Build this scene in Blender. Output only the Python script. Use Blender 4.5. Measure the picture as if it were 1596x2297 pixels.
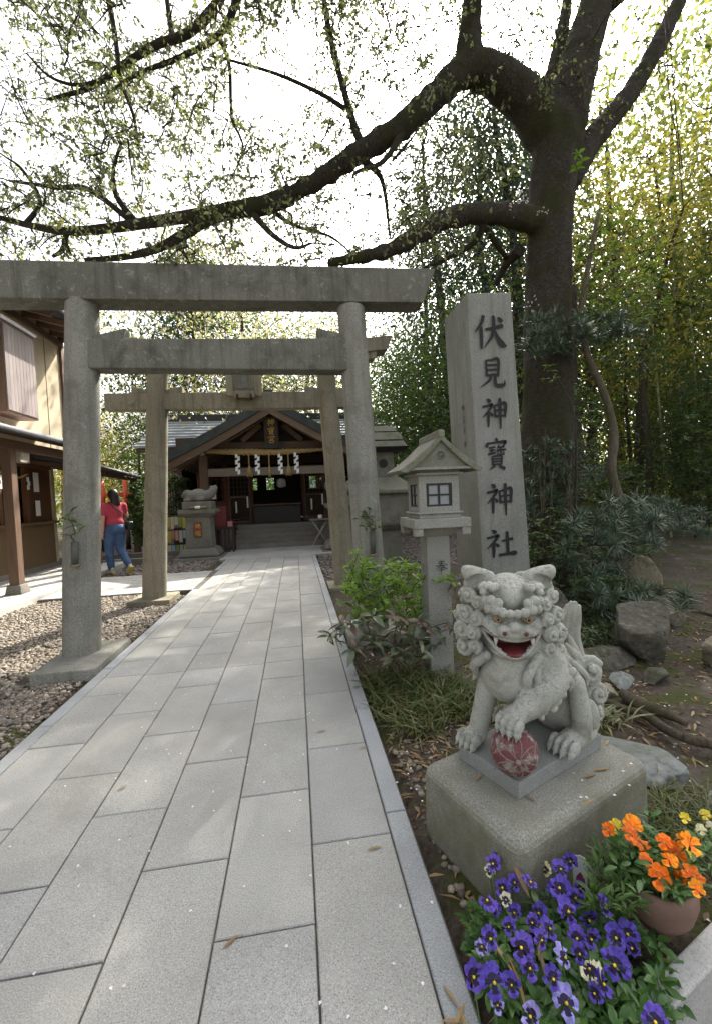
import bpy, bmesh, math, random
import numpy as np
from mathutils import Vector, Matrix

# ------------------------------------------------------------------ scene, camera, light
S = bpy.context.scene
for _o in list(bpy.data.objects):
    bpy.data.objects.remove(_o)
COL = S.collection
RAD = math.radians
CAM = Vector((0.0, 0.0, 1.35))
FPX, IMW, IMH = 955.0, 1596.0, 2297.0
_psi, _pit, _rol = RAD(7.955), RAD(2.227), RAD(2.405)
FW = Vector((math.sin(_psi) * math.cos(_pit), math.cos(_psi) * math.cos(_pit), -math.sin(_pit)))
_r0 = Vector((math.cos(_psi), -math.sin(_psi), 0.0))
_u0 = _r0.cross(FW)
RT = (_r0 * math.cos(_rol) - _u0 * math.sin(_rol)).normalized()
UP = RT.cross(FW).normalized()
cd = bpy.data.cameras.new('camera')
cam = bpy.data.objects.new('camera', cd)
COL.objects.link(cam)
cd.sensor_fit = 'HORIZONTAL'
cd.sensor_width = 36.0
cd.lens = 36.0 * FPX / IMW
cd.clip_start = 0.05
cd.clip_end = 3000.0
cam.matrix_world = Matrix(((RT.x, UP.x, -FW.x, CAM.x), (RT.y, UP.y, -FW.y, CAM.y), (RT.z, UP.z, -FW.z, CAM.z), (0, 0, 0, 1)))
S.camera = cam

SUN_AZ, SUN_EL = RAD(28.0), RAD(42.5)       # azimuth clockwise from +Y
w = bpy.data.worlds.new('World')
S.world = w
w.use_nodes = True
nt = w.node_tree
nt.nodes.clear()
_sky = nt.nodes.new('ShaderNodeTexSky')
_sky.sky_type = 'NISHITA'
_sky.sun_disc = False
_sky.sun_elevation = SUN_EL
_sky.sun_rotation = SUN_AZ
_sky.air_density = 1.0
_sky.dust_density = 6.0
_sky.ozone_density = 1.5
_bg = nt.nodes.new('ShaderNodeBackground')
_bg.inputs['Strength'].default_value = 0.15
_wo = nt.nodes.new('ShaderNodeOutputWorld')
_bw = nt.nodes.new('ShaderNodeHueSaturation')           # hazy white sky
_bw.inputs['Saturation'].default_value = 0.28
nt.links.new(_sky.outputs[0], _bw.inputs['Color'])
nt.links.new(_bw.outputs[0], _bg.inputs['Color'])
nt.links.new(_bg.outputs[0], _wo.inputs['Surface'])

sl = bpy.data.lights.new('sun', 'SUN')
sun = bpy.data.objects.new('sun', sl)
COL.objects.link(sun)
sl.energy = 4.0
sl.angle = RAD(0.55)
sl.color = (1.0, 0.94, 0.84)
_sd = Vector((math.sin(SUN_AZ) * math.cos(SUN_EL), math.cos(SUN_AZ) * math.cos(SUN_EL), math.sin(SUN_EL)))
sun.rotation_euler = _sd.to_track_quat('Z', 'Y').to_euler()
sun.location = (10, 20, 30)

S.view_settings.view_transform = 'Standard'
S.view_settings.look = 'None'
S.view_settings.gamma = 1.0
S.view_settings.exposure = 1.8
S.render.engine = 'CYCLES'
S.cycles.use_denoising = True
S.cycles.max_bounces = 8
S.cycles.transparent_max_bounces = 8

random.seed(7)
RNG = np.random.default_rng(11)

# ------------------------------------------------------------------ helpers
def ray(px, py):
    return FW + RT * ((px - IMW / 2) / FPX) + UP * ((IMH / 2 - py) / FPX)

def at(px, py, Y):                     # the point of the place at depth Y (metres along the path)
    d = ray(px, py)
    return CAM + d * (Y / d.y)

def gr(px, py, z=0.0):                 # the point of the place at height z
    d = ray(px, py)
    return CAM + d * ((z - CAM.z) / d.z)

def tag(o, label=None, cat=None, group=None, kind=None):
    if label: o['label'] = label
    if cat: o['category'] = cat
    if group: o['group'] = group
    if kind: o['kind'] = kind
    return o

def thing(name, label, cat, loc=(0, 0, 0), group=None, rotz=0.0):
    o = bpy.data.objects.new(name, None)
    o.empty_display_size = 0.1
    o.location = loc
    o.rotation_euler = (0, 0, rotz)
    COL.objects.link(o)
    return tag(o, label, cat, group)

def link(name, me, parent=None, world=True):
    o = bpy.data.objects.new(name, me)
    COL.objects.link(o)
    if parent is not None:
        o.parent = parent
        if world:
            L = Matrix.Translation(parent.location) @ parent.rotation_euler.to_matrix().to_4x4()
            p = parent.parent
            if p is not None:          # part of a thing: its own matrix is identity in the world
                L = Matrix.Identity(4)
            o.matrix_parent_inverse = L.inverted()
    return o

def copy_tree(o, parent=None):
    c = o.copy()
    COL.objects.link(c)
    c.parent = parent
    if parent is not None:
        c.matrix_parent_inverse = o.matrix_parent_inverse.copy()
    for ch in list(o.children):
        copy_tree(ch, c)
    return c

def fastmesh(name, V, F, mats=(), smooth=False, mi=None):
    V = np.asarray(V, dtype=np.float32)
    F = np.asarray(F, dtype=np.int32)
    me = bpy.data.meshes.new(name)
    n, k = F.shape
    me.vertices.add(len(V)); me.vertices.foreach_set('co', V.ravel())
    me.loops.add(n * k); me.loops.foreach_set('vertex_index', F.ravel())
    me.polygons.add(n)
    me.polygons.foreach_set('loop_start', np.arange(0, n * k, k, dtype=np.int32))
    me.polygons.foreach_set('loop_total', np.full(n, k, dtype=np.int32))
    if smooth: me.polygons.foreach_set('use_smooth', np.ones(n, dtype=bool))
    if mi is not None: me.polygons.foreach_set('material_index', np.asarray(mi, dtype=np.int32))
    for m in mats: me.materials.append(m)
    me.update(calc_edges=True)
    return me

def catmull(pts, n=6):
    P = [np.array(p, float) for p in pts]
    P = [2 * P[0] - P[1]] + P + [2 * P[-1] - P[-2]]
    out = []
    for i in range(1, len(P) - 2):
        for j in range(n):
            t = j / n
            a, b, c, d = P[i - 1], P[i], P[i + 1], P[i + 2]
            out.append(0.5 * (2 * b + (c - a) * t + (2 * a - 5 * b + 4 * c - d) * t * t + (3 * b - a - 3 * c + d) * t ** 3))
    out.append(P[-2])
    return out

class MB:
    """collects shapes; build() links them as one mesh object"""
    def __init__(s):
        s.V, s.F, s.M, s.SM = [], [], [], []
    def add(s, V, F, m=0, sm=False):
        b = len(s.V)
        s.V += [tuple(v) for v in V]
        for f in F:
            s.F.append([b + i for i in f]); s.M.append(m); s.SM.append(sm)
        return s
    def hexa(s, P, m=0):
        return s.add(P, [(0, 3, 2, 1), (4, 5, 6, 7), (0, 1, 5, 4), (1, 2, 6, 5), (2, 3, 7, 6), (3, 0, 4, 7)], m)
    def box(s, x0, x1, y0, y1, z0, z1, m=0):
        return s.hexa([(x0, y0, z0), (x1, y0, z0), (x1, y1, z0), (x0, y1, z0), (x0, y0, z1), (x1, y0, z1), (x1, y1, z1), (x0, y1, z1)], m)
    def frus(s, c, z0, z1, a, b, rot=0.0, m=0):
        """square frustum: half sizes a at z0, b at z1"""
        P = []
        for z, (hx, hy) in ((z0, a), (z1, b)):
            for sx, sy in ((-1, -1), (1, -1), (1, 1), (-1, 1)):
                x, y = sx * hx, sy * hy
                P.append((c[0] + x * math.cos(rot) - y * math.sin(rot), c[1] + x * math.sin(rot) + y * math.cos(rot), z))
        return s.hexa(P, m)
    def obox(s, c, ax, ay, az, m=0):
        c, ax, ay, az = Vector(c), Vector(ax), Vector(ay), Vector(az)
        return s.hexa([c - ax - ay - az, c + ax - ay - az, c + ax + ay - az, c - ax + ay - az, c - ax - ay + az, c + ax - ay + az, c + ax + ay + az, c - ax + ay + az], m)
    def bar(s, p, q, wd, ht, m=0, up=(0, 0, 1)):
        p, q = Vector(p), Vector(q)
        d = (q - p); L = d.length; d.normalize()
        sd = d.cross(Vector(up))
        if sd.length < 1e-4: sd = d.cross(Vector((1, 0, 0)))
        sd.normalize(); u = sd.cross(d)
        return s.obox((p + q) / 2, d * L / 2, sd * wd / 2, u * ht / 2, m)
    def prism(s, poly, d, m=0):
        n = len(poly); d = Vector(d)
        V = [Vector(p) for p in poly] + [Vector(p) + d for p in poly]
        F = [list(range(n - 1, -1, -1)), list(range(n, 2 * n))] + [(i, (i + 1) % n, n + (i + 1) % n, n + i) for i in range(n)]
        return s.add(V, F, m)
    def tube(s, pts, rad, n=8, m=0, sm=True, caps=True, wob=0.0):
        pts = [Vector(p) for p in pts]
        if not hasattr(rad, '__len__'): rad = [rad] * len(pts)
        V, F = [], []
        t0 = (pts[1] - pts[0]).normalized()
        ref = Vector((0, 0, 1)) if abs(t0.z) < .9 else Vector((1, 0, 0))
        a = t0.cross(ref).normalized()
        for i, p in enumerate(pts):
            t = (pts[min(i + 1, len(pts) - 1)] - pts[max(i - 1, 0)]).normalized()
            a = (a - t * a.dot(t)).normalized(); b = t.cross(a)
            for k in range(n):
                th = 2 * math.pi * k / n
                r = rad[i] * (1 + (random.uniform(-wob, wob) if wob else 0))
                V.append(p + a * (r * math.cos(th)) + b * (r * math.sin(th)))
        for i in range(len(pts) - 1):
            for k in range(n):
                k2 = (k + 1) % n
                F.append((i * n + k, i * n + k2, (i + 1) * n + k2, (i + 1) * n + k))
        s.add(V, F, m, sm)
        if caps:
            b0 = len(s.V) - len(V)
            s.F.append([b0 + k for k in range(n - 1, -1, -1)]); s.M.append(m); s.SM.append(False)
            e = b0 + (len(pts) - 1) * n
            s.F.append([e + k for k in range(n)]); s.M.append(m); s.SM.append(False)
        return s
    def lathe(s, prof, c=(0, 0, 0), n=24, m=0, sm=True, sq=1.0):
        V, F = [], []
        for r, z in prof:
            for k in range(n):
                th = 2 * math.pi * k / n
                V.append((c[0] + r * math.cos(th), c[1] + r * sq * math.sin(th), c[2] + z))
        for i in range(len(prof) - 1):
            for k in range(n):
                k2 = (k + 1) % n
                F.append((i * n + k, i * n + k2, (i + 1) * n + k2, (i + 1) * n + k))
        s.add(V, F, m, sm)
        b0 = len(s.V) - len(V)
        s.F.append([b0 + k for k in range(n - 1, -1, -1)]); s.M.append(m); s.SM.append(False)
        e = b0 + (len(prof) - 1) * n
        s.F.append([e + k for k in range(n)]); s.M.append(m); s.SM.append(False)
        return s
    def ball(s, c, r, m=0, n=10, sq=(1, 1, 1)):
        prof = [(max(1e-4, math.sin(math.pi * i / n)), -math.cos(math.pi * i / n)) for i in range(n + 1)]
        V, F = [], []
        for rr, z in prof:
            for k in range(2 * n):
                th = math.pi * k / n
                V.append((c[0] + r * sq[0] * rr * math.cos(th), c[1] + r * sq[1] * rr * math.sin(th), c[2] + r * sq[2] * z))
        for i in range(n):
            for k in range(2 * n):
                k2 = (k + 1) % (2 * n)
                F.append((i * 2 * n + k, i * 2 * n + k2, (i + 1) * 2 * n + k2, (i + 1) * 2 * n + k))
        return s.add(V, F, m, True)
    def mesh(s, name, mats):
        me = bpy.data.meshes.new(name)
        me.from_pydata(s.V, [], s.F)
        for m in (mats if isinstance(mats, (list, tuple)) else [mats]): me.materials.append(m)
        me.polygons.foreach_set('material_index', s.M)
        me.polygons.foreach_set('use_smooth', s.SM)
        me.update()
        return me
    def build(s, name, mats, parent=None, bevel=0.0, seg=2, world=True):
        o = link(name, s.mesh(name, mats), parent, world)
        if bevel: add_bevel(o, bevel, seg)
        return o

def add_bevel(o, wd, seg=2):
    b = o.modifiers.new('bevel', 'BEVEL')
    b.width = wd; b.segments = seg; b.limit_method = 'ANGLE'; b.angle_limit = RAD(35)
    return o

# ------------------------------------------------------------------ materials
def newmat(name):
    m = bpy.data.materials.new(name)
    m.use_nodes = True
    t = m.node_tree
    b = t.nodes['Principled BSDF']
    return m, t, b

def N(t, kind, **kw):
    n = t.nodes.new(kind)
    for k, v in kw.items(): setattr(n, k, v)
    return n

def c4(c): return (c[0], c[1], c[2], 1.0)

def ramp(t, stops, src=None, interp='LINEAR'):
    r = N(t, 'ShaderNodeValToRGB')
    e = r.color_ramp.elements
    r.color_ramp.interpolation = interp
    while len(e) < len(stops): e.new(0.5)
    for i, (p, c) in enumerate(stops):
        e[i].position = p
        e[i].color = c4(c) if hasattr(c, '__len__') else (c, c, c, 1)
    if src is not None: t.links.new(src, r.inputs['Fac'])
    return r

def noise(t, scale, detail=3.0, rough=0.55, vec=None, dist=0.0):
    n = N(t, 'ShaderNodeTexNoise')
    n.inputs['Scale'].default_value = scale
    n.inputs['Detail'].default_value = detail
    n.inputs['Roughness'].default_value = rough
    n.inputs['Distortion'].default_value = dist
    if vec is not None: t.links.new(vec, n.inputs['Vector'])
    return n

def mix(t, fac, a, b, mode='MIX'):
    m = N(t, 'ShaderNodeMix', data_type='RGBA', blend_type=mode)
    for v, i in ((fac, 0), (a, 6), (b, 7)):
        if hasattr(v, 'links') or hasattr(v, 'is_linked'): t.links.new(v, m.inputs[i])
        elif i == 0: m.inputs[0].default_value = v
        else: m.inputs[i].default_value = c4(v)
    return m.outputs[2]

def pos(t):
    return N(t, 'ShaderNodeNewGeometry').outputs['Position']

def bump(t, b, h, strength=0.3, dist=0.01):
    n = N(t, 'ShaderNodeBump')
    n.inputs['Strength'].default_value = strength
    n.inputs['Distance'].default_value = dist
    t.links.new(h, n.inputs['Height'])
    t.links.new(n.outputs[0], b.inputs['Normal'])
    return n

def stone(name, dark, mid, light, grain=110.0, patch=(None, .5, .65, 2.5), lichen=(None, .58, .66, 14.0), bmp=0.35, rough=0.85, piece=0.0, bd=0.004, streak=None):
    m, t, b = newmat(name)
    p = pos(t)
    n1 = noise(t, grain, 2, .6, p)
    c = ramp(t, [(.30, dark), (.47, mid), (.56, mid), (.72, light)], n1.outputs[0]).outputs[0]
    n0 = noise(t, 1.7, 5, .6, p)
    c = mix(t, ramp(t, [(.35, 0.0), (.7, .45)], n0.outputs[0]).outputs[0], c, mid, 'MULTIPLY') if False else c
    v = ramp(t, [(.3, .82), (.7, 1.12)], n0.outputs[0]).outputs[0]
    c = mix(t, 1.0, c, v, 'MULTIPLY')
    hsum = n1.outputs[0]
    if patch[0] is not None:
        n2 = noise(t, patch[3], 6, .68, p, .6)
        c = mix(t, ramp(t, [(patch[1], 0.0), (patch[2], .85)], n2.outputs[0]).outputs[0], c, patch[0])
    if lichen[0] is not None:
        n3 = noise(t, lichen[3], 8, .7, p, .8)
        c = mix(t, ramp(t, [(lichen[1], 0.0), (lichen[2], .75)], n3.outputs[0]).outputs[0], c, lichen[0])
        hsum = N(t, 'ShaderNodeMath', operation='ADD').outputs[0]
        t.links.new(n1.outputs[0], hsum.node.inputs[0]); t.links.new(n3.outputs[0], hsum.node.inputs[1])
    if streak is not None:                       # rain streaks running down the stone
        mp = N(t, 'ShaderNodeMapping'); mp.inputs['Scale'].default_value = (16, 16, .9)
        t.links.new(p, mp.inputs['Vector'])
        n5 = noise(t, 1.0, 5, .7, mp.outputs[0], .3)
        c = mix(t, ramp(t, [(.48, 0.0), (.68, .65)], n5.outputs[0]).outputs[0], c, streak)
    if piece:
        oi = N(t, 'ShaderNodeObjectInfo')
        r = ramp(t, [(0, (1 - piece,) * 3), (.25, (1 + piece * .6, 1 + piece * .55, 1 + piece * .35)), (.5, (1 - piece * .5, 1 - piece * .4, 1 - piece * .2)), (.75, (1 + piece, 1 + piece, 1 + piece)), (1, (1 - piece * .2, 1 - piece * .3, 1 - piece * .55))], oi.outputs['Random'], 'LINEAR').outputs[0]
        c = mix(t, 1.0, c, r, 'MULTIPLY')
    t.links.new(c, b.inputs['Base Color'])
    b.inputs['Roughness'].default_value = rough
    b.inputs['Specular IOR Level'].default_value = 0.3
    bump(t, b, hsum, bmp, bd)
    return m

def plain(name, col, rough=0.6, metal=0.0, var=0.12, scale=6.0, bmp=0.0, spec=0.4):
    m, t, b = newmat(name)
    n1 = noise(t, scale, 5, .6, pos(t))
    lo = [x * (1 - var) for x in col]; hi = [min(1, x * (1 + var)) for x in col]
    t.links.new(ramp(t, [(.3, lo), (.7, hi)], n1.outputs[0]).outputs[0], b.inputs['Base Color'])
    b.inputs['Roughness'].default_value = rough
    b.inputs['Metallic'].default_value = metal
    b.inputs['Specular IOR Level'].default_value = spec
    if bmp: bump(t, b, n1.outputs[0], bmp, .01)
    return m

def wood(name, c1, c2, axis=0, scale=9.0, rough=0.65, stretch=.06):
    m, t, b = newmat(name)
    mp = N(t, 'ShaderNodeMapping')
    sc = [scale * 4] * 3; sc[axis] = scale * 4 * stretch
    mp.inputs['Scale'].default_value = sc
    t.links.new(pos(t), mp.inputs['Vector'])
    n1 = noise(t, 1.0, 5, .65, mp.outputs[0], .4)
    oi = N(t, 'ShaderNodeObjectInfo')
    c = ramp(t, [(.3, c1), (.7, c2)], n1.outputs[0]).outputs[0]
    r = ramp(t, [(0, .85), (1, 1.15)], oi.outputs['Random']).outputs[0]
    t.links.new(mix(t, 1.0, c, r, 'MULTIPLY'), b.inputs['Base Color'])
    b.inputs['Roughness'].default_value = rough
    b.inputs['Specular IOR Level'].default_value = 0.3
    bump(t, b, n1.outputs[0], .25, .004)
    return m

def leafmat(name, cols, trans=0.4, tcol=None, rough=0.5, spec=0.35):
    m, t, b = newmat(name)
    g = N(t, 'ShaderNodeNewGeometry')
    st = [(i / max(1, len(cols) - 1), c) for i, c in enumerate(cols)]
    r = ramp(t, st, g.outputs['Random Per Island'])
    t.links.new(r.outputs[0], b.inputs['Base Color'])
    b.inputs['Roughness'].default_value = rough
    b.inputs['Specular IOR Level'].default_value = spec
    if trans > 0:
        tr = N(t, 'ShaderNodeBsdfTranslucent')
        if tcol is None: tcol = (1.9, 1.9, .8)
        t.links.new(mix(t, 1.0, r.outputs[0], tcol, 'MULTIPLY'), tr.inputs['Color'])
        ms = N(t, 'ShaderNodeMixShader')
        ms.inputs[0].default_value = trans
        t.links.new(b.outputs[0], ms.inputs[1]); t.links.new(tr.outputs[0], ms.inputs[2])
        t.links.new(ms.outputs[0], t.nodes['Material Output'].inputs['Surface'])
    return m

# ------------------------------------------------------------------ leaves
def unit(a):
    return a / np.maximum(np.linalg.norm(a, axis=-1, keepdims=True), 1e-9)

def rdir(n, rng=None):
    return unit((rng or RNG).normal(size=(n, 3)))

def leaves(P, D, L, W, fold=0.25, droop=0.15, big=False, up=None):
    """P base points, D directions; returns V, F"""
    n = len(P)
    P = np.asarray(P, float); D = unit(np.asarray(D, float))
    L = np.broadcast_to(np.asarray(L, float), (n,))[:, None]; W = np.broadcast_to(np.asarray(W, float), (n,))[:, None]
    U = rdir(n) * .6 + np.array((0, 0, 1.0)) if up is None else np.asarray(up, float)
    Sd = unit(np.cross(D, U)); Nn = np.cross(Sd, D)
    if not big:
        V = np.stack([P, P + D * L * .45 + Sd * W * .5 + Nn * W * fold, P + D * L - Nn * L * droop, P + D * L * .45 - Sd * W * .5 + Nn * W * fold], 1)
        b = np.arange(n)[:, None] * 4
        F = np.concatenate([b + np.array([[0, 1, 2]]), b + np.array([[0, 2, 3]])], 0)
        return V.reshape(-1, 3), F
    rows = [(0.0, .06, 0), (.28, .42, .02), (.58, .46, -.02), (.84, .22, -.3)]
    cols = []
    for (a, wd, dz) in rows:
        mid = P + D * L * a + Nn * L * droop * (.25 - (a - .5) ** 2 - a * a * .6)
        cols += [mid - Sd * W * wd + Nn * W * fold * wd * 2, mid, mid + Sd * W * wd + Nn * W * fold * wd * 2]
    tip = P + D * L + Nn * L * droop * (-.6)
    V = np.stack(cols + [tip, tip, tip], 1)
    k = 15
    b = np.arange(n)[:, None] * k
    fs = []
    for i in range(3):
        for j in (0, 1):
            o = i * 3 + j
            fs.append(b + np.array([[o, o + 1, o + 4, o + 3]]))
    fs.append(b + np.array([[9, 10, 12, 12]])); fs.append(b + np.array([[10, 11, 12, 12]]))
    F4 = np.concatenate(fs[:6], 0)
    F3 = np.concatenate([b + np.array([[9, 10, 12]]), b + np.array([[10, 11, 12]])], 0)
    T = np.concatenate([F4[:, [0, 1, 2]], F4[:, [0, 2, 3]], F3], 0)
    return V.reshape(-1, 3), T

def leafobj(name, parts, mat, parent=None, smooth=False):
    Vs, Fs, o = [], [], 0
    for V, F in parts:
        Vs.append(V); Fs.append(F + o); o += len(V)
    return link(name, fastmesh(name, np.concatenate(Vs), np.concatenate(Fs), [mat], smooth), parent)

def sticks(P, Q, r0, r1):
    """many thin three sided twigs from P to Q"""
    P = np.asarray(P, float); Q = np.asarray(Q, float); n = len(P)
    d = unit(Q - P); a = unit(np.cross(d, np.array([.31, .52, .79]))); b = np.cross(d, a)
    V = []
    for C, r in ((P, r0), (Q, r1)):
        for k in range(3):
            th = k * 2.0944
            V.append(C + (a * math.cos(th) + b * math.sin(th)) * r)
    V = np.stack(V, 1).reshape(-1, 3)
    o = np.arange(n)[:, None] * 6
    F = np.concatenate([o + np.array([[k, (k + 1) % 3, 3 + (k + 1) % 3, 3 + k]]) for k in range(3)], 0)
    return V, F

# ------------------------------------------------------------------ carved shapes: distance field and surface net
class Field:
    def __init__(s, lo, hi, h):
        s.lo = np.array(lo, float); s.h = h
        s.n = np.ceil((np.array(hi) - s.lo) / h).astype(int) + 1
        s.D = np.full(s.n, .4, np.float32)
        s.Mt = np.zeros(s.n, np.int8)
    def region(s, lo, hi):
        a = np.clip(np.floor((np.array(lo) - s.lo) / s.h).astype(int), 0, s.n)
        b = np.clip(np.ceil((np.array(hi) - s.lo) / s.h).astype(int) + 1, 0, s.n)
        if np.any(b <= a): return None
        sl = tuple(slice(a[i], b[i]) for i in range(3))
        g = np.meshgrid(*[s.lo[i] + np.arange(a[i], b[i]) * s.h for i in range(3)], indexing='ij')
        return sl, np.stack(g, -1)
    def put(s, fn, lo, hi, k=.02, mode='u', mt=None):
        r = s.region(np.array(lo) - k - 2.5 * s.h, np.array(hi) + k + 2.5 * s.h)
        if r is None: return s
        sl, X = r
        d = fn(X).astype(np.float32); a = s.D[sl]
        if mode == 's': a2, d2 = -a, d
        else: a2, d2 = a, d
        m = np.minimum(a2, d2)
        if k > 0:
            hh = np.maximum(k - np.abs(a2 - d2), 0) / k
            m = m - hh * hh * k * .25
        if mt is not None:
            s.Mt[sl] = np.where(d2 < a2 + .6 * s.h, mt, s.Mt[sl])
        s.D[sl] = -m if mode == 's' else m
        return s
    def ell(s, c, r, R=None, k=.02, mode='u', mt=None, fx=None):
        c = np.array(c, float); r = np.array(r if hasattr(r, '__len__') else (r, r, r), float)
        R = np.eye(3) if R is None else np.array(R)
        ext = np.sqrt(((R * r[None, :]) ** 2).sum(1)) * 1.15
        def fn(X):
            p = (X - c) @ R
            k0 = np.sqrt(((p / r) ** 2).sum(-1)); k1 = np.sqrt(((p / (r * r)) ** 2).sum(-1)) + 1e-9
            d = k0 * (k0 - 1) / k1
            if fx is not None: d = d - fx(p / r)
            return d
        return s.put(fn, c - ext, c + ext, k, mode, mt)
    def cap(s, p, q, r0, r1=None, k=.02, mode='u', mt=None):
        p = np.array(p, float); q = np.array(q, float); r1 = r0 if r1 is None else r1
        rm = max(r0, r1); ba = q - p; L2 = max(ba @ ba, 1e-12)
        def fn(X):
            pa = X - p
            t = np.clip((pa @ ba) / L2, 0, 1)
            return np.sqrt(((pa - t[..., None] * ba) ** 2).sum(-1)) - (r0 + (r1 - r0) * t)
        return s.put(fn, np.minimum(p, q) - rm, np.maximum(p, q) + rm, k, mode, mt)
    def chain(s, pts, rad, k=.02, mode='u', mt=None, sub=5):
        A = catmull([list(p) + [r] for p, r in zip(pts, rad)], sub)
        for a, b in zip(A[:-1], A[1:]): s.cap(a[:3], b[:3], a[3], b[3], k, mode, mt)
        return s
    def rbox(s, c, half, R=None, rd=.02, k=.02, mode='u', mt=None):
        c = np.array(c, float); half = np.array(half, float) - rd
        R = np.eye(3) if R is None else np.array(R)
        ext = np.abs(R) @ (half + rd)
        def fn(X):
            q = np.abs((X - c) @ R) - half
            return np.sqrt((np.maximum(q, 0) ** 2).sum(-1)) + np.minimum(q.max(-1), 0) - rd
        return s.put(fn, c - ext, c + ext, k, mode, mt)
    def mesh(s, name, mats, post=None):
        D, n = s.D, s.n
        ins = D < 0
        acc = np.zeros(tuple(n - 1) + (3,), np.float32); cnt = np.zeros(tuple(n - 1), np.int16)
        for ax in range(3):
            o = [i for i in range(3) if i != ax]
            for i in (0, 1):
                for j in (0, 1):
                    sa = [None] * 3; sb = [None] * 3
                    sa[ax] = slice(0, n[ax] - 1); sb[ax] = slice(1, n[ax])
                    sa[o[0]] = sb[o[0]] = slice(i, n[o[0]] - 1 + i); sa[o[1]] = sb[o[1]] = slice(j, n[o[1]] - 1 + j)
                    a, b = D[tuple(sa)], D[tuple(sb)]
                    m = (a < 0) != (b < 0)
                    t = a[m] / (a[m] - b[m])
                    v = np.zeros((len(t), 3), np.float32)
                    v[:, ax] = t; v[:, o[0]] = i; v[:, o[1]] = j
                    acc[m] += v; cnt[m] += 1
        mk = cnt > 0
        idx = np.full(cnt.shape, -1, np.int32); idx[mk] = np.arange(mk.sum())
        ci = np.argwhere(mk)
        V = s.lo + (ci + acc[mk] / cnt[mk][:, None]) * s.h
        FF = []
        for ax in range(3):
            o = [(ax + 1) % 3, (ax + 2) % 3]
            sa = [slice(1, n[i] - 1) for i in range(3)]; sb = list(sa)
            sa[ax] = slice(0, n[ax] - 1); sb[ax] = slice(1, n[ax])
            a, b = ins[tuple(sa)], ins[tuple(sb)]
            for cond, flip in ((a & ~b, False), (~a & b, True)):
                e = np.argwhere(cond)
                if len(e) == 0: continue
                e[:, o[0]] += 1; e[:, o[1]] += 1
                q = []
                for da, db in ((-1, -1), (0, -1), (0, 0), (-1, 0)):
                    c = e.copy(); c[:, o[0]] += da; c[:, o[1]] += db
                    q.append(idx[c[:, 0], c[:, 1], c[:, 2]])
                q = np.stack(q, 1)
                FF.append(q[:, ::-1] if flip else q)
        F = np.concatenate(FF)
        mi = None
        if len(mats) > 1:
            cc = V[F].mean(1)
            ii = np.clip(np.rint((cc - s.lo) / s.h).astype(int), 0, n - 1)
            mi = np.minimum(s.Mt[ii[:, 0], ii[:, 1], ii[:, 2]], len(mats) - 1)
        if post is not None: V = post(V)
        return fastmesh(name, V, F, mats, True, mi)

def rotm(yaw=0, pitch=0, roll=0):
    return np.array(Matrix.Rotation(yaw, 3, 'Z') @ Matrix.Rotation(pitch, 3, 'Y') @ Matrix.Rotation(roll, 3, 'X'))

# ================================================================== materials used by the setting
M = {}
M['paver'] = stone('paver_granite', (.175, .171, .156), (.335, .329, .304), (.49, .483, .452), 230, ((.24, .228, .195), .55, .80, 1.6), ((.30, .275, .22), .62, .82, 5.0), .08, .8, .10)
M['paver_dusty'] = stone('paver_granite_dusty', (.30, .29, .265), (.43, .42, .39), (.53, .52, .49), 150, ((.33, .31, .26), .52, .72, 1.2), (None,), .2, .85, .06)
M['kerb'] = stone('kerb_granite', (.17, .178, .182), (.31, .32, .322), (.45, .46, .462), 230, ((.2, .195, .175), .55, .8, 1.8), (None,), .2, .8, .08)
M['bed'] = plain('mortar_bed', (.105, .094, .078), .95, 0, .4, 30)
M['dirt'] = None
M['torii'] = stone('torii_granite', (.12, .118, .098), (.25, .243, .208), (.37, .36, .32), 120, ((.125, .12, .09), .52, .74, 3.0), ((.33, .325, .29), .60, .68, 9.0), .45, .9, streak=(.13, .125, .095))
M['torii_dark'] = stone('torii_granite_weathered', (.085, .084, .066), (.165, .161, .132), (.255, .25, .213), 120, ((.075, .075, .052), .48, .66, 2.6), ((.27, .265, .23), .57, .64, 16.0), .45, .9, streak=(.07, .07, .05))
M['torii_warm'] = stone('torii_granite_brown', (.14, .125, .088), (.255, .23, .168), (.35, .32, .245), 110, ((.115, .10, .06), .5, .72, 2.2), ((.09, .10, .05), .6, .72, 5.0), .4, .9, streak=(.12, .105, .06))
M['lantern'] = stone('lantern_granite', (.13, .128, .105), (.275, .268, .235), (.41, .40, .36), 170, ((.15, .155, .11), .52, .75, 2.5), (None,), .4, .88)
M['lantern_roof'] = stone('lantern_granite_mossy', (.10, .10, .075), (.22, .215, .175), (.33, .325, .275), 150, ((.12, .13, .065), .46, .68, 5), (None,), .5, .9)
M['marker'] = stone('marker_granite', (.12, .122, .104), (.25, .247, .218), (.36, .357, .322), 150, ((.16, .165, .12), .5, .78, 1.5), (None,), .3, .88, streak=(.15, .152, .12))
M['rock'] = stone('rock_grey', (.036, .033, .025), (.085, .077, .059), (.15, .138, .108), 22, ((.05, .058, .022), .46, .64, 3), ((.2, .195, .17), .62, .7, 9), .8, .9, .15, .02)
M['rock_pale'] = stone('rock_tan', (.11, .095, .062), (.20, .175, .12), (.29, .26, .19), 25, ((.12, .12, .06), .55, .72, 4), (None,), .7, .9, .12, .02)
M['rock_blue'] = stone('rock_slate', (.10, .11, .10), (.19, .20, .185), (.27, .28, .26), 18, ((.12, .13, .09), .52, .7, 3), (None,), .8, .85, .1, .02)
M['ink'] = plain('black_ink', (.012, .012, .011), .7)

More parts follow.
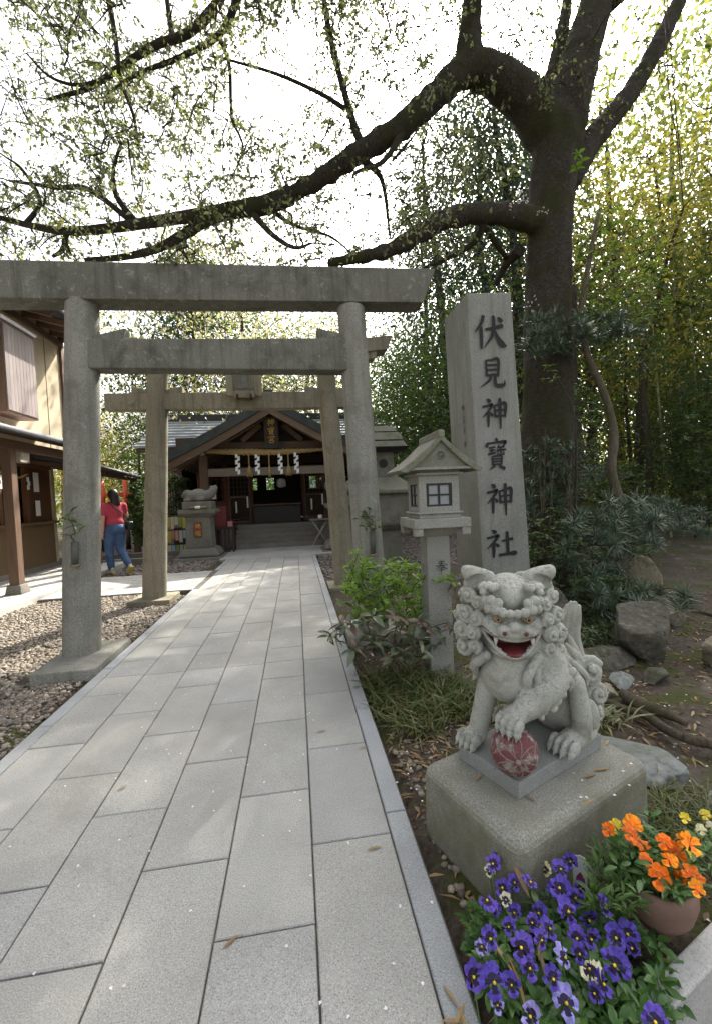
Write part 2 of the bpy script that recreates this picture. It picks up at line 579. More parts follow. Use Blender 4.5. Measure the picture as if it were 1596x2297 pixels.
# ------------------------------------------------------------------ ground
def dirt():
    m, t, b = newmat('forest_floor')
    p = pos(t)
    n1 = noise(t, 26, 6, .7, p); n2 = noise(t, 1.1, 5, .6, p, .5); n3 = noise(t, 2.3, 4, .6, p, .8); n4 = noise(t, 140, 3, .7, p)
    c = ramp(t, [(.28, (.028, .021, .015)), (.5, (.075, .058, .042)), (.72, (.145, .118, .09))], n1.outputs[0]).outputs[0]
    c = mix(t, ramp(t, [(.45, 0), (.65, .6)], n2.outputs[0]).outputs[0], c, (.115, .10, .085))
    c = mix(t, ramp(t, [(.51, 0), (.60, .85)], n3.outputs[0]).outputs[0], c, (.055, .065, .014))
    c = mix(t, ramp(t, [(.62, 0), (.74, .5)], n4.outputs[0]).outputs[0], c, (.20, .155, .10))
    t.links.new(c, b.inputs['Base Color'])
    b.inputs['Roughness'].default_value = .95
    b.inputs['Specular IOR Level'].default_value = .2
    bump(t, b, n1.outputs[0], .8, .03)
    return m
M['dirt'] = dirt()

def gz(x, y):
    """height of the earth beside the path"""
    n = .022 * np.sin(x * 1.7 + .6) * np.sin(y * 1.3 + x * .4) + .012 * np.sin(x * 5.1 + y * 2.2) * np.sin(y * 4.3 - x * 1.7)
    base = -.055 + n
    right = np.clip((x - 1.7) / 3.0, 0, 1) * np.clip((y - 2.2) / 3, 0, 1)
    base = base + .10 * right
    base = np.where((x > .40) & (y < .755 + (x - .36) * .357) & (x < 7.0), -.15, base)      # the street below the bed kerb
    return np.where((x > -1.72) & (x < .46) & (y < 13), np.minimum(base, -.09), base)

def make_ground():
    def axis(a, b, st, far):
        core = np.arange(a, b + 1e-6, st)
        g = 1.35 ** np.arange(1, 26) * st
        lo = a - np.cumsum(g); hi = b + np.cumsum(g)
        return np.concatenate([lo[lo > -far][::-1], core, hi[hi < far]])
    xs = axis(-6, 8, .08, 900); ys = axis(-2, 14, .08, 900)
    X, Y = np.meshgrid(xs, ys, indexing='ij')
    Z = gz(X, Y)
    V = np.stack([X, Y, Z], -1).reshape(-1, 3)
    nx, ny = len(xs), len(ys)
    i, j = np.meshgrid(np.arange(nx - 1), np.arange(ny - 1), indexing='ij')
    b = (i * ny + j).ravel()
    F = np.stack([b, b + ny, b + ny + 1, b + 1], 1)
    return tag(link('ground', fastmesh('ground', V, F, [M['dirt']], True)), kind='structure')
make_ground()

# ------------------------------------------------------------------ paved path, each paver and kerb stone a piece
_pc = {}
def paver_mesh(wd, ln, th, mat, tagk):
    k = (round(wd, 3), round(ln, 3), th, mat.name)
    if k in _pc: return _pc[k]
    bm = bmesh.new()
    bmesh.ops.create_cube(bm, size=1.0)
    for v in bm.verts: v.co = Vector((v.co.x * wd, v.co.y * ln, v.co.z * th - th / 2))
    top = [e for e in bm.edges if all(v.co.z > -1e-4 for v in e.verts)]
    bmesh.ops.bevel(bm, geom=top, offset=.004, segments=1, affect='EDGES')
    me = bpy.data.meshes.new(tagk); bm.to_mesh(me); bm.free()
    me.materials.append(mat)
    _pc[k] = me
    return me

def lay(parent, name, x0, x1, y0, y1, mat, z=0.0, gap=.0062, th=.055):
    o = link(name, paver_mesh(x1 - x0 - gap, y1 - y0 - gap, th, mat, name), parent)
    o.location = ((x0 + x1) / 2, (y0 + y1) / 2, z + random.uniform(-.0015, .0015))
    o.rotation_euler = (random.uniform(-.0012, .0012), random.uniform(-.0012, .0012), random.uniform(-.001, .001))
    return o

PX = [-1.560, -1.252, -.940, -.628, -.314, 0.0, .312]
path = tag(MB().box(-1.655, .405, -1.2, 10.2, -.085, -.011).build('path', M['bed']), kind='structure')
for c in range(6):
    odd = (c % 2 == 1)
    if odd:
        near = [3.53 - .636 * k for k in range(8)][::-1]; far = [3.53 + .603 * k for k in range(1, 15)]
    else:
        near = [3.22 - .636 * k for k in range(7)][::-1] + [3.545]; far = [3.87 + .603 * k for k in range(14)]
    ys = near + far
    ys = [y for y in ys if y < 9.95] + [10.15]
    for a, b in zip(ys[:-1], ys[1:]):
        lay(path, 'paver', PX[c], PX[c + 1], a, b, M['paver'])
for x0, x1, off in ((.312, .402, .1), (-1.65, -1.56, .3)):
    y = -1.1 + off
    while y < 10.1:
        y2 = min(y + .91, 10.15)
        if x0 < 0 and y < 8.6 and y2 > 6.85:
            if y < 6.8: lay(path, 'kerb_stone', x0, x1, y, 6.85, M['kerb'])
            y = 8.6; continue
        lay(path, 'kerb_stone', x0, x1, y, y2, M['kerb'])
        y = y2

# side path to the office
side = tag(MB().box(-3.86, -1.663, 6.86, 8.60, -.085, -.011).build('side_path', M['bed']), kind='structure')
for r in range(6):
    y0 = 6.87 + r * .288
    x = -1.655
    first = .30 if r % 2 else .60
    while x > -3.84:
        x2 = max(x - first, -3.85)
        if x - x2 > .05: lay(side, 'paver', x2, x, y0, y0 + .288, M['paver'])
        x = x2; first = .60
# apron of concrete in front of the shrine steps
tag(MB().box(-1.82, .88, 10.16, 12.02, -.08, -.006).build('apron', M['paver_dusty']), kind='structure')

# ------------------------------------------------------------------ gravel, pebbles
def ico():
    f = (1 + 5 ** .5) / 2
    V = np.array([(-1, f, 0), (1, f, 0), (-1, -f, 0), (1, -f, 0), (0, -1, f), (0, 1, f), (0, -1, -f), (0, 1, -f), (f, 0, -1), (f, 0, 1), (-f, 0, -1), (-f, 0, 1)], float)
    V /= np.linalg.norm(V[0])
    F = np.array([(0, 11, 5), (0, 5, 1), (0, 1, 7), (0, 7, 10), (0, 10, 11), (1, 5, 9), (5, 11, 4), (11, 10, 2), (10, 7, 6), (7, 1, 8), (3, 9, 4), (3, 4, 2), (3, 2, 6), (3, 6, 8), (3, 8, 9), (4, 9, 5), (2, 4, 11), (6, 2, 10), (8, 6, 7), (9, 8, 1)])
    return V, F

def pebbles(P, r, rng, flat=(.45, .75)):
    n = len(P); V0, F0 = ico()
    V = V0[None] * (1 + rng.uniform(-.16, .16, (n, 12, 1)))
    sx = rng.uniform(.8, 1.3, (n, 1)); sz = rng.uniform(*flat, (n, 1))
    V = V * np.stack([sx, 1 / sx, sz], -1) * r[:, None, None]
    a = rng.uniform(0, 6.28, n); c, s = np.cos(a)[:, None], np.sin(a)[:, None]
    x = V[..., 0] * c - V[..., 1] * s; y = V[..., 0] * s + V[..., 1] * c
    V = np.stack([x, y, V[..., 2]], -1) + P[:, None]
    F = F0[None] + (np.arange(n) * 12)[:, None, None]
    return V.reshape(-1, 3), F.reshape(-1, 3)

def pebblemat(name, cols):
    m, t, b = newmat(name)
    g = N(t, 'ShaderNodeNewGeometry')
    r = ramp(t, [(i / (len(cols) - 1), c) for i, c in enumerate(cols)], g.outputs['Random Per Island'])
    n1 = noise(t, 60, 4, .6, g.outputs['Position'])
    c = mix(t, 1.0, r.outputs[0], ramp(t, [(.3, .75), (.7, 1.2)], n1.outputs[0]).outputs[0], 'MULTIPLY')
    t.links.new(c, b.inputs['Base Color']); b.inputs['Roughness'].default_value = .8
    b.inputs['Specular IOR Level'].default_value = .3
    return m
M['gravel'] = pebblemat('gravel_stones', [(.085, .073, .058), (.27, .23, .18), (.14, .12, .095), (.36, .31, .24), (.20, .155, .11), (.24, .21, .18), (.11, .10, .09)])
M['gravel_b'] = pebblemat('gravel_fine', [(.10, .085, .075), (.22, .19, .165), (.15, .13, .115), (.29, .255, .22), (.17, .14, .125)])

def grav(name, label, boxes, dens, rr, mat, seed):
    rng = np.random.default_rng(seed)
    Ps = []
    for x0, x1, y0, y1 in boxes:
        n = int((x1 - x0) * (y1 - y0) * dens)
        p = np.stack([rng.uniform(x0, x1, n), rng.uniform(y0, y1, n)], 1)
        Ps.append(p)
    P = np.concatenate(Ps)
    keep = ~((np.abs(P[:, 0] + 1.9) < .42) & (np.abs(P[:, 1] - 4.1) < .40)) & ~((np.abs(P[:, 0] + 2.05) < .28) & (np.abs(P[:, 1] - 6.4) < .28)) & ~((np.abs(P[:, 0] + 2.35) < .5) & (np.abs(P[:, 1] - 10.9) < .5))
    # bare earth shows along the kerb
    edge = np.clip((-1.66 - P[:, 0]) / .35, 0, 1)
    keep &= (rng.uniform(0, 1, len(P)) < np.where(P[:, 0] < -1.6, .25 + .75 * edge, 1.0))
    P = P[keep]
    r = rng.uniform(*rr, len(P)) * rng.choice([.75, 1, 1, 1.35], len(P))
    Z = gz(P[:, 0], P[:, 1]) + r * rng.uniform(-.05, .55, len(P))
    V, F = pebbles(np.stack([P[:, 0], P[:, 1], Z], 1), r, rng)
    o = link(name, fastmesh(name, V, F, [mat], True))
    return tag(o, label, 'gravel', kind='stuff')
grav('gravel', 'loose grey and tan gravel beside the paved path under the gates', [(-4.15, -1.67, 1.3, 6.84)], 2600, (.0105, .0195), M['gravel'], 3)
grav('gravel', 'fine brownish gravel around the shrine forecourt', [(-4.0, -1.84, 8.62, 12.4), (-7.5, -3.9, 9.6, 16), (.42, 1.9, 7.2, 10.1), (.9, 1.9, 10.1, 12.3), (1.9, 6.5, 7.5, 13)], 420, (.018, .032), M['gravel_b'], 4)

# ------------------------------------------------------------------ far hills
def hills():
    xs = np.linspace(-420, 420, 90)
    rng = np.random.default_rng(5)
    top = 24 + 16 * np.sin(xs * .011 + 1) + 9 * np.sin(xs * .03) + rng.normal(0, 1.2, 90)
    V = []; F = []
    for i, x in enumerate(xs): V += [(x, 330, -2), (x, 350, top[i] * .55), (x, 400, top[i]), (x, 470, -2)]
    for i in range(89):
        for j in range(3): F.append((i * 4 + j, i * 4 + j + 4, i * 4 + j + 5, i * 4 + j + 1))
    return tag(link('hills', fastmesh('hills', V, F, [plain('hill_woods', (.10, .14, .15), .95, 0, .35, .08)], True)), kind='structure')
hills()

# ================================================================== brush written characters
def dot(p, q, w0=3, w1=9): return [(p[0], p[1], w0), ((p[0] + q[0]) / 2, (p[1] + q[1]) / 2, w1 * .85), (q[0], q[1], w1)]
SHI = [[(22, 3, 3), (30, 9, 10), (34, 15, 9)], [(4, 30, 6), (22, 27, 6), (40, 23, 9), (38, 29, 8), (26, 46, 6), (4, 66, 2)], [(25, 44, 7), (25, 70, 8), (24, 97, 5)], [(28, 48, 3), (36, 54, 7), (42, 61, 8)]]
UKAN = [[(48, -2, 4), (53, 3, 9), (54, 9, 7)], [(14, 12, 4), (12, 19, 9), (8, 27, 8)], [(14, 15, 5), (50, 12, 5), (88, 10, 9), (90, 14, 8), (80, 25, 3)]]
def kuchi(x0, y0, x1, y1, w=6): return [[(x0, y0, w), (x0 + 2, y1, w)], [(x0, y0 + 1, w * .8), (x1, y0, w * 1.2), (x1 - 2, y1, w)], [(x0 + 2, y1 - 1, w * .8), (x1 - 2, y1 - 2, w * .8)]]
BAO = UKAN + [[(18, 30, 4), (44, 27, 5)], [(20, 39, 4), (42, 37, 5)], [(14, 51, 5), (46, 46, 5)], [(31, 28, 5), (31, 48, 5)],
  [(62, 20, 5), (54, 31, 2)], [(56, 29, 4), (84, 26, 5)], [(50, 39, 5), (90, 36, 5)], [(69, 28, 5), (69, 52, 5)], [(57, 43, 4), (57, 53, 4), (82, 52, 4)], [(82, 42, 4), (82, 53, 4)],
  [(31, 58, 5), (32, 86, 6)], [(31, 59, 4), (70, 57, 6), (69, 86, 6)], [(33, 67, 4), (68, 66, 4)], [(33, 76, 4), (68, 75, 4)], [(33, 85, 4), (69, 84, 4)], [(42, 88, 6), (34, 94, 5), (18, 101, 2)], [(58, 88, 4), (70, 94, 7), (84, 100, 10)]]
GLYPH = {
 'fuse': [[(32, 6, 8), (24, 28, 7), (4, 52, 2)], [(22, 36, 7), (23, 60, 8), (22, 96, 6)], [(36, 45, 5), (62, 40, 6), (90, 34, 9)], [(62, 6, 6), (63, 30, 8), (56, 62, 7), (32, 93, 2)], [(63, 42, 5), (72, 64, 8), (86, 84, 13), (99, 91, 5)], [(76, 12, 4), (84, 18, 9), (88, 24, 8)]],
 'miru': [[(27, 7, 6), (28, 58, 7)], [(27, 9, 5), (50, 6, 5), (74, 5, 9), (72, 58, 7)], [(29, 24, 5), (71, 22, 5)], [(29, 40, 5), (71, 38, 5)], [(28, 57, 5), (72, 55, 6)], [(42, 58, 7), (38, 74, 7), (4, 97, 2)], [(60, 57, 7), (60, 82, 9), (66, 92, 9), (86, 92, 10), (95, 88, 7), (97, 74, 2)]],
 'kami': SHI + [[(50, 24, 5), (53, 64, 7)], [(50, 26, 5), (72, 22, 5), (93, 19, 9), (90, 63, 7)], [(53, 43, 5), (90, 40, 5)], [(53, 62, 5), (90, 60, 5)], [(71, 0, 5), (72, 10, 9), (71, 60, 8), (71, 104, 4)]],
 'takara': BAO,
 'yashiro': SHI + [[(54, 42, 6), (72, 39, 6), (90, 36, 9)], [(71, 10, 6), (72, 20, 8), (72, 87, 8)], [(42, 91, 8), (70, 88, 7), (94, 86, 12), (102, 88, 6)]],
 'miya': UKAN + kuchi(32, 32, 68, 52) + [[(52, 53, 5), (44, 62, 4)]] + kuchi(24, 64, 76, 94, 7),
 'hou': [[(26, 18, 5), (76, 14, 6)], [(28, 32, 5), (72, 28, 6)], [(6, 48, 6), (94, 43, 7)], [(51, 2, 6), (48, 40, 7), (4, 76, 2)], [(54, 44, 4), (72, 60, 8), (98, 76, 6)], [(34, 66, 5), (68, 63, 5)], [(26, 81, 5), (76, 77, 5)], [(51, 56, 6), (51, 102, 5)]],
 'chi': [[(4, 36, 7), (34, 32, 7)], [(19, 12, 8), (20, 78, 8)], [(2, 84, 8), (38, 70, 5)], [(46, 46, 6), (84, 28, 9), (80, 62, 7), (72, 66, 3)], [(64, 8, 7), (64, 70, 8)], [(50, 26, 8), (51, 78, 9), (60, 88, 9), (92, 86, 9), (97, 66, 3)]],
 'ryu': [[(24, 2, 6), (26, 10, 6)], [(6, 14, 6), (44, 12, 6)], [(15, 18, 5), (18, 27, 5)], [(36, 17, 5), (30, 27, 5)], [(2, 32, 6), (48, 29, 6)], [(10, 40, 6), (9, 96, 5)], [(10, 41, 5), (42, 39, 7), (42, 94, 6)], [(12, 56, 5), (40, 55, 5)], [(12, 71, 5), (40, 70, 5)], [(62, 4, 6), (62, 28, 6), (92, 26, 6)], [(62, 15, 5), (88, 12, 5)], [(58, 40, 5), (92, 38, 6), (90, 52, 5)], [(58, 53, 5), (90, 52, 5)], [(58, 40, 6), (58, 88, 8), (66, 96, 8), (96, 94, 8), (99, 80, 3)], [(66, 66, 5), (88, 64, 5)], [(66, 79, 5), (88, 77, 5)]],
}
def glyph(name, org, xa, ya, size, depth, mat, parent, key, bold=1.0):
    """writes one character: org top left, xa to the right, ya downwards, raised by depth along the face normal"""
    mb = MB(); org, xa, ya = Vector(org), Vector(xa).normalized(), Vector(ya).normalized()
    nrm = xa.cross(ya).normalized() * -1.0
    if nrm.y > 0 and abs(nrm.y) > .3: nrm = -nrm
    for si, st in enumerate(GLYPH[key]):
        A = catmull([(p[0], p[1], p[2]) for p in st], 5)
        L, R = [], []
        for i, p in enumerate(A):
            q0, q1 = A[max(i - 1, 0)], A[min(i + 1, len(A) - 1)]
            t = np.array([q1[0] - q0[0], q1[1] - q0[1]]); t /= max(1e-6, np.linalg.norm(t))
            nn = np.array([-t[1], t[0]]) * p[2] * .5 * bold
            L.append((p[0] + nn[0], p[1] + nn[1])); R.append((p[0] - nn[0], p[1] - nn[1]))
        ends = [np.array(A[-1][:2]) + (np.array(A[-1][:2]) - np.array(A[-2][:2])) * .6]
        k = size / 100.0
        dz = nrm * (depth + .00025 * si)
        to = lambda p: org + xa * (p[0] * k) + ya * (p[1] * k) + dz
        V = [to(p) for p in L] + [to(p) for p in R] + [to(ends[0])]
        n = len(L)
        F = [(i, i + 1, n + i + 1, n + i) for i in range(n - 1)] + [(n - 1, 2 * n, 2 * n - 1)]
        mb.add(V, F)
    return mb.build(name, mat, parent)

# ================================================================== near torii
def slant_post(mb, base, top, r0, r1, n=28, m=0):
    base, top = Vector(base), Vector(top)
    P = [base.lerp(top, i / 14) for i in range(15)]
    V, F = [], []
    for i, p in enumerate(P):
        r = r0 + (r1 - r0) * i / 14
        if i == 0: r *= .985
        for k in range(n):
            a = 2 * math.pi * k / n
            rr = r * (1 + .006 * math.sin(3 * a + i) + .004 * math.sin(7 * a - 2 * i))
            V.append((p.x + rr * math.cos(a), p.y + rr * math.sin(a), p.z))
    for i in range(14):
        for k in range(n):
            k2 = (k + 1) % n
            F.append((i * n + k, i * n + k2, (i + 1) * n + k2, (i + 1) * n + k))
    mb.add(V, F, m, True)
    mb.add(V[:n], [list(range(n - 1, -1, -1))], m); mb.add(V[-n:], [list(range(n))], m)

T1 = thing('torii_gate', 'large grey granite torii nearest the camera with flat slant-cut top beam', 'torii', (-.65, 4.1, -.05))
Y1 = 4.10
for bx, tx, s in ((-1.968, -1.775, 0), (.700, .605, 1)):
    mb = MB(); slant_post(mb, (bx, Y1, .045), (tx, Y1, 3.14), .152, .131); mb.build('post', M['torii'], T1)
mb = MB()                                                      # top beam
zt0, zt1, zb0, zb1 = 3.43, 3.474, 3.115, 3.156
def zl(x, a, b): return a + (b - a) * (x + 2.35) / 3.75
yf, yb = 3.975, 4.215
mb.hexa([(-2.60, yf, zl(-2.6, zb0, zb1)), (1.285, yf, zl(1.285, zb0, zb1)), (1.285, yb, zl(1.285, zb0, zb1)), (-2.60, yb, zl(-2.6, zb0, zb1)),
         (-2.74, yf, zl(-2.74, zt0, zt1)), (1.415, yf, zl(1.415, zt0, zt1)), (1.415, yb, zl(1.415, zt0, zt1)), (-2.74, yb, zl(-2.74, zt0, zt1))])
mb.build('top_beam', M['torii_dark'], T1, .008, 3)
a, b_, c, d = at(215, 760, 4.0), at(765, 757, 4.0), at(765, 830, 4.0), at(215, 825, 4.0)
mb = MB().hexa([(-1.82, 4.0, d.z), (.62, 4.0, c.z), (.62, 4.19, c.z), (-1.82, 4.19, d.z), (-1.82, 4.0, a.z), (.62, 4.0, b_.z), (.62, 4.19, b_.z), (-1.82, 4.19, a.z)])
mb.build('tie_beam', M['torii_dark'], T1, .012, 3)
zn = lambda x: a.z + (b_.z - a.z) * (x + 1.66) / 2.2
for x0, x1 in ((-1.70, -1.43), (.56, .285)):
    mb = MB().hexa([(x0, 4.03, zn(x0) + .003), (x1, 4.03, zn(x1) + .003), (x1, 4.16, zn(x1) + .003), (x0, 4.16, zn(x0) + .003), (x0, 4.03, zn(x0) + .035), (x1 + (.02 if x1 < 0 else -.02), 4.03, zn(x1) + .105), (x1 + (.02 if x1 < 0 else -.02), 4.16, zn(x1) + .105), (x0, 4.16, zn(x0) + .035)])
    mb.build('wedge', M['torii_dark'], T1, .005)
for x0, x1 in ((-2.145, -1.662), (.42, .95)):
    MB().box(x0, x1, 3.63 if x0 < 0 else 3.8, 4.40, -.06, .05).build('base_stone', M['torii'], T1, .012)

# ================================================================== second torii
T2 = thing('torii_gate', 'brownish stone torii behind the nearest one with a name tablet', 'torii', (-.7, 6.45, -.05))
Y2 = 6.45
for bx, tx in ((-2.082, -1.845), (.690, .527)):
    mb = MB(); slant_post(mb, (bx, Y2, .0), (tx, Y2, 3.34), .165, .137); mb.build('post', M['torii_warm'], T2)
mb = MB().hexa([(-2.56, 6.36, 2.675), (1.17, 6.36, 2.675), (1.17, 6.54, 2.675), (-2.56, 6.54, 2.675), (-2.56, 6.36, 2.908), (1.17, 6.36, 2.913), (1.17, 6.54, 2.913), (-2.56, 6.54, 2.908)])
mb.build('tie_beam', M['torii_warm'], T2, .01)
for px_ in (-1.86, .555):                                      # wedges on both sides of each post
    for s in (-1, 1):
        x0 = px_ + s * .10; x1 = px_ + s * .34
        MB().hexa([(min(x0, x1), 6.38, 2.912), (max(x0, x1), 6.38, 2.912), (max(x0, x1), 6.52, 2.912), (min(x0, x1), 6.52, 2.912),
                   (min(x0, x1), 6.38, 2.95 if s > 0 else 3.0), (max(x0, x1), 6.38, 3.0 if s > 0 else 2.95), (max(x0, x1), 6.52, 3.0 if s > 0 else 2.95), (min(x0, x1), 6.52, 2.95 if s > 0 else 3.0)]).build('wedge', M['torii_warm'], T2, .004)
def upswept(mb, y0, y1, z0, z1, x0, x1, lift, cut, m=0, n=16):
    cx = (x0 + x1) / 2
    for i in range(n):
        xa = x0 + (x1 - x0) * i / n; xb = x0 + (x1 - x0) * (i + 1) / n
        f = lambda x: lift * abs((x - cx) / (x1 - cx)) ** 2.5
        ca = -cut if i == 0 else 0; cb = cut if i == n - 1 else 0
        mb.hexa([(xa, y0, z0 + f(xa)), (xb, y0, z0 + f(xb)), (xb, y1, z0 + f(xb)), (xa, y1, z0 + f(xa)), (xa + ca, y0, z1 + f(xa)), (xb + cb, y0, z1 + f(xb)), (xb + cb, y1, z1 + f(xb)), (xa + ca, y1, z1 + f(xa))], m)
mb = MB(); upswept(mb, 6.34, 6.56, 3.285, 3.40, -2.62, 1.28, .11, .03); mb.build('under_beam', M['torii_warm'], T2)
mb = MB(); upswept(mb, 6.30, 6.60, 3.403, 3.60, -2.80, 1.46, .115, .08); mb.build('top_beam', M['torii_warm'], T2)
tb = MB()                                                       # name tablet
tb.box(-.87, -.43, 6.27, 6.355, 2.86, 3.30); tab = tb.build('name_tablet', M['torii_warm'], T2, .02)
MB().box(-.755, -.545, 6.255, 6.268, 2.93, 3.25).build('tablet_panel', M['torii_dark'], tab)
fr = MB()
for x0, x1, z0, z1 in ((-.90, -.80, 2.83, 3.3), (-.50, -.40, 2.83, 3.3), (-.80, -.50, 2.80, 2.90)): fr.box(x0, x1, 6.235, 6.272, z0, z1)
fr.build('tablet_frame', M['torii_warm'], tab, .03)
M['rust'] = plain('rusty_iron', (.05, .028, .016), .8, .3)
for x in (-.745, -.56):
    MB().box(x - .014, x + .014, 6.22, 6.36, 2.80, 2.845).build('bracket', M['rust'], tab)
for x0, x1, y0, y1 in ((-2.36, -1.80, 6.17, 6.73), (.42, .97, 6.17, 6.73)):
    MB().box(x0, x1, y0, y1, -.08, .012).build('base_stone', M['torii_warm'], T2, .012)

# ================================================================== name pillar
MK = thing('name_pillar', 'tall square grey stone pillar carved with six large black characters', 'pillar', (2.0, 4.15, -.05))
x0b, x1b, x0t, x1t = 1.775, 2.285, 1.685, 2.135
yfk, ybk = 3.90, 4.52
P8 = [(x0b, yfk, -.05), (x1b, yfk, -.05), (x1b, ybk + .03, -.05), (x0b, ybk + .03, -.05), (x0t, yfk + .01, 3.22), (x1t, yfk + .01, 3.24), (x1t, ybk, 3.24), (x0t, ybk, 3.22)]
MB().hexa(P8).build('shaft', M['marker'], MK, .012, 3)
PIL = [('fuse', 1060, 1133, 702), ('miru', 1073, 1132, 803), ('kami', 1078, 1137, 893), ('takara', 1085, 1138, 985), ('kami', 1088, 1150, 1085), ('yashiro', 1088, 1156, 1188)]
for key, a0, a1, ty in PIL:
    p0 = at(a0, ty, yfk); p1 = at(a1, ty - 1.5, yfk)
    sz = (p1.x - p0.x)
    asp = {'fuse': 1.06, 'miru': 1.08, 'kami': 1.06, 'takara': 1.22, 'yashiro': .92}[key]
    g_ = glyph('carved_character', (p0.x - .004, yfk, p0.z), (1, 0, 0), (.018, 0, -1), sz * .98, .006, M['ink'], MK, key, 1.34)
    for v in g_.data.vertices: v.co.z = p0.z + (v.co.z - p0.z) * asp
# faint small characters on the pillar's shaded side
for i, zz in enumerate((2.22, 2.10, 1.99, 1.86)):
    glyph('carved_character', (x0t + (x0b - x0t) * (3.2 - zz) / 3.2 - .0, 4.10, zz), (0, 1, 0), (0, 0, -1), .07, -.004, M['ink'], MK, ['kami', 'miya', 'fuse', 'chi'][i], .8)

# ================================================================== near lantern
LN = thing('stone_lantern', 'gabled granite lantern with small paned windows in front of the name pillar', 'lantern', (1.04, 3.16, -.05))
cx, cy = 1.042, 3.165
MB().frus((cx, cy), -.06, 1.06, (.093, .093), (.088, .088)).build('post', M['lantern'], LN, .006)
mb = MB(); mb.frus((cx, cy), 1.02, 1.085, (.10, .10), (.17, .17)); mb.build('bracket', M['lantern'], LN, .004)
for sx in (-1, 1):
    for sy in (-1, 1):
        MB().box(cx + sx * .178 - .032, cx + sx * .178 + .032, cy + sy * .178 - .032, cy + sy * .178 + .032, 1.035, 1.088).build('corner_block', M['lantern'], LN, .004)
MB().frus((cx, cy), 1.088, 1.158, (.215, .215), (.212, .212)).build('platform', M['lantern'], LN, .006)
MB().frus((cx, cy), 1.158, 1.192, (.16, .16), (.155, .155)).build('plinth', M['lantern'], LN, .004)
MB().frus((cx, cy), 1.192, 1.205, (.176, .176), (.172, .172)).build('moulding', M['lantern'], LN, .003)
hw = .152
mb = MB()                                                     # fire box with four window openings
zb, zt = 1.205, 1.475; wz0, wz1, ww = 1.245, 1.415, .098
for sx, sy in ((-1, -1), (1, -1), (1, 1), (-1, 1)):
    mb.box(cx + sx * hw - (0 if sx < 0 else hw - ww), cx + sx * hw + (hw - ww if sx < 0 else 0), cy + sy * hw - (0 if sy < 0 else hw - ww), cy + sy * hw + (hw - ww if sy < 0 else 0), zb, zt)
for sy in (-1, 1):
    yy0, yy1 = (cy - hw, cy - hw + .04) if sy < 0 else (cy + hw - .04, cy + hw)
    mb.box(cx - ww + .0005, cx + ww - .0005, yy0, yy1, zb, wz0); mb.box(cx - ww + .0005, cx + ww - .0005, yy0, yy1, wz1, zt)
    xx0, xx1 = (cx - hw, cx - hw + .04) if sy < 0 else (cx + hw - .04, cx + hw)
    mb.box(xx0, xx1, cy - ww + .0005, cy + ww - .0005, zb, wz0); mb.box(xx0, xx1, cy - ww + .0005, cy + ww - .0005, wz1, zt)
box = mb.build('fire_box', M['lantern'], LN)
M['black_frame'] = plain('black_metal', (.018, .018, .017), .5)
M['frosted'] = plain('frosted_pane', (.27, .28, .28), .35, 0, .06, 20, 0, .5)
for ax in ('f', 'l', 'r'):
    def pt(u, zz, dpt):
        if ax == 'f': return (cx + u, cy - hw + dpt, zz)
        if ax == 'l': return (cx - hw + dpt, cy + u, zz)
        return (cx + hw - dpt, cy + u, zz)
    def slab(mb, u0, u1, z0, z1, d0, d1):
        A, B = pt(u0, z0, d0), pt(u1, z1, d1)
        mb.box(min(A[0], B[0]), max(A[0], B[0]), min(A[1], B[1]), max(A[1], B[1]), z0, z1)
    w0 = .094
    mb = MB()
    for (u0, u1, z0, z1) in ((-w0, -w0 + .016, wz0, wz1), (w0 - .016, w0, wz0, wz1), (-w0 + .016, w0 - .016, wz0, wz0 + .014), (-w0 + .016, w0 - .016, wz1 - .014, wz1), (-.007, .007, wz0 + .014, wz1 - .014)):
        slab(mb, u0, u1, z0, z1, .004, .02)
    zm = (wz0 + wz1) / 2
    slab(mb, -w0 + .016, -.007, zm - .006, zm + .006, .005, .02); slab(mb, .007, w0 - .016, zm - .006, zm + .006, .005, .02)
    fo = mb.build('window_frame', M['black_frame'], box)
    for u0, u1 in ((-w0 + .016, -.007), (.007, w0 - .016)):
        for z0, z1 in ((wz0 + .014, zm - .006), (zm + .006, wz1 - .014)):
            mb = MB(); slab(mb, u0, u1, z0, z1, .014, .019); mb.build('window_pane', M['frosted'], box)
MB().frus((cx, cy), 1.475, 1.492, (.176, .176), (.18, .18)).build('moulding', M['lantern'], LN, .003)
MB().frus((cx, cy), 1.492, 1.532, (.158, .158), (.165, .165)).build('cornice', M['lantern'], LN, .003)
# gabled roof with hollow curved slopes
ez, rz, hx, hy = 1.515, 1.765, .312, .235
prof = []
for i in range(9):
    u = i / 8
    prof.append((hx * (1 - u), ez + (rz - ez) * (u * .72 + .28 * u * u * u ** .2)))
outer = [(-x, z) for x, z in prof] + [(x, z) for x, z in prof[::-1][1:]]
inner = [(x * .93, z - .045) for x, z in outer]
mb = MB(); n_ = len(outer)
for y in (cy - hy, cy + hy):
    pass
V = [(cx + x, cy - hy, z) for x, z in outer] + [(cx + x, cy - hy, max(z, ez - .02)) for x, z in inner] + [(cx + x, cy + hy, z) for x, z in outer] + [(cx + x, cy + hy, max(z, ez - .02)) for x, z in inner]
F = []
for i in range(n_ - 1):
    F += [(i, i + 1, n_ + i + 1, n_ + i), (2 * n_ + i, 3 * n_ + i, 3 * n_ + i + 1, 2 * n_ + i + 1), (i, 2 * n_ + i, 2 * n_ + i + 1, i + 1), (n_ + i, n_ + i + 1, 3 * n_ + i + 1, 3 * n_ + i)]
F += [(0, n_, 3 * n_, 2 * n_), (n_ - 1, 3 * n_ - 1, 4 * n_ - 1, 2 * n_ - 1)]
mb.add(V, F); roof = mb.build('roof', M['lantern_roof'], LN, .006)
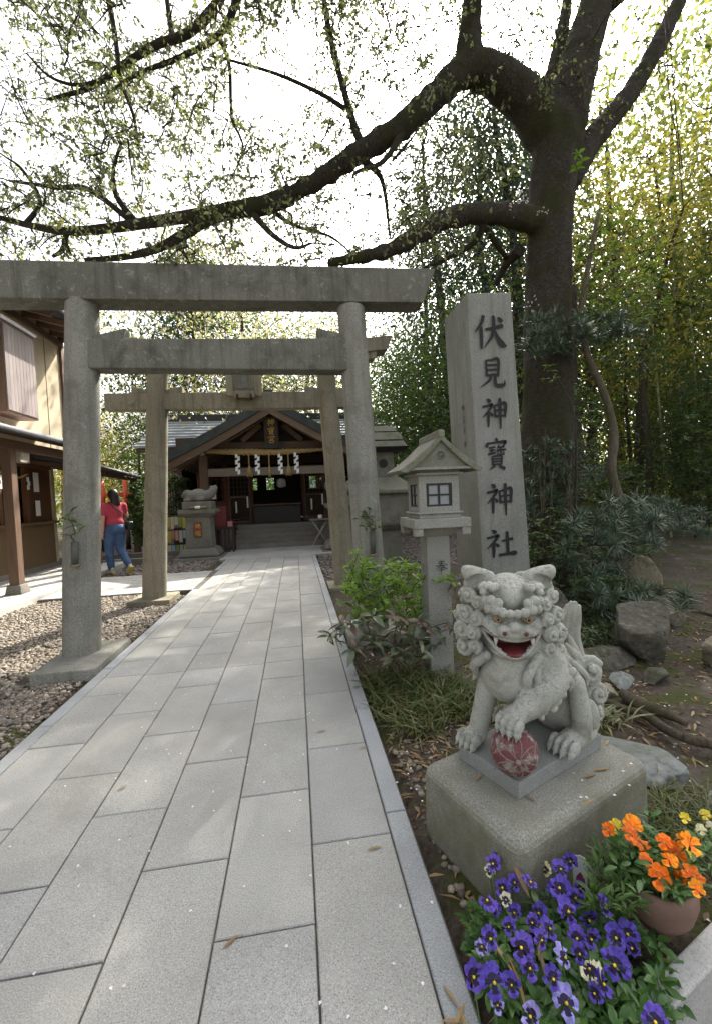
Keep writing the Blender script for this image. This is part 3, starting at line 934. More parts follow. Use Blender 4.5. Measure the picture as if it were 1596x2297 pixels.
MB().prism([(cx - .27, cy - hy + .03, ez + .012), (cx + .27, cy - hy + .03, ez + .012), (cx, cy - hy + .03, rz - .05)], (0, 2 * hy - .06, 0)).build('gable_panel', M['lantern_roof'], LN)
MB().box(cx - .255, cx + .255, cy - hy + .008, cy - hy + .03, ez - .004, ez + .014).build('gable_sill', M['lantern'], roof, .003)
MB().box(cx - .026, cx + .026, cy - hy - .006, cy + hy + .006, rz - .03, rz + .028).build('ridge_cap', M['lantern_roof'], LN, .01)
em = MB(); ec = Vector((cx, cy - hy + .028, 1.617))
for k in range(16):
    a_ = 2 * math.pi * k / 16
    dr = Vector((math.cos(a_), 0, math.sin(a_))); sd = Vector((-math.sin(a_), 0, math.cos(a_)))
    em.add([ec + dr * .009, ec + dr * .031 - sd * .0055, ec + dr * .036, ec + dr * .031 + sd * .0055, ec + dr * .024 + Vector((0, -.010, 0))], [(0, 1, 4), (1, 2, 4), (2, 3, 4), (3, 0, 4)])
em.ball(ec, .008, 0, 5); em.build('flower_crest', M['lantern'], roof)
glyph('carved_character', (at(973, 1256, 3.075).x, cy - .0925, at(973, 1256, 3.075).z), (1, 0, 0), (0, 0, -1), .098, .003, M['ink'], LN, 'hou', .9)
for i, zz in enumerate((.80, .36, .22)):
    glyph('carved_character', (cx - .0905, cy + .035, zz), (0, -1, 0), (0, 0, -1), .06, .004, M['ink'], LN, ['miru', 'takara', 'chi'][i], .7)

# ================================================================== guardian lion
LC = np.array([.9155, 1.616, .31]); LF = np.array([-.917, -.40, 0]); LL = np.array([.40, -.917, 0])
def lw(V):
    V = np.asarray(V, float)
    return LC + V[..., 0:1] * LF + V[..., 1:2] * LL + V[..., 2:3] * np.array([0, 0, 1.0])
def lp(a, b, z): return Vector(lw(np.array([a, b, z])))

def lionstone():
    m, t, b = newmat('carved_granite')
    g = N(t, 'ShaderNodeNewGeometry')
    p = g.outputs['Position']
    n1 = noise(t, 380, 2, .6, p); n2 = noise(t, 9, 6, .7, p, .6); n3 = noise(t, 55, 4, .75, p); n4 = noise(t, 3.0, 4, .6, p)
    c = ramp(t, [(.30, (.18, .18, .15)), (.48, (.39, .388, .335)), (.60, (.45, .447, .395)), (.75, (.58, .575, .52))], n1.outputs[0]).outputs[0]
    # dark specks of lichen, thicker where rain settles
    up = N(t, 'ShaderNodeSeparateXYZ'); t.links.new(g.outputs['Normal'], up.inputs[0])
    upr = ramp(t, [(.1, .16), (.8, .60)], up.outputs[2]).outputs[0]
    f3 = ramp(t, [(.50, 0.0), (.62, 1.0)], n3.outputs[0]).outputs[0]
    c = mix(t, mix(t, 1.0, f3, upr, 'MULTIPLY'), c, (.11, .115, .10))
    c = mix(t, ramp(t, [(.50, 0), (.68, .62)], n2.outputs[0]).outputs[0], c, (.165, .168, .125))
    c = mix(t, ramp(t, [(.45, 0), (.70, .35)], n4.outputs[0]).outputs[0], c, (.27, .275, .21))
    t.links.new(c, b.inputs['Base Color'])
    b.inputs['Roughness'].default_value = .88
    b.inputs['Specular IOR Level'].default_value = .3
    bump(t, b, n1.outputs[0], .35, .003)
    return m
M['lion'] = lionstone()
def redpaint():
    m, t, b = newmat('worn_red_paint')
    n1 = noise(t, 30, 6, .7, pos(t), .5)
    c = ramp(t, [(.40, (.115, .016, .018)), (.60, (.16, .03, .03))], n1.outputs[0]).outputs[0]
    t.links.new(c, b.inputs['Base Color']); b.inputs['Roughness'].default_value = .6
    return m
M['red'] = redpaint()
def ballpaint():
    m, t, b = newmat('ball_paint_flaking')
    p = pos(t)
    n1 = noise(t, 26, 7, .75, p, .4); n2 = noise(t, 200, 2, .6, p)
    st = ramp(t, [(.3, (.20, .19, .16)), (.7, (.42, .40, .36))], n2.outputs[0]).outputs[0]
    c = mix(t, ramp(t, [(.36, 0.0), (.50, .95)], n1.outputs[0]).outputs[0], st, (.125, .024, .028))
    t.links.new(c, b.inputs['Base Color']); b.inputs['Roughness'].default_value = .8
    bump(t, b, n1.outputs[0], .3, .003)
    return m
M['ballred'] = ballpaint()

def spiral(turn=1.0, amp=.011, ph=0.0, pitch=.30):
    """raised coil on the face (+x side) of a boss"""
    def fx(q):
        r = np.sqrt(q[..., 1] ** 2 + q[..., 2] ** 2); th = np.arctan2(q[..., 2], q[..., 1]) * turn
        w_ = .5 + .5 * np.cos(th + ph - 2 * np.pi * r / pitch * .62)
        w_ = np.where(r < .2, 1.0, w_)
        return amp * (w_ ** .8 - .55) * np.clip(1.25 - r, 0, 1)
    return fx

def frame_to(d, up=(0, 0, 1)):
    d = np.array(d, float); d /= np.linalg.norm(d)
    u = np.array(up, float); s = np.cross(u, d); s /= np.linalg.norm(s); u = np.cross(d, s)
    return np.stack([d, s, u], 1)

def coil(fd, c, R, d, turn=1, ph=0.0, turns=1.45, k=.0035):
    """a carved curl: a domed boss with a raised spiral rope running in to its eye"""
    c = np.array(c, float); Fm = frame_to(d)
    fd.ell(c - Fm[:, 0] * R * .12, (R * .50, R * .96, R * .96), Fm, k=k)
    n = 17; prev = None
    for i in range(n):
        u = i / (n - 1)
        th = ph + turn * 2 * math.pi * turns * u
        rr = R * .84 * (1 - u) ** .85 if u < 1 else 0
        p = c + Fm @ np.array([R * (.12 + .48 * u), rr * math.cos(th), rr * math.sin(th)])
        r = R * (.235 - .05 * u)
        if prev is not None: fd.cap(prev[0], p, prev[1], r, k=.002)
        prev = (p, r)

def build_lion():
    fd = Field((-.36, -.28, -.012), (.38, .31, .80), .0038)
    # -------- body
    fd.ell((.085, 0, .35), (.12, .122, .155), k=.03)
    fd.chain([(.05, 0, .42), (-.04, 0, .34), (-.13, 0, .22), (-.19, 0, .14)], [.12, .105, .105, .10], k=.04)
    fd.ell((.145, .005, .325), (.085, .105, .118), k=.03)                # breast
    fd.ell((-.18, 0, .09), (.10, .11, .10), k=.04)
    # -------- forelegs
    fd.chain([(.12, -.05, .34), (.160, -.076, .23), (.176, -.098, .13), (.188, -.110, .055)], [.052, .042, .036, .036], k=.008)
    fd.chain([(.05, .095, .40), (.045, .132, .325), (.115, .140, .272), (.195, .122, .235)], [.070, .060, .048, .041], k=.010)
    fd.ell((.02, .135, .36), (.05, .035, .055), k=.006)
    for i in range(8):                                                   # fringe under the forearm
        u = i / 7
        fd.ell((.02 + .125 * u, .165 - .008 * u, .262 - .052 * u + .016 * math.sin(u * 3.1)), (.012, .011, .020), rotm(0, .3), k=.002)
    for paw, yaw, tip in (((.215, -.112, .032), .0, 0), ((.238, .108, .207), .05, -.35)):
        R = rotm(yaw, .0 if tip == 0 else .45)
        c0 = np.array(paw)
        fd.ell(c0 + R @ np.array([-.008, 0, .004]), (.045, .046, .030), R, k=.015)
        for i, yy in enumerate((-.039, -.013, .013, .039)):
            fd.ell(c0 + R @ np.array([.032 - abs(i - 1.5) * .006, yy, .005]), (.027, .0138, .024), R, k=.002)
            fd.ell(c0 + R @ np.array([.052 - abs(i - 1.5) * .006, yy, -.012]), (.016, .0125, .017), R, k=.002)
            q = c0 + R @ np.array([.060 - abs(i - 1.5) * .006, yy, -.016])
            fd.cap(q, q + R @ np.array([.012, 0, -.014]), .0065, .0025, k=.001)
    for i in range(6):                                                   # fin curls behind the raised foreleg
        u = i / 5
        fd.ell((-.005 + .10 * u, .186 - .014 * u, .345 - .115 * u), (.021, .013, .017), k=.003)
    # -------- hind legs
    for s in (1, -1):
        fd.ell((-.160, s * .082, .150), (.075, .045, .115), rotm(0, -.25), k=.015)
        fd.ell((-.092, s * .146, .250), (.037, .034, .050), k=.003)       # knee
        fd.chain([(-.092, s * .150, .240), (-.100, s * .160, .145), (-.115, s * .152, .06)], [.033, .036, .036], k=.004)
        fd.ell((-.168, s * .160, .120), (.034, .028, .066), rotm(0, .2), k=.002)
        fd.chain([(-.20, s * .13, .03), (-.11, s * .132, .036), (-.045, s * .135, .036)], [.03, .036, .037], k=.015)
        for i, yy in enumerate((-.042, -.014, .014, .042)):
            c0 = np.array((-.012 - abs(i - 1.5) * .007, s * .135 + yy, .036))
            fd.ell(c0, (.034, .0148, .029), k=.002)
            fd.ell(c0 + (.024, 0, -.014), (.017, .013, .018), k=.002)
            fd.cap(c0 + (.034, 0, -.018), c0 + (.046, 0, -.032), .0065, .0025, k=.001)
        fd.ell((-.22, s * .145, .055), (.02, .016, .03), k=.004)
    # -------- tail: upright fluted plume and coils on the rump
    tc = [(-.215, .06, .25), (-.20, .062, .33), (-.19, .058, .41), (-.195, .064, .48), (-.21, .064, .555)]
    for j, off in enumerate((-.033, -.011, .011, .033)):
        fd.chain([(p[0] - off * .62 * (1 - .5 * max(0, i - 2.6) / 2), p[1] + off * .78 * (1 - .5 * max(0, i - 2.6) / 2) + .004 * math.sin(i * 1.9), p[2] - abs(j - 1.5) * .014 * (i > 3)) for i, p in enumerate(tc)],
                 [.017, .0142, .0142, .0145, .010], k=.0006)
    for c, r, d, ph, tn in (((-.225, .118, .272), .064, (.45, .8, .3), .5, 1), ((-.245, .135, .175), .052, (.3, .9, .2), 2.0, -1), ((-.150, .105, .315), .032, (.5, .8, .3), 1.0, 1), ((-.29, .10, .215), .042, (0, .9, .2), 0, 1), ((-.262, .128, .088), .040, (.1, 1, .1), 1.5, 1),
                            ((-.29, .02, .25), .06, (-.8, .2, .3), 0, 1), ((-.27, -.1, .24), .06, (-.3, -.8, .3), 0, -1), ((-.27, -.1, .14), .055, (-.2, -.9, .1), 0, 1), ((-.30, .0, .15), .06, (-1, 0, .1), 0, 1)):
        coil(fd, c, r, d, tn, ph)
    fd.chain([(-.12, .09, .40), (-.16, .10, .34), (-.20, .11, .31)], [.006, .022, .008], k=.003)
    fd.chain([(-.15, .075, .44), (-.175, .085, .37), (-.20, .10, .33)], [.005, .018, .008], k=.003)
    # -------- head
    yaw = RAD(46); H0 = np.array([.130, .012, .556]); HR = rotm(yaw, RAD(3))
    def hp(x, y, z): return H0 + HR @ np.array([x, y, z])
    def he(x, y, z, r, k=.012, R=None, **kw): return fd.ell(hp(x, y, z), r, HR if R is None else HR @ R, k=k, **kw)
    fd.chain([(.02, -.01, .38), (.06, -.01, .46), (.09, 0, .53)], [.125, .125, .11], k=.03)    # neck and mane mass
    he(-.035, 0, -.03, (.10, .150, .15), .03)
    he(-.005, 0, .068, (.108, .092, .088), .02)                           # skull
    he(.062, 0, .082, (.060, .046, .050), .010)                           # forehead
    he(.040, 0, -.035, (.09, .108, .080), .02)                            # cheeks
    for s in (-1, 1): he(.080, s * .074, -.020, (.045, .034, .040), .008)
    he(.116, 0, -.024, (.062, .070, .034), .008)                          # muzzle
    he(.160, 0, .000, (.026, .024, .022), .004)
    for s in (-1, 1):
        he(.156, s * .036, -.014, (.028, .026, .023), .003)
        he(.112, s * .058, -.034, (.046, .034, .022), .006)
    he(.070, 0, -.118, (.072, .074, .030), .012)                          # lower jaw
    he(.03, 0, -.13, (.07, .085, .045), .02)
    he(.115, 0, -.114, (.035, .05, .016), .006)
    def mouth(X):
        p = (X - H0) @ HR
        y = np.clip(p[..., 1], -.125, .125); zc = -.080 + 3.9 * y * y
        hh = .030 * np.sqrt(np.clip(1 - (np.abs(y) / .117) ** 3.2, 0, 1)) - .0015
        d = np.maximum(np.abs(p[..., 2] - zc) - hh, np.abs(p[..., 1]) - .117)
        return np.maximum(d, np.abs(p[..., 0] - .125) - .080) * .75
    c0 = hp(.12, 0, -.06)
    fd.put(mouth, c0 - .14, c0 + .14, .003, 's', 1)
    def lipc(dz, x0): return [hp(.058, s_ * .112, -.032) if j in (0, 6) else hp(xx, s_ * yy, -.082 + 4 * yy * yy + dz * (1 - (yy / .115) ** 2)) for j, (s_, yy, xx) in enumerate(((-1, .112, 0), (-1, .082, x0 - .052), (-1, .043, x0 - .012), (1, 0, x0), (1, .043, x0 - .012), (1, .082, x0 - .052), (1, .112, 0)))]
    fd.chain(lipc(.036, .160), [.006, .007, .008, .008, .008, .007, .006], k=.003, mt=0)
    fd.chain(lipc(-.035, .148), [.006, .007, .007, .007, .007, .007, .006], k=.003, mt=0)
    for s in (-1, 1):
        c = hp(.184, s * .036, -.018)
        fd.put(lambda X, c=c: np.sqrt(((X - c) ** 2).sum(-1)) - .0105, c - .013, c + .013, .001, 's')
    he(.100, 0, -.106, (.060, .040, .010), .003, mt=1)                    # tongue
    for s in (-1, 1):                                                     # eye sockets and brows
        c = hp(.124, s * .050, .020)
        fd.put(lambda X, c=c: np.sqrt(((X - c) ** 2).sum(-1)) - .021, c - .024, c + .024, .002, 's')
        fd.chain([hp(.124, s * .026, .002), hp(.132, s * .048, -.003), hp(.112, s * .078, .006)], [.006, .007, .006], k=.003)
        for (x, y, z, r) in ((.150, .012, .046, .0150), (.150, .037, .050, .0170), (.140, .062, .058, .0185), (.118, .084, .056, .0180), (.134, .050, .080, .0170), (.122, .074, .086, .0185), (.100, .094, .080, .017)):
            he(x, s * y, z, (r, r, r * 1.1), .0015)
        for (x, y, z) in ((.095, .060, .128), (.080, .080, .130), (.084, .094, .112), (.066, .098, .126)):
            he(x, s * y, z, (.027, .015, .015), .0015, rotm(s * .6, .2))
    for s in (-1, 1):                                                     # ears
        Re = rotm(s * .35, 0, s * -.55)
        e0 = np.array([-.015, s * .110, .122])
        he(*e0, (.030, .066, .044), .012, Re)
        fd.chain([hp(*(e0 + np.array([.005, 0, .016]))), hp(-.008, s * .146, .160), hp(-.014, s * .162, .174)], [.036, .022, .004], k=.014)
        he(e0[0] + .042, e0[1] + s * .014, e0[2] + .010, (.028, .052, .024), .004, Re, mode='s')
        he(.022, s * .092, .096, (.022, .022, .007), .002, Re, mode='s', mt=1)
    for s in (-1, 1):                                                     # mane: coils in rows on both sides
        rows = [(.072, .118, .060, .029), (.038, .148, .078, .032), (.082, .124, .004, .031), (.040, .160, .008, .037), (.070, .138, -.055, .033), (.026, .172, -.062, .041), (.062, .132, -.112, .032), (.010, .168, -.135, .042), (-.03, .160, .065, .040), (-.045, .180, -.02, .042), (-.06, .178, -.11, .044), (-.09, .14, .06, .042), (-.10, .15, -.05, .046)]
        for i, (x, y, z, r) in enumerate(rows):
            d = HR @ np.array([.95 if x > 0 else .1, s * (.65 if x > 0 else 1), .14])
            coil(fd, hp(x, s * y, z), r, d, s * (1 if i % 2 else -1), i * 1.9)
    for i, (x, y, z, r) in enumerate(((-.10, .07, .10, .045), (-.10, -.07, .10, .045), (-.12, 0, .05, .05), (-.13, .08, 0, .05), (-.13, -.08, 0, .05), (-.13, 0, -.06, .055), (-.13, .07, -.12, .05), (-.13, -.07, -.12, .05))):
        coil(fd, hp(x, y, z), r, HR @ np.array([-1, y * 3, .3]), 1, i)
    for s in (-1, 1):                                                     # flowing locks under the mane
        for j in range(7):
            x = .082 - .038 * j; y = s * (.092 + .013 * j)
            p0 = hp(x, y, -.140)
            p3 = np.array([.185 - .058 * j + (.0 if s > 0 else .02), s * (.100 + .018 * min(j, 3)), .300 - .006 * j])
            mid = (p0 + p3) / 2 + np.array([.024, s * .012, .0])
            q = p3 * .7 + mid * .3 + np.array([-.012, s * .006, -.01])
            fd.chain([p0, mid, q, p3 + np.array([.01, 0, -.025])], [.019, .018, .0145, .004], k=.001)
    for j in (-1, 0, 1):                                                  # beard
        fd.chain([hp(.065, j * .035, -.145), hp(.055, j * .04, -.185), hp(.04, j * .045, -.22)], [.014, .014, .005], k=.006)
    me = fd.mesh('body', [M['lion'], M['red']], lambda V: lw(V))
    return me, hp

LI = thing('guardian_lion', 'carved granite lion statue with open red mouth, paw on a ball, on the block plinth', 'statue', tuple(lp(0, 0, -.06)))
_lm, hp = build_lion()
link('body', _lm, LI)
M['tooth'] = plain('tooth_stone', (.50, .48, .40), .7)
M['eyewhite'] = plain('eye_paint_ochre', (.36, .27, .16), .6)
M['eyering'] = plain('eye_paint_red', (.14, .03, .02), .6)
for s in (-1, 1):
    mb = MB()
    c = Vector(lw(hp(.120, s * .050, .020)))
    mb.ball(c, .0185, 0, 10)
    eye = mb.build('eye', M['eyewhite'], LI)
    d = (Vector(lw(hp(1.0, s * .12, -.02))) - Vector(lw(hp(0, 0, 0)))).normalized()
    sd = d.cross(Vector((0, 0, 1))).normalized(); u = sd.cross(d)
    for rr, off, mat, nm in ((.0112, .0155, M['eyering'], 'iris'), (.0090, .0167, M['eyewhite'], 'iris'), (.0050, .0180, M['ink'], 'pupil')):
        P = [c + d * off + sd * (rr * math.cos(k * .5236)) + u * (rr * math.sin(k * .5236)) for k in range(12)]
        MB().prism(P, d * .0012).build(nm, mat, eye)
    for (x, y, z, L, r, dz) in ((.138, .062, -.046, .030, .0085, -1), (.126, .046, -.104, .016, .006, 1)):
        p = hp(x, s * y, z); q = hp(x + .006, s * (y + .002), z + dz * L)
        MB().tube([Vector(lw(p)), Vector(lw((p + q) / 2)), Vector(lw(q))], [r, r * .75, .001], 8).build('fang', M['tooth'], LI)
    MB().ball(Vector(lw(hp(.172, s * .036, -.018))), .0095, 0, 6).build('nostril', M['red'], LI)
# base slab
def lquad(a0, a1, b0, b1, z): return [tuple(lp(a1, b0, z)), tuple(lp(a0, b0, z)), tuple(lp(a0, b1, z)), tuple(lp(a1, b1, z))]
def lslab(a0, a1, b0, b1, z0, z1): return [*lquad(a0, a1, b0, b1, z0), *lquad(a0, a1, b0, b1, z1)]
M['slab'] = stone('slab_granite', (.13, .135, .125), (.24, .245, .23), (.33, .335, .315), 200, ((.2, .205, .17), .5, .75, 6), (None,), .25, .85)
bs = MB().hexa(lslab(-.265, .265, -.145, .145, -.0605, .0)).build('base_slab', M['slab'], LI, .003)
# ball under the paw: red quatrefoil petals in relief
bl = lp(.230, .102, .0868)
mb = MB(); mb.ball(bl, .0845, 0, 22)
ball = mb.build('ball', M['ballred'], LI)
M['ballrib'] = stone('ball_rib_stone', (.13, .09, .075), (.22, .17, .14), (.30, .25, .21), 150, (None,), (None,), .2)
tocam = (CAM - bl).normalized()
ax0 = (tocam + Vector((.1, -.1, -.45))).normalized()
for axis in (ax0, -ax0):
    s1 = axis.cross(Vector((0, 0, 1))).normalized(); s2 = s1.cross(axis)
    rib = MB()
    for k in range(6):
        a_ = 2 * math.pi * k / 6; a2 = a_ + 2 * math.pi / 6
        pts = []
        for u in np.linspace(0, 1, 9):
            th = .12 + .62 * math.sin(math.pi * u) ** .8 if False else .14 + .92 * (1 - abs(2 * u - 1) ** 1.5)
            aa = a_ + (a2 - a_) * u
            dr = axis * math.cos(th) + (s1 * math.cos(aa) + s2 * math.sin(aa)) * math.sin(th)
            pts.append(bl + dr * .0848)
        rib.tube(pts, .0026, 5)
    rib.ball(bl + axis * .083, .011, 0, 6)
    rib.build('petal_rib', M['ballrib'], ball)
# block plinth
def plinthmat():
    m, t, b = newmat('plinth_concrete')
    g = N(t, 'ShaderNodeNewGeometry'); p = g.outputs['Position']
    n1 = noise(t, 160, 3, .7, p); n2 = noise(t, 3.5, 6, .65, p, .5); n3 = noise(t, 14, 5, .7, p)
    c = ramp(t, [(.3, (.13, .128, .10)), (.5, (.24, .235, .20)), (.72, (.40, .395, .355))], n1.outputs[0]).outputs[0]
    c = mix(t, ramp(t, [(.42, 0), (.66, .7)], n2.outputs[0]).outputs[0], c, (.16, .155, .105))
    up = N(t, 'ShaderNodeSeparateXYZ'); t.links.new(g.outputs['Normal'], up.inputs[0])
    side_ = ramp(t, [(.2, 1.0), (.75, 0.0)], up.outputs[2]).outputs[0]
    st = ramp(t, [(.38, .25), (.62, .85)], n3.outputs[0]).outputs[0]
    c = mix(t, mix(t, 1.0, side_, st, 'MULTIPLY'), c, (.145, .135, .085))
    t.links.new(c, b.inputs['Base Color']); b.inputs['Roughness'].default_value = .92
    b.inputs['Specular IOR Level'].default_value = .2
    bump(t, b, n1.outputs[0], .55, .004)
    return m
M['plinth'] = plinthmat()
PLc = [(.447, 1.652), (.617, 1.178), (1.352, 1.478), (1.19, 1.95)]
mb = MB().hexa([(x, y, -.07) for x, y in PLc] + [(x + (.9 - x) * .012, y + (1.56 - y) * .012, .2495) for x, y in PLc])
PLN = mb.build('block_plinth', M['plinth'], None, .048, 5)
tag(PLN, 'rounded concrete block under the carved lion beside the pansies', 'plinth')

# ================================================================== cherry tree
def barkmat(name, c1, c2, c3, moss=(.05, .055, .016), msc=2.0, st=.12, mth=(.5, .68)):
    m, t, b = newmat(name)
    p = pos(t)
    mp = N(t, 'ShaderNodeMapping'); mp.inputs['Scale'].default_value = (1, 1, st * 3)
    t.links.new(p, mp.inputs['Vector'])
    n1 = noise(t, 26, 8, .75, mp.outputs[0], 1.1); n2 = noise(t, msc, 6, .65, p, .5); n3 = noise(t, 70, 4, .7, p)
    c = ramp(t, [(.3, c1), (.5, c2), (.7, c3)], n1.outputs[0]).outputs[0]
    c = mix(t, ramp(t, [(mth[0], 0), (mth[1], .8)], n2.outputs[0]).outputs[0], c, moss)
    c = mix(t, ramp(t, [(.62, 0), (.72, .35)], n3.outputs[0]).outputs[0], c, (.16, .165, .13))
    t.links.new(c, b.inputs['Base Color']); b.inputs['Roughness'].default_value = .95
    b.inputs['Specular IOR Level'].default_value = .15
    bump(t, b, n1.outputs[0], 1.0, .04)
    return m
M['cherry_bark'] = barkmat('cherry_bark', (.018, .015, .012), (.060, .051, .040), (.13, .115, .092), (.050, .053, .018), 1.8, .5, (.44, .62))
M['bark'] = barkmat('forest_bark', (.025, .02, .014), (.06, .05, .038), (.11, .095, .075))
M['bark_pale'] = barkmat('pale_bark', (.07, .058, .04), (.14, .115, .08), (.20, .17, .125), (.09, .085, .04), 2.5)
M['cherry_leaf'] = leafmat('cherry_leaf', [(.065, .075, .052), (.09, .105, .06), (.12, .138, .066), (.18, .205, .07), (.16, .135, .115)], .5, (1.4, 1.45, 1.0))
M['blossom'] = leafmat('cherry_blossom', [(.66, .60, .58), (.75, .70, .68), (.58, .50, .48)], .4, (1, 1, 1))

def clip_frame(P, pad=1.25):
    """keeps the points that this picture or a step beside it could show"""
    Q = P - np.array(CAM); z = Q @ np.array(FW)
    u = np.abs(Q @ np.array(RT)) / np.maximum(z, .1); v = (Q @ np.array(UP)) / np.maximum(z, .1)
    return (z > .3) & (u < .836 * pad) & (v < 1.203 * pad) & (v > -1.25)

class Skeleton:
    """branch points that twigs grow from"""
    def __init__(s, P, R): s.P = np.array(P, float); s.R = np.array(R, float)
    def grow(s, targets, mb, r_tip=.003, sag=.06, grade=.55, rmin=.006, n=5):
        order = np.argsort([np.min(((s.P - t) ** 2).sum(1)) for t in targets])
        for i in order:
            t = targets[i]
            d2 = ((s.P - t) ** 2).sum(1)
            k = int(np.argmin(d2)); p = s.P[k]; L = math.sqrt(d2[k])
            if L < .03: continue
            r0 = max(rmin, min(s.R[k] * grade, .008 + .012 * L))
            side = np.cross(t - p, RNG.normal(size=3)); side /= (np.linalg.norm(side) + 1e-9)
            m1 = p + (t - p) * .33 + side * L * RNG.uniform(-.10, .10) + np.array([0, 0, sag * L])
            m2 = p + (t - p) * .66 + side * L * RNG.uniform(-.13, .13) + np.array([0, 0, sag * L])
            C = np.array(catmull([p, m1, m2, t], 3))
            rr = np.linspace(r0, r_tip, len(C))
            mb.tube([tuple(q) for q in C], list(rr), 5 if r0 > .012 else 4, caps=False)
            s.P = np.concatenate([s.P, C[2:]]); s.R = np.concatenate([s.R, rr[2:]])

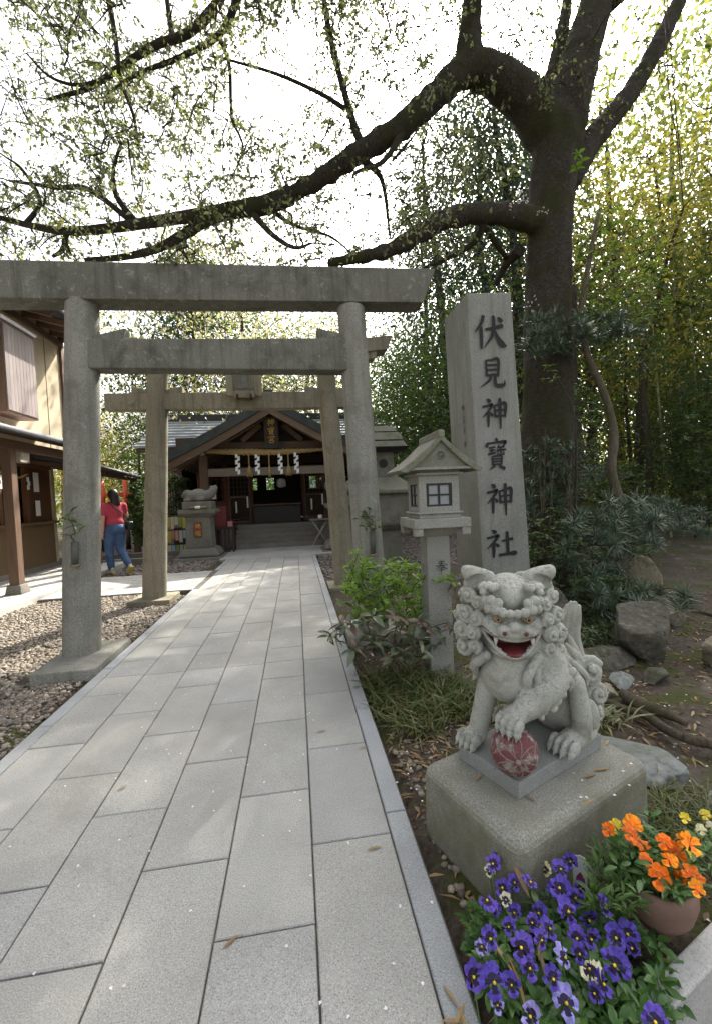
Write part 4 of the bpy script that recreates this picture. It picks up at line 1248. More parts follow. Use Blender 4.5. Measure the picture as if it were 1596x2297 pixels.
CH = thing('cherry_tree', 'huge dark trunked cherry tree with long limbs reaching over the gates', 'tree', (3.95, 5.6, -.05))
def cherry():
    f = Field((-3.5, 4.2, -.2), (7.2, 6.9, 9.6), .05)
    A = lambda x, y, Y: np.array(at(x, y, Y))
    skelP, skelR = [], []
    def limb(pts, rad, k=.05, sub=4):
        k = .03
        P = [A(*p) for p in pts]; rad = [r * (.88 - .18 * i / (len(rad) - 1)) for i, r in enumerate(rad)]
        f.chain(P, rad, k=k, sub=sub)
        for q in catmull([list(p) + [r] for p, r in zip(P, rad)], 8): skelP.append(q[:3]); skelR.append(q[3])
    limb([(1225, 1330, 5.6), (1225, 1180, 5.6), (1226, 1000, 5.6), (1228, 850, 5.6), (1228, 700, 5.6), (1231, 540, 5.6), (1238, 420, 5.6), (1244, 320, 5.6)], [.58, .46, .41, .395, .385, .38, .395, .40])
    limb([(1250, 330, 5.6), (1275, 220, 5.6), (1305, 110, 5.65), (1335, 10, 5.7), (1362, -90, 5.8), (1390, -230, 6.0)], [.36, .325, .30, .285, .26, .22])
    limb([(1235, 310, 5.6), (1185, 235, 5.55), (1135, 190, 5.5), (1085, 160, 5.45), (1040, 158, 5.4), (975, 215, 5.35), (900, 283, 5.3), (800, 345, 5.25), (720, 400, 5.2), (640, 440, 5.15)], [.33, .30, .275, .25, .215, .19, .175, .155, .135, .115])
    limb([(1050, 155, 5.42), (1052, 80, 5.4), (1060, 0, 5.35), (1066, -90, 5.3), (1040, -200, 5.1)], [.21, .165, .15, .14, .12])
    limb([(1215, 500, 5.55), (1150, 484, 5.4), (1090, 478, 5.3), (1030, 484, 5.25), (985, 497, 5.2), (940, 524, 5.15), (895, 550, 5.1), (850, 568, 5.05), (800, 578, 5.0), (740, 590, 4.98)], [.20, .16, .145, .14, .135, .13, .115, .10, .085, .07], .10)
    limb([(1265, 400, 5.65), (1310, 335, 5.7), (1355, 280, 5.75), (1410, 210, 5.85), (1470, 110, 5.95), (1520, 5, 6.1), (1570, -110, 6.3)], [.26, .20, .175, .165, .155, .145, .13], .10)
    limb([(1238, 260, 5.8), (1240, 170, 5.95), (1258, 80, 6.1), (1275, -20, 6.2), (1290, -140, 6.3)], [.20, .13, .11, .10, .09], .08)
    rng = np.random.default_rng(2)
    for _ in range(26):                                     # burls and old scars
        q = rng.integers(0, 55); P = skelP[q]
        d = rdir(1, rng)[0]; d[2] *= .3
        f.ell(P + d * skelR[q] * .86, rng.uniform(.04, .09, 3), k=.05)
    me = f.mesh('trunk', [M['cherry_bark']])
    V = np.empty(len(me.vertices) * 3, np.float32); me.vertices.foreach_get('co', V); V = V.reshape(-1, 3)
    nz = np.empty(len(me.vertices) * 3, np.float32); me.vertices.foreach_get('normal', nz); nz = nz.reshape(-1, 3)
    w_ = (np.sin(V[:, 0] * 23 + np.sin(V[:, 2] * 6) * 1.5) * np.sin(V[:, 1] * 21 + V[:, 2] * 2) * .015 + np.sin(V[:, 2] * 31 + V[:, 0] * 9) * .003)[:, None]
    V = V + nz * w_
    me.vertices.foreach_set('co', V.ravel().astype(np.float32)); me.update()
    link('trunk', me, CH)
    # thinner branches
    br = [([(650, 437, 5.15), (600, 458, 5.1), (545, 468, 5.1), (470, 478, 5.05), (360, 495, 5.0), (250, 511, 4.95), (150, 518, 4.9), (70, 506, 4.85), (0, 488, 4.8), (-80, 470, 4.75)], [.11, .105, .095, .075, .06, .052, .042, .034, .026, .018]),
          ([(540, 468, 5.1), (470, 492, 5.1), (405, 530, 5.15), (345, 560, 5.2), (270, 577, 5.2), (190, 583, 5.2)], [.085, .065, .055, .045, .036, .024]),
          ([(310, 505, 5.0), (262, 440, 5.0), (255, 380, 4.95), (272, 320, 4.9)], [.04, .03, .022, .014]),
          ([(300, 500, 5.0), (200, 425, 4.95), (130, 420, 4.9), (20, 405, 4.8)], [.034, .028, .022, .012]),
          ([(500, -30, 5.2), (482, 15, 5.1), (420, 75, 5.0), (350, 100, 4.9), (285, 140, 4.85), (200, 196, 4.8), (110, 222, 4.7)], [.056, .053, .047, .040, .034, .026, .014]),
          ([(540, -30, 5.4), (515, 40, 5.4), (482, 86, 5.4), (400, 130, 5.35), (310, 165, 5.3), (235, 215, 5.2)], [.05, .044, .036, .028, .022, .012]),
          ([(720, -40, 5.3), (742, 90, 5.3), (772, 205, 5.28), (795, 285, 5.27), (815, 335, 5.25)], [.03, .036, .042, .05, .06]),
          ([(800, 350, 5.25), (845, 385, 5.4), (862, 430, 5.5), (874, 535, 5.6)], [.05, .035, .026, .014]),
          ([(905, 290, 5.3), (860, 360, 5.0), (800, 385, 4.8), (790, 400, 4.7)], [.05, .03, .02, .012]),
          ([(500, 130, 5.2), (620, 165, 5.2), (720, 210, 5.2), (775, 245, 5.26)], [.012, .018, .024, .03]),
          ([(560, 470, 5.1), (610, 525, 5.0), (660, 555, 4.9), (700, 545, 4.85)], [.04, .03, .022, .012]),
          ([(600, 465, 5.1), (660, 505, 5.3), (740, 530, 5.5), (790, 570, 5.6)], [.03, .022, .016, .01]),
          ([(240, -20, 4.9), (258, 80, 4.9), (272, 180, 4.85), (300, 260, 4.8), (310, 330, 4.8)], [.03, .026, .022, .016, .010]),
          ([(372, -20, 5.2), (380, 40, 5.15), (388, 88, 5.0)], [.024, .028, .034]),
          ([(495, 90, 5.3), (515, 150, 5.3), (520, 260, 5.3), (545, 330, 5.25), (520, 400, 5.2)], [.028, .022, .018, .013, .008]),
          ([(60, 120, 4.6), (110, 170, 4.6), (170, 190, 4.7), (230, 180, 4.8)], [.008, .013, .017, .022]),
          ([(60, 500, 4.85), (90, 450, 4.85), (50, 380, 4.8), (10, 350, 4.7)], [.026, .02, .014, .008]),
          ([(150, 518, 4.9), (140, 560, 4.9), (118, 575, 4.85)], [.03, .024, .016]),
          ([(390, 540, 5.15), (420, 580, 5.2), (432, 640, 5.3)], [.028, .02, .012]),
          ([(880, 360, 5.3), (930, 300, 5.6), (960, 240, 5.8)], [.02, .014, .008]),
          ([(1085, 500, 5.3), (1060, 545, 5.5), (1000, 580, 5.7), (950, 600, 5.9)], [.05, .04, .03, .016]),
          ([(1165, 560, 5.6), (1135, 590, 5.9), (1110, 640, 6.1)], [.09, .06, .035]),
          ([(1090, 515, 5.4), (1125, 565, 5.7), (1140, 590, 5.95)], [.04, .034, .03]),
          ([(1350, 20, 5.7), (1450, -60, 5.5), (1560, -90, 5.2), (1700, -60, 5.0)], [.12, .09, .06, .03]),
          ([(1060, -60, 5.3), (900, -150, 5.0), (720, -140, 4.8), (520, -60, 5.1)], [.12, .11, .10, .085]),
          ([(1040, -200, 5.1), (820, -330, 4.4), (560, -360, 3.9), (250, -300, 3.6), (0, -200, 3.5)], [.12, .10, .08, .05, .025]),
          ([(1066, -90, 5.3), (960, -380, 4.2), (900, -700, 3.4)], [.13, .09, .04]),
          ([(1390, -230, 6.0), (1250, -600, 4.6), (1150, -1000, 3.6)], [.2, .13, .06])]
    for pts, rad in br:
        C = catmull([list(A(*p)) + [r] for p, r in zip(pts, rad)], 6)
        mb = MB(); mb.tube([tuple(q[:3]) for q in C], [q[3] for q in C], 8, wob=.05); mb.build('branch', M['cherry_bark'], CH)
        for q in C: skelP.append(q[:3]); skelR.append(q[3])
    # twigs and leaves
    T = []
    while len(T) < 1350:
        x, y = RNG.uniform(-120, 1130), RNG.uniform(-260, 600)
        dens = .75
        if y < 0: dens = .9
        dens *= np.clip(1.0 - max(0, x - 880) / 420, .25, 1)
        dens *= .35 + .65 * (math.sin(x * .011 + 1.3) * math.sin(y * .013 + .4 + x * .004) > -.35)
        if math.hypot((x - 620) / 110, (y - 240) / 55) < 1: dens *= .35
        if math.hypot((x - 800) / 90, (y - 480) / 60) < 1: dens *= .15
        if math.hypot((x - 1110) / 60, (y - 110) / 70) < 1: dens *= 0
        if x < 60 and y < 250: dens *= .5
        if RNG.uniform() > dens: continue
        T.append(A(x, y, RNG.uniform(3.9, 7.6)))
    for _ in range(650):                                    # the crown goes on unseen above the picture, thickened to shade the path
        T.append(A(RNG.uniform(-100, 1800), RNG.uniform(-1300, -150), RNG.uniform(2.6, 6.0)))
    for _ in range(60): T.append(A(RNG.uniform(1150, 1500), RNG.uniform(-150, 260), RNG.uniform(4.6, 7.0)))
    T = np.array([t for t in T if t[2] < 14])
    sk = Skeleton(skelP, skelR)
    mb = MB(); sk.grow(T, mb, .0035, .06, .6, .009); 
    tw = mb.build('twigs', M['cherry_bark'], CH)
    # each tip carries a fan of side shoots with leaves
    Pl, Dl, Sa, Sb = [], [], [], []
    for t in T:
        ns = RNG.integers(3, 6)
        for _ in range(ns):
            d = rdir(1)[0]; d[2] = d[2] * .6 - .05
            L = RNG.uniform(.12, .36)
            Sa.append(t); Sb.append(t + d * L)
            for u in np.linspace(.25, 1, RNG.integers(3, 6)):
                p = t + d * L * u
                for _k in range(RNG.integers(1, 4)):
                    Pl.append(p + RNG.normal(size=3) * .012); q = rdir(1)[0] * .8 + d * .4; q[2] -= .45; Dl.append(q)
    link('shoots', fastmesh('shoots', *sticks(Sa, Sb, .0032, .0014), [M['cherry_bark']]), CH)
    Pl, Dl = np.array(Pl), np.array(Dl)
    n = len(Pl)
    L = RNG.uniform(.031, .066, n)
    o = leafobj('crown', [leaves(Pl, Dl, L, L * RNG.uniform(.42, .6, n), .22, .1, up=rdir(n))], M['cherry_leaf'], CH)
    # a few late blossoms on the trunk
    Pb = []
    for c, Y, k_ in (((1170, 440), 5.2, 22), ((1215, 475), 5.2, 8), ((1000, 478), 5.0, 5), ((1195, 685), 5.15, 9), ((1145, 470), 5.15, 5)):
        c0 = A(c[0], c[1], Y)
        for _ in range(k_): Pb.append(c0 + RNG.normal(size=3) * (.05, .03, .05))
    Pb = np.array(Pb); Pb = np.repeat(Pb, 5, 0)
    leafobj('blossom', [leaves(Pb, rdir(len(Pb)), .018, .014, .1, 0)], M['blossom'], CH)
    return n
cherry()

# ================================================================== woods behind
M['evergreen'] = leafmat('evergreen_leaf', [(.028, .050, .020), (.044, .075, .028), (.062, .10, .034), (.036, .06, .032)], .35, (1.6, 1.8, .6))
M['evergreen_b'] = leafmat('broadleaf', [(.05, .08, .025), (.08, .12, .035), (.11, .155, .042), (.065, .095, .04)], .45, (1.6, 1.7, .6))
M['conifer'] = leafmat('conifer_spray', [(.034, .056, .038), (.050, .078, .048), (.070, .10, .056)], .3, (1.4, 1.5, 1.0))
M['yellowgreen'] = leafmat('young_yellow_leaf', [(.15, .155, .04), (.20, .19, .045), (.25, .22, .05), (.13, .15, .045)], .55, (1.5, 1.4, .7))
M['yellow'] = leafmat('yellow_leaf', [(.30, .24, .03), (.36, .29, .05), (.24, .22, .04)], .5, (1.4, 1.3, .6))
M['pinkgreen'] = leafmat('late_cherry_leaf', [(.20, .22, .085), (.29, .25, .19), (.17, .20, .06), (.34, .29, .26), (.22, .24, .08)], .55, (1.4, 1.35, 1.0))
M['bamboo_leaf'] = leafmat('bamboo_leaf', [(.08, .11, .04), (.12, .145, .048), (.16, .175, .055), (.065, .095, .035)], .6, (1.5, 1.5, .8))

M['airy'] = leafmat('airy_leaf', [(.10, .13, .05), (.15, .18, .06), (.20, .22, .08), (.12, .15, .06)], .55, (1.4, 1.4, .9))
M['glade'] = leafmat('sunlit_glade_leaf', [(.22, .24, .08), (.30, .30, .10), (.36, .34, .13), (.18, .21, .08)], .6, (1.4, 1.4, .9))  # sunlight on the far bamboo is put into this paler leaf colour
def tree_mesh(kind, h, r, nleaf, size, seed, trunk_r=.18, base=.3, clumps=46, flat=1.0, wl=.5, drop=.0):
    """returns trunk mesh builder and crown arrays with the foot at the origin"""
    rng = np.random.default_rng(seed)
    mb = MB()
    lean = rng.normal(size=2) * .04 * h
    tp = [np.array([lean[0] * u * u + rng.normal() * .03 * h * .2, lean[1] * u * u + rng.normal() * .03 * h * .2, h * .93 * u]) for u in np.linspace(0, 1, 8)]
    tp[0][:2] = 0
    tc = catmull(tp, 3)
    mb.tube([tuple(p) for p in tc], [trunk_r * (1.25 if i == 0 else 1) * (1 - .85 * i / (len(tc) - 1)) for i in range(len(tc))], 9, wob=.06)
    C = []
    for i in range(clumps):
        u = rng.uniform(base, 1.0)
        if kind == 'cone': rr = r * (1.05 - u) * rng.uniform(.25, 1.0) / (1.05 - base)
        else: rr = r * math.sin(math.pi * min(1, .16 + .84 * (u - base) / (1 - base)) * .93) ** .6 * rng.uniform(.15, 1.0) ** .6
        a = rng.uniform(0, 6.283)
        C.append(np.array([rr * math.cos(a) + lean[0] * u * u, rr * math.sin(a) + lean[1] * u * u, h * u]))
    C = np.array(C)
    sk = Skeleton(np.array(tc), np.linspace(trunk_r, .02, len(tc)))
    sk.grow(C, mb, .008, .04, .5, .012)
    per = max(1, nleaf // clumps)
    cs = r * (.30 if kind != 'cone' else .24)
    q = rng.normal(size=(clumps, per, 3)) * np.array([cs, cs, cs * .55 * flat]) * rng.uniform(.6, 1.25, (clumps, 1, 1))
    if drop: q[..., 2] -= drop * np.hypot(q[..., 0], q[..., 1])
    P = (C[:, None] + q).reshape(-1, 3)
    D = rng.normal(size=P.shape); D[:, 2] -= .35
    if kind == 'cone': D = unit(q.reshape(-1, 3)) * 1.2 + D * .5; D[:, 2] -= .5
    n = len(P)
    L = rng.uniform(.6, 1.3, n) * size
    V, F = leaves(P, D, L, L * wl, .2, .15, up=unit(rng.normal(size=(n, 3))))
    return mb, V, F

_tm = {}
def tree(name, label, key, loc, mat, bark, group, rot=None, sc=1.0, **kw):
    k = (key, mat.name, bark.name)
    if k not in _tm:
        mb, V, F = tree_mesh(**kw)
        _tm[k] = (mb.mesh('trunk', bark), fastmesh('crown', V, F, [mat]))
    a, b = _tm[k]
    t = thing(name, label, 'tree', loc, group)
    t.rotation_euler = (0, 0, random.uniform(0, 6.28) if rot is None else rot)
    t.scale = (sc, sc, sc * random.uniform(.94, 1.08))
    o = link('trunk', a, t, False); o2 = link('crown', b, t, False)
    return t
EV = dict(kind='round', h=9.5, r=3.0, nleaf=11000, size=.15, seed=21, trunk_r=.2, base=.18, clumps=80)
EV2 = dict(kind='round', h=11, r=3.4, nleaf=11000, size=.17, seed=22, trunk_r=.24, base=.25, clumps=80)
CO = dict(kind='cone', h=15, r=3.2, nleaf=13000, size=.20, seed=23, trunk_r=.26, base=.16, clumps=110, wl=.3, drop=.35)
CO2 = dict(kind='cone', h=14, r=3.4, nleaf=11000, size=.19, seed=24, trunk_r=.24, base=.10, clumps=100, wl=.28, drop=.45)
SP = dict(kind='round', h=7.5, r=2.9, nleaf=6500, size=.11, seed=25, trunk_r=.15, base=.28, clumps=70)
YB = dict(kind='round', h=6.5, r=2.4, nleaf=12000, size=.10, seed=26, trunk_r=.12, base=.12, clumps=60, wl=.35)
def onground(px, Y):
    d = ray(px, 1120); X = d.x * Y / d.y
    return (X, Y, -.05)
G1 = 'trees behind the shrine'
tree('evergreen_tree', 'dark evergreen rising behind the shrine roof between the gate posts', 'EV', onground(420, 24), M['evergreen'], M['bark'], G1, sc=1.25, **EV)
tree('evergreen_tree', 'dark evergreen behind the shrine ridge, beside the right gate post', 'EV2', onground(690, 25), M['evergreen'], M['bark'], G1, sc=1.15, **EV2)
tree('evergreen_tree', 'tall dark evergreen above the middle of the tie beam', 'EV', onground(545, 27), M['evergreen'], M['bark'], G1, rot=2.1, sc=1.55, **EV)
tree('late_cherry_tree', 'pinkish late cherry tree behind the gates, centre', 'SP', onground(560, 19), M['pinkgreen'], M['bark'], 'late cherry trees', sc=1.55, **SP)
tree('late_cherry_tree', 'pinkish late cherry tree by the shrine roof, nearer the old stone lantern', 'SP', onground(720, 20), M['pinkgreen'], M['bark'], 'late cherry trees', sc=1.3, rot=3.0, **SP)
tree('evergreen_tree', 'bluish pine above the left half of the tie beam', 'CO', onground(455, 25), M['conifer'], M['bark'], G1, rot=4.0, sc=1.0, **CO)
tree('young_leaf_tree', 'yellow tree left of the shrine beyond the office canopy', 'YB', onground(235, 21), M['yellow'], M['bark'], 'yellow green trees', sc=.80, **YB)
tree('young_leaf_tree', 'yellow tree peeking between office corner and the second gate', 'YB', onground(195, 26), M['yellow'], M['bark'], 'yellow green trees', sc=1.0, rot=1.0, **YB)
tree('broadleaf_tree', 'loose green tree standing left of the shrine hall', 'EVb', onground(312, 19), M['evergreen_b'], M['bark'], G1, sc=.50, **EV)
tree('broadleaf_tree', 'pale green tree rising beyond the office eave', 'SPb', onground(40, 24), M['pinkgreen'], M['bark'], G1, sc=1.9, rot=.4, **SP)
tree('broadleaf_tree', 'pale green tree rising behind the office corner', 'SPb', onground(150, 27), M['pinkgreen'], M['bark'], G1, sc=1.8, rot=2.4, **SP)
G2 = 'tall conifers beside the shrine'
tree('conifer_tree', 'tall drooping conifer left of the name pillar', 'CO', onground(972, 17), M['conifer'], M['bark'], G2, sc=.86, **CO)
tree('conifer_tree', 'tall conifer just behind the name pillar', 'CO2', onground(1020, 15), M['conifer'], M['bark'], G2, sc=1.08, **CO2)
tree('conifer_tree', 'conifer partly hidden by the cherry trunk', 'CO', onground(1105, 16.5), M['conifer'], M['bark'], G2, sc=1.2, rot=1.3, **CO)
tree('conifer_tree', 'dense conifer right behind the cherry trunk', 'CO2', onground(1190, 15.5), M['conifer'], M['bark'], G2, sc=1.3, rot=2.3, **CO2)
tree('conifer_tree', 'shadowy conifer in the second row behind the cherry trunk', 'CO2', onground(1150, 19.5), M['conifer'], M['bark'], G2, sc=1.35, rot=5.3, **CO2)
tree('broadleaf_tree', 'green broadleaf tree between the conifer and the name pillar', 'EVb2', onground(960, 12.5), M['evergreen_b'], M['bark'], G2, sc=.62, rot=2.0, **EV2)
tree('broadleaf_tree', 'light green broadleaf tree behind the old stone lantern', 'EVb', onground(900, 21), M['evergreen_b'], M['bark'], G2, sc=.95, rot=5.0, **EV)
tree('broadleaf_tree', 'dark broadleaf tree low behind the gabled lantern', 'EV', onground(965, 15), M['evergreen'], M['bark'], G2, sc=.6, rot=1.0, **EV)
G3 = 'trees of the wood beyond the cherry'
spots = [(1325, 15, 'EV2b', M['evergreen_b'], EV2, .85, 'green tree just past the cherry trunk'), (1590, 10.5, 'EVb', M['evergreen_b'], EV, .45, 'low green tree by the woodland trail'),
         (1425, 10.5, 'YB', M['yellowgreen'], YB, 1.35, 'yellow green tree glowing above the woodland path'), (1560, 13, 'YB2', M['yellowgreen'], YB, 1.95, 'olive yellow tree high at the picture edge'),
         (1270, 22, 'SPg', M['airy'], SP, 2.5, 'airy tall tree seen through the cherry fork'), (1390, 19, 'SPg', M['airy'], SP, 2.55, 'very tall airy tree behind the yellow green foliage'), (1530, 18, 'SPg', M['airy'], SP, 2.6, 'very tall airy tree above the bamboo grove'), (1640, 20, 'SPg', M['airy'], SP, 2.7, 'very tall airy tree at the far edge of the wood'),
         (1700, 9.5, 'EVb', M['evergreen_b'], EV, .9, 'green tree at the edge of the trail'), (1760, 15, 'CO', M['conifer'], CO, 1.3, 'tall conifer beyond the trail'), (1470, 21, 'EV2b', M['evergreen_b'], EV2, 1.3, 'green tree deep in the wood behind the bamboo'),
         (1565, 8.6, 'EV', M['evergreen'], EV, .40, 'dark bushy evergreen at the picture edge beside the trail')]
for px_, Y, key, mat, kw, sc, lab in spots:
    tree('woodland_tree', lab, key, onground(px_, Y), mat, M['bark'], G3, sc=sc, **kw)

# bamboo: each cane on its own
M['cane'] = plain('bamboo_cane', (.20, .21, .085), .45, 0, .35, 5)
M['cane_grey'] = plain('bamboo_cane_old', (.22, .21, .16), .5, 0, .3, 5)
def cane(px_, Y, top_px, top_py, lab, r=.035, mat='cane'):
    b0 = Vector(onground(px_, Y)); t0 = at(top_px, top_py, Y * 1.05)
    mid = b0.lerp(t0, .5) + Vector((random.uniform(-.1, .1), 0, .25))
    C = [Vector(p) for p in catmull([b0, mid, t0], 10)]
    th = thing('bamboo_cane', lab, 'bamboo', b0, 'bamboo canes along the woodland trail')
    mb = MB(); rad = []
    pts = []
    for i, p in enumerate(C):
        r_ = r * (1 - .55 * i / len(C))
        d = (C[min(i + 1, len(C) - 1)] - C[max(0, i - 1)]).normalized()
        for off, k in ((-.012, 1.0), (0, 1.22), (.012, 1.0)): pts.append(p + d * off); rad.append(r_ * k)
    mb.tube(pts, rad, 7); mb.build('stem', M[mat], th)
    n = 260; k = RNG.integers(len(C) // 3, len(C), n)
    P = np.array([C[i] for i in k]) + RNG.normal(size=(n, 3)) * .38
    D = RNG.normal(size=(n, 3)); D[:, 2] -= .7
    P = np.repeat(P, 4, 0) + RNG.normal(size=(4 * n, 3)) * .05; D = np.repeat(D, 4, 0) + RNG.normal(size=(4 * n, 3)) * .5
    leafobj('foliage', [leaves(P, D, RNG.uniform(.07, .14, 4 * n), .014, .2, .2)], M['bamboo_leaf'], th)
bl_ = [(1445, 9.5, 1405, 480), (1478, 11, 1500, 430), (1503, 9, 1452, 600), (1520, 12, 1545, 350), (1540, 10, 1500, 300), (1556, 13, 1590, 420), (1572, 9.2, 1530, 520), (1590, 11.5, 1560, 260), (1612, 10, 1580, 500), (1640, 12.5, 1600, 380), (1425, 14, 1440, 560), (1465, 15, 1450, 520), (1495, 16, 1512, 540), (1530, 15, 1522, 480), (1408, 17, 1400, 640), (1440, 18, 1452, 640), (1580, 16, 1566, 460), (1660, 9, 1610, 300), (1690, 11, 1650, 250), (1630, 15, 1616, 520)]
ORD = ['first', 'second', 'third', 'fourth', 'fifth', 'sixth', 'seventh', 'eighth', 'ninth', 'tenth', 'eleventh', 'twelfth', 'thirteenth', 'fourteenth', 'fifteenth', 'sixteenth', 'seventeenth', 'eighteenth', 'nineteenth', 'twentieth']
bl_.sort()
bl_ = [q for i, q in enumerate(bl_) if i % 5 not in (1, 3)]
for i, (a, b, c, d) in enumerate(bl_):
    cane(a, b, c, d, 'slender bamboo cane, ' + ORD[i] + ' from the cherry trunk in the grove', RNG.uniform(.020, .034), 'cane' if i % 3 else 'cane_grey')

# the wood that closes the view, one mass
def wood_mass(name, label, x0, x1, y0, y1, zmax, n, size, mat, seed, hole=.0):
    rng = np.random.default_rng(seed)
    nc = n // 40
    C = np.stack([rng.uniform(x0, x1, nc), rng.uniform(y0, y1, nc), zmax * rng.uniform(0.01, 1, nc) ** 1.25], 1)
    P = (C[:, None] + rng.normal(size=(nc, 40, 3)) * np.array([.9, .9, .55])).reshape(-1, 3)
    P[:, 2] = np.maximum(P[:, 2], 0)
    D = rng.normal(size=P.shape); D[:, 2] -= .3
    L = rng.uniform(.6, 1.3, len(P)) * size
    return tag(leafobj(name, [leaves(P, D, L, L * .55, .2, .1, up=unit(rng.normal(size=P.shape)))], mat), label, 'woods', kind='stuff')
wood_mass('forest', 'dark wood closing the view behind everything', -34, 46, 32, 40, 6.5, 30000, .45, M['evergreen'], 31)
wood_mass('forest', 'lighter yellow green wood with sunlight in its leaf colour, behind the bamboo grove', 9, 40, 20, 28, 8.0, 20000, .22, M['glade'], 32)
wood_mass('undergrowth', 'dark undergrowth filling the wood beside the trail', 8, 22, 12.5, 19, 1.6, 9000, .16, M['evergreen'], 33)

# ================================================================== shrine hall
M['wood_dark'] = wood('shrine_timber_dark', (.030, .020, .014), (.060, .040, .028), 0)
M['wood_mid'] = wood('shrine_timber', (.085, .055, .036), (.15, .10, .065), 0)
M['wood_midv'] = wood('shrine_timber_upright', (.085, .055, .036), (.15, .10, .065), 2)
M['wood_pale'] = wood('shrine_timber_weathered', (.16, .13, .10), (.25, .21, .165), 0)
M['wood_red'] = wood('shrine_timber_reddish', (.085, .030, .018), (.13, .05, .03), 2)
M['roof_copper'] = plain('roof_copper_patina', (.030, .036, .033), .7, 0, .35, 4, .3)
M['roof_slate'] = plain('roof_sheet_grey', (.20, .22, .23), .5, 0, .2, 3, .1)
M['white'] = plain('white_paint', (.72, .71, .68), .8, 0, .06)
M['paper'] = plain('white_paper', (.78, .78, .76), .9, 0, .04)
M['gold'] = plain('gold_leaf', (.42, .28, .07), .4, .5, .15)
M['straw'] = plain('rice_straw', (.36, .26, .11), .9, 0, .35, 60, .4)
M['concrete'] = stone('step_concrete', (.12, .11, .095), (.20, .185, .16), (.27, .25, .22), 60, ((.14, .125, .10), .5, .75, 2), (None,), .3, .9, .05)
M['dark'] = plain('dark_lacquer', (.012, .010, .009), .5)  # also paints the shade in the shop opening and the lantern hole
SX = -.575
SH = thing('shrine_hall', 'timber shrine hall with a dark front gable and straw rope under it', 'shrine', (SX, 12.3, -.05))
# steps
for i in range(5):
    MB().box(SX - 1.19 - (.0 if i else .02), SX + 1.22 + (.0 if i else .02), 12.02 + i * .27, 13.42, -.06 + i * .12 + (.0 if i == 0 else .001), .06 + i * .12 + .06).build('step', M['concrete'], SH, .012)
MB().box(SX - 3.1, SX + 3.1, 13.43, 18.6, -.06, .60).build('floor', M['wood_dark'], SH)
for s in (-1, 1):
    MB().box(SX + s * 1.42 - .19, SX + s * 1.42 + .19, 12.35, 13.42, -.06, .58).build('step_cheek', M['concrete'], SH, .015)
# porch columns and beams
for s in (-1, 1):
    x = SX + s * 1.90
    MB().box(x - .11, x + .11, 12.2, 12.42, .12, 2.74).build('column', M['wood_midv'], SH, .012)
    MB().frus((x, 12.31), -.06, .12, (.2, .2), (.17, .17)).build('column_base', M['concrete'], SH, .01)
    MB().box(x - .06, x + .06, 11.95, 12.19, 2.62, 2.74).build('beam_end', M['white'], SH, .004)
    MB().box(x - .17 - s * .2, x - .05 - s * .2, 11.8, 12.3, 2.78, 2.90).build('beam_end', M['white'], SH, .004)
MB().box(SX - 1.785, SX + 1.785, 12.24, 12.38, 2.03, 2.25).build('tie_beam', M['wood_pale'], SH, .008)
MB().box(SX - 2.15, SX + 2.15, 12.20, 12.42, 2.745, 2.96).build('main_beam', M['wood_mid'], SH, .008)
# gable: bargeboards, dark verge and roof planes
YG = 11.35
pk = at(603, 908, YG); el = at(366, 1040, YG)
gx, gzk, ex, ez_ = SX, pk.z, 2.66, el.z
def rz_(dx):                            # roof underside height at distance dx from the middle, slightly hollow
    u = abs(dx) / ex
    return gzk + (ez_ - gzk) * (u + .03 * math.sin(math.pi * u))
def roofstrip(mb, y0, y1, z0, z1, x0=0.0, x1=ex, n=10, sides=(-1, 1)):
    for s in sides:
        for i in range(n):
            a, b = x0 + (x1 - x0) * i / n, x0 + (x1 - x0) * (i + 1) / n
            P = [(gx + s * a, y0, rz_(a) + z0), (gx + s * b, y0, rz_(b) + z0), (gx + s * b, y1, rz_(b) + z0), (gx + s * a, y1, rz_(a) + z0),
                 (gx + s * a, y0, rz_(a) + z1), (gx + s * b, y0, rz_(b) + z1), (gx + s * b, y1, rz_(b) + z1), (gx + s * a, y1, rz_(a) + z1)]
            if s < 0: P = [P[1], P[0], P[3], P[2], P[5], P[4], P[7], P[6]]
            mb.hexa(P)
mb = MB(); roofstrip(mb, YG, 15.6, .0, .24, 0, ex + .03); rf = mb.build('porch_roof', M['roof_copper'], SH)
for s_ in (-1, 1):
    mb = MB(); roofstrip(mb, YG + .05, YG + .13, -.21, -.004, 0, ex - .03, 10, (s_,)); mb.build('bargeboard', M['wood_mid'], SH)
mb = MB(); roofstrip(mb, YG + .135, YG + .2, -.15, -.004, 0, ex - .06); mb.build('bargeboard', M['wood_dark'], SH)
mb = MB(); roofstrip(mb, YG + .21, 15.4, -.06, -.005, 0, ex - .05); mb.build('soffit', M['wood_dark'], SH)
for i in range(9):                       # rafters
    y = YG + .45 + i * .42
    for s_ in (-1, 1):
        mb = MB(); roofstrip(mb, y, y + .07, -.13, -.061, .1, ex - .08, 6, (s_,)); mb.build('rafter', M['wood_mid'], SH)
MB().box(gx - .12, gx + .12, YG - .03, 15.6, gzk + .18, gzk + .40).build('ridge', M['roof_copper'], SH, .02)
# gable wall, struts
MB().prism([(SX - 2.0, 12.55, 2.965), (SX + 2.0, 12.55, 2.965), (SX, 12.55, gzk - .2)], (0, .05, 0)).build('gable_wall', M['wood_dark'], SH)
for s in (-1, 1):
    MB().bar((SX + s * .30, 12.2, 3.42), (SX + s * .82, 12.2, 2.98), .09, .13).build('strut', M['wood_mid'], SH)
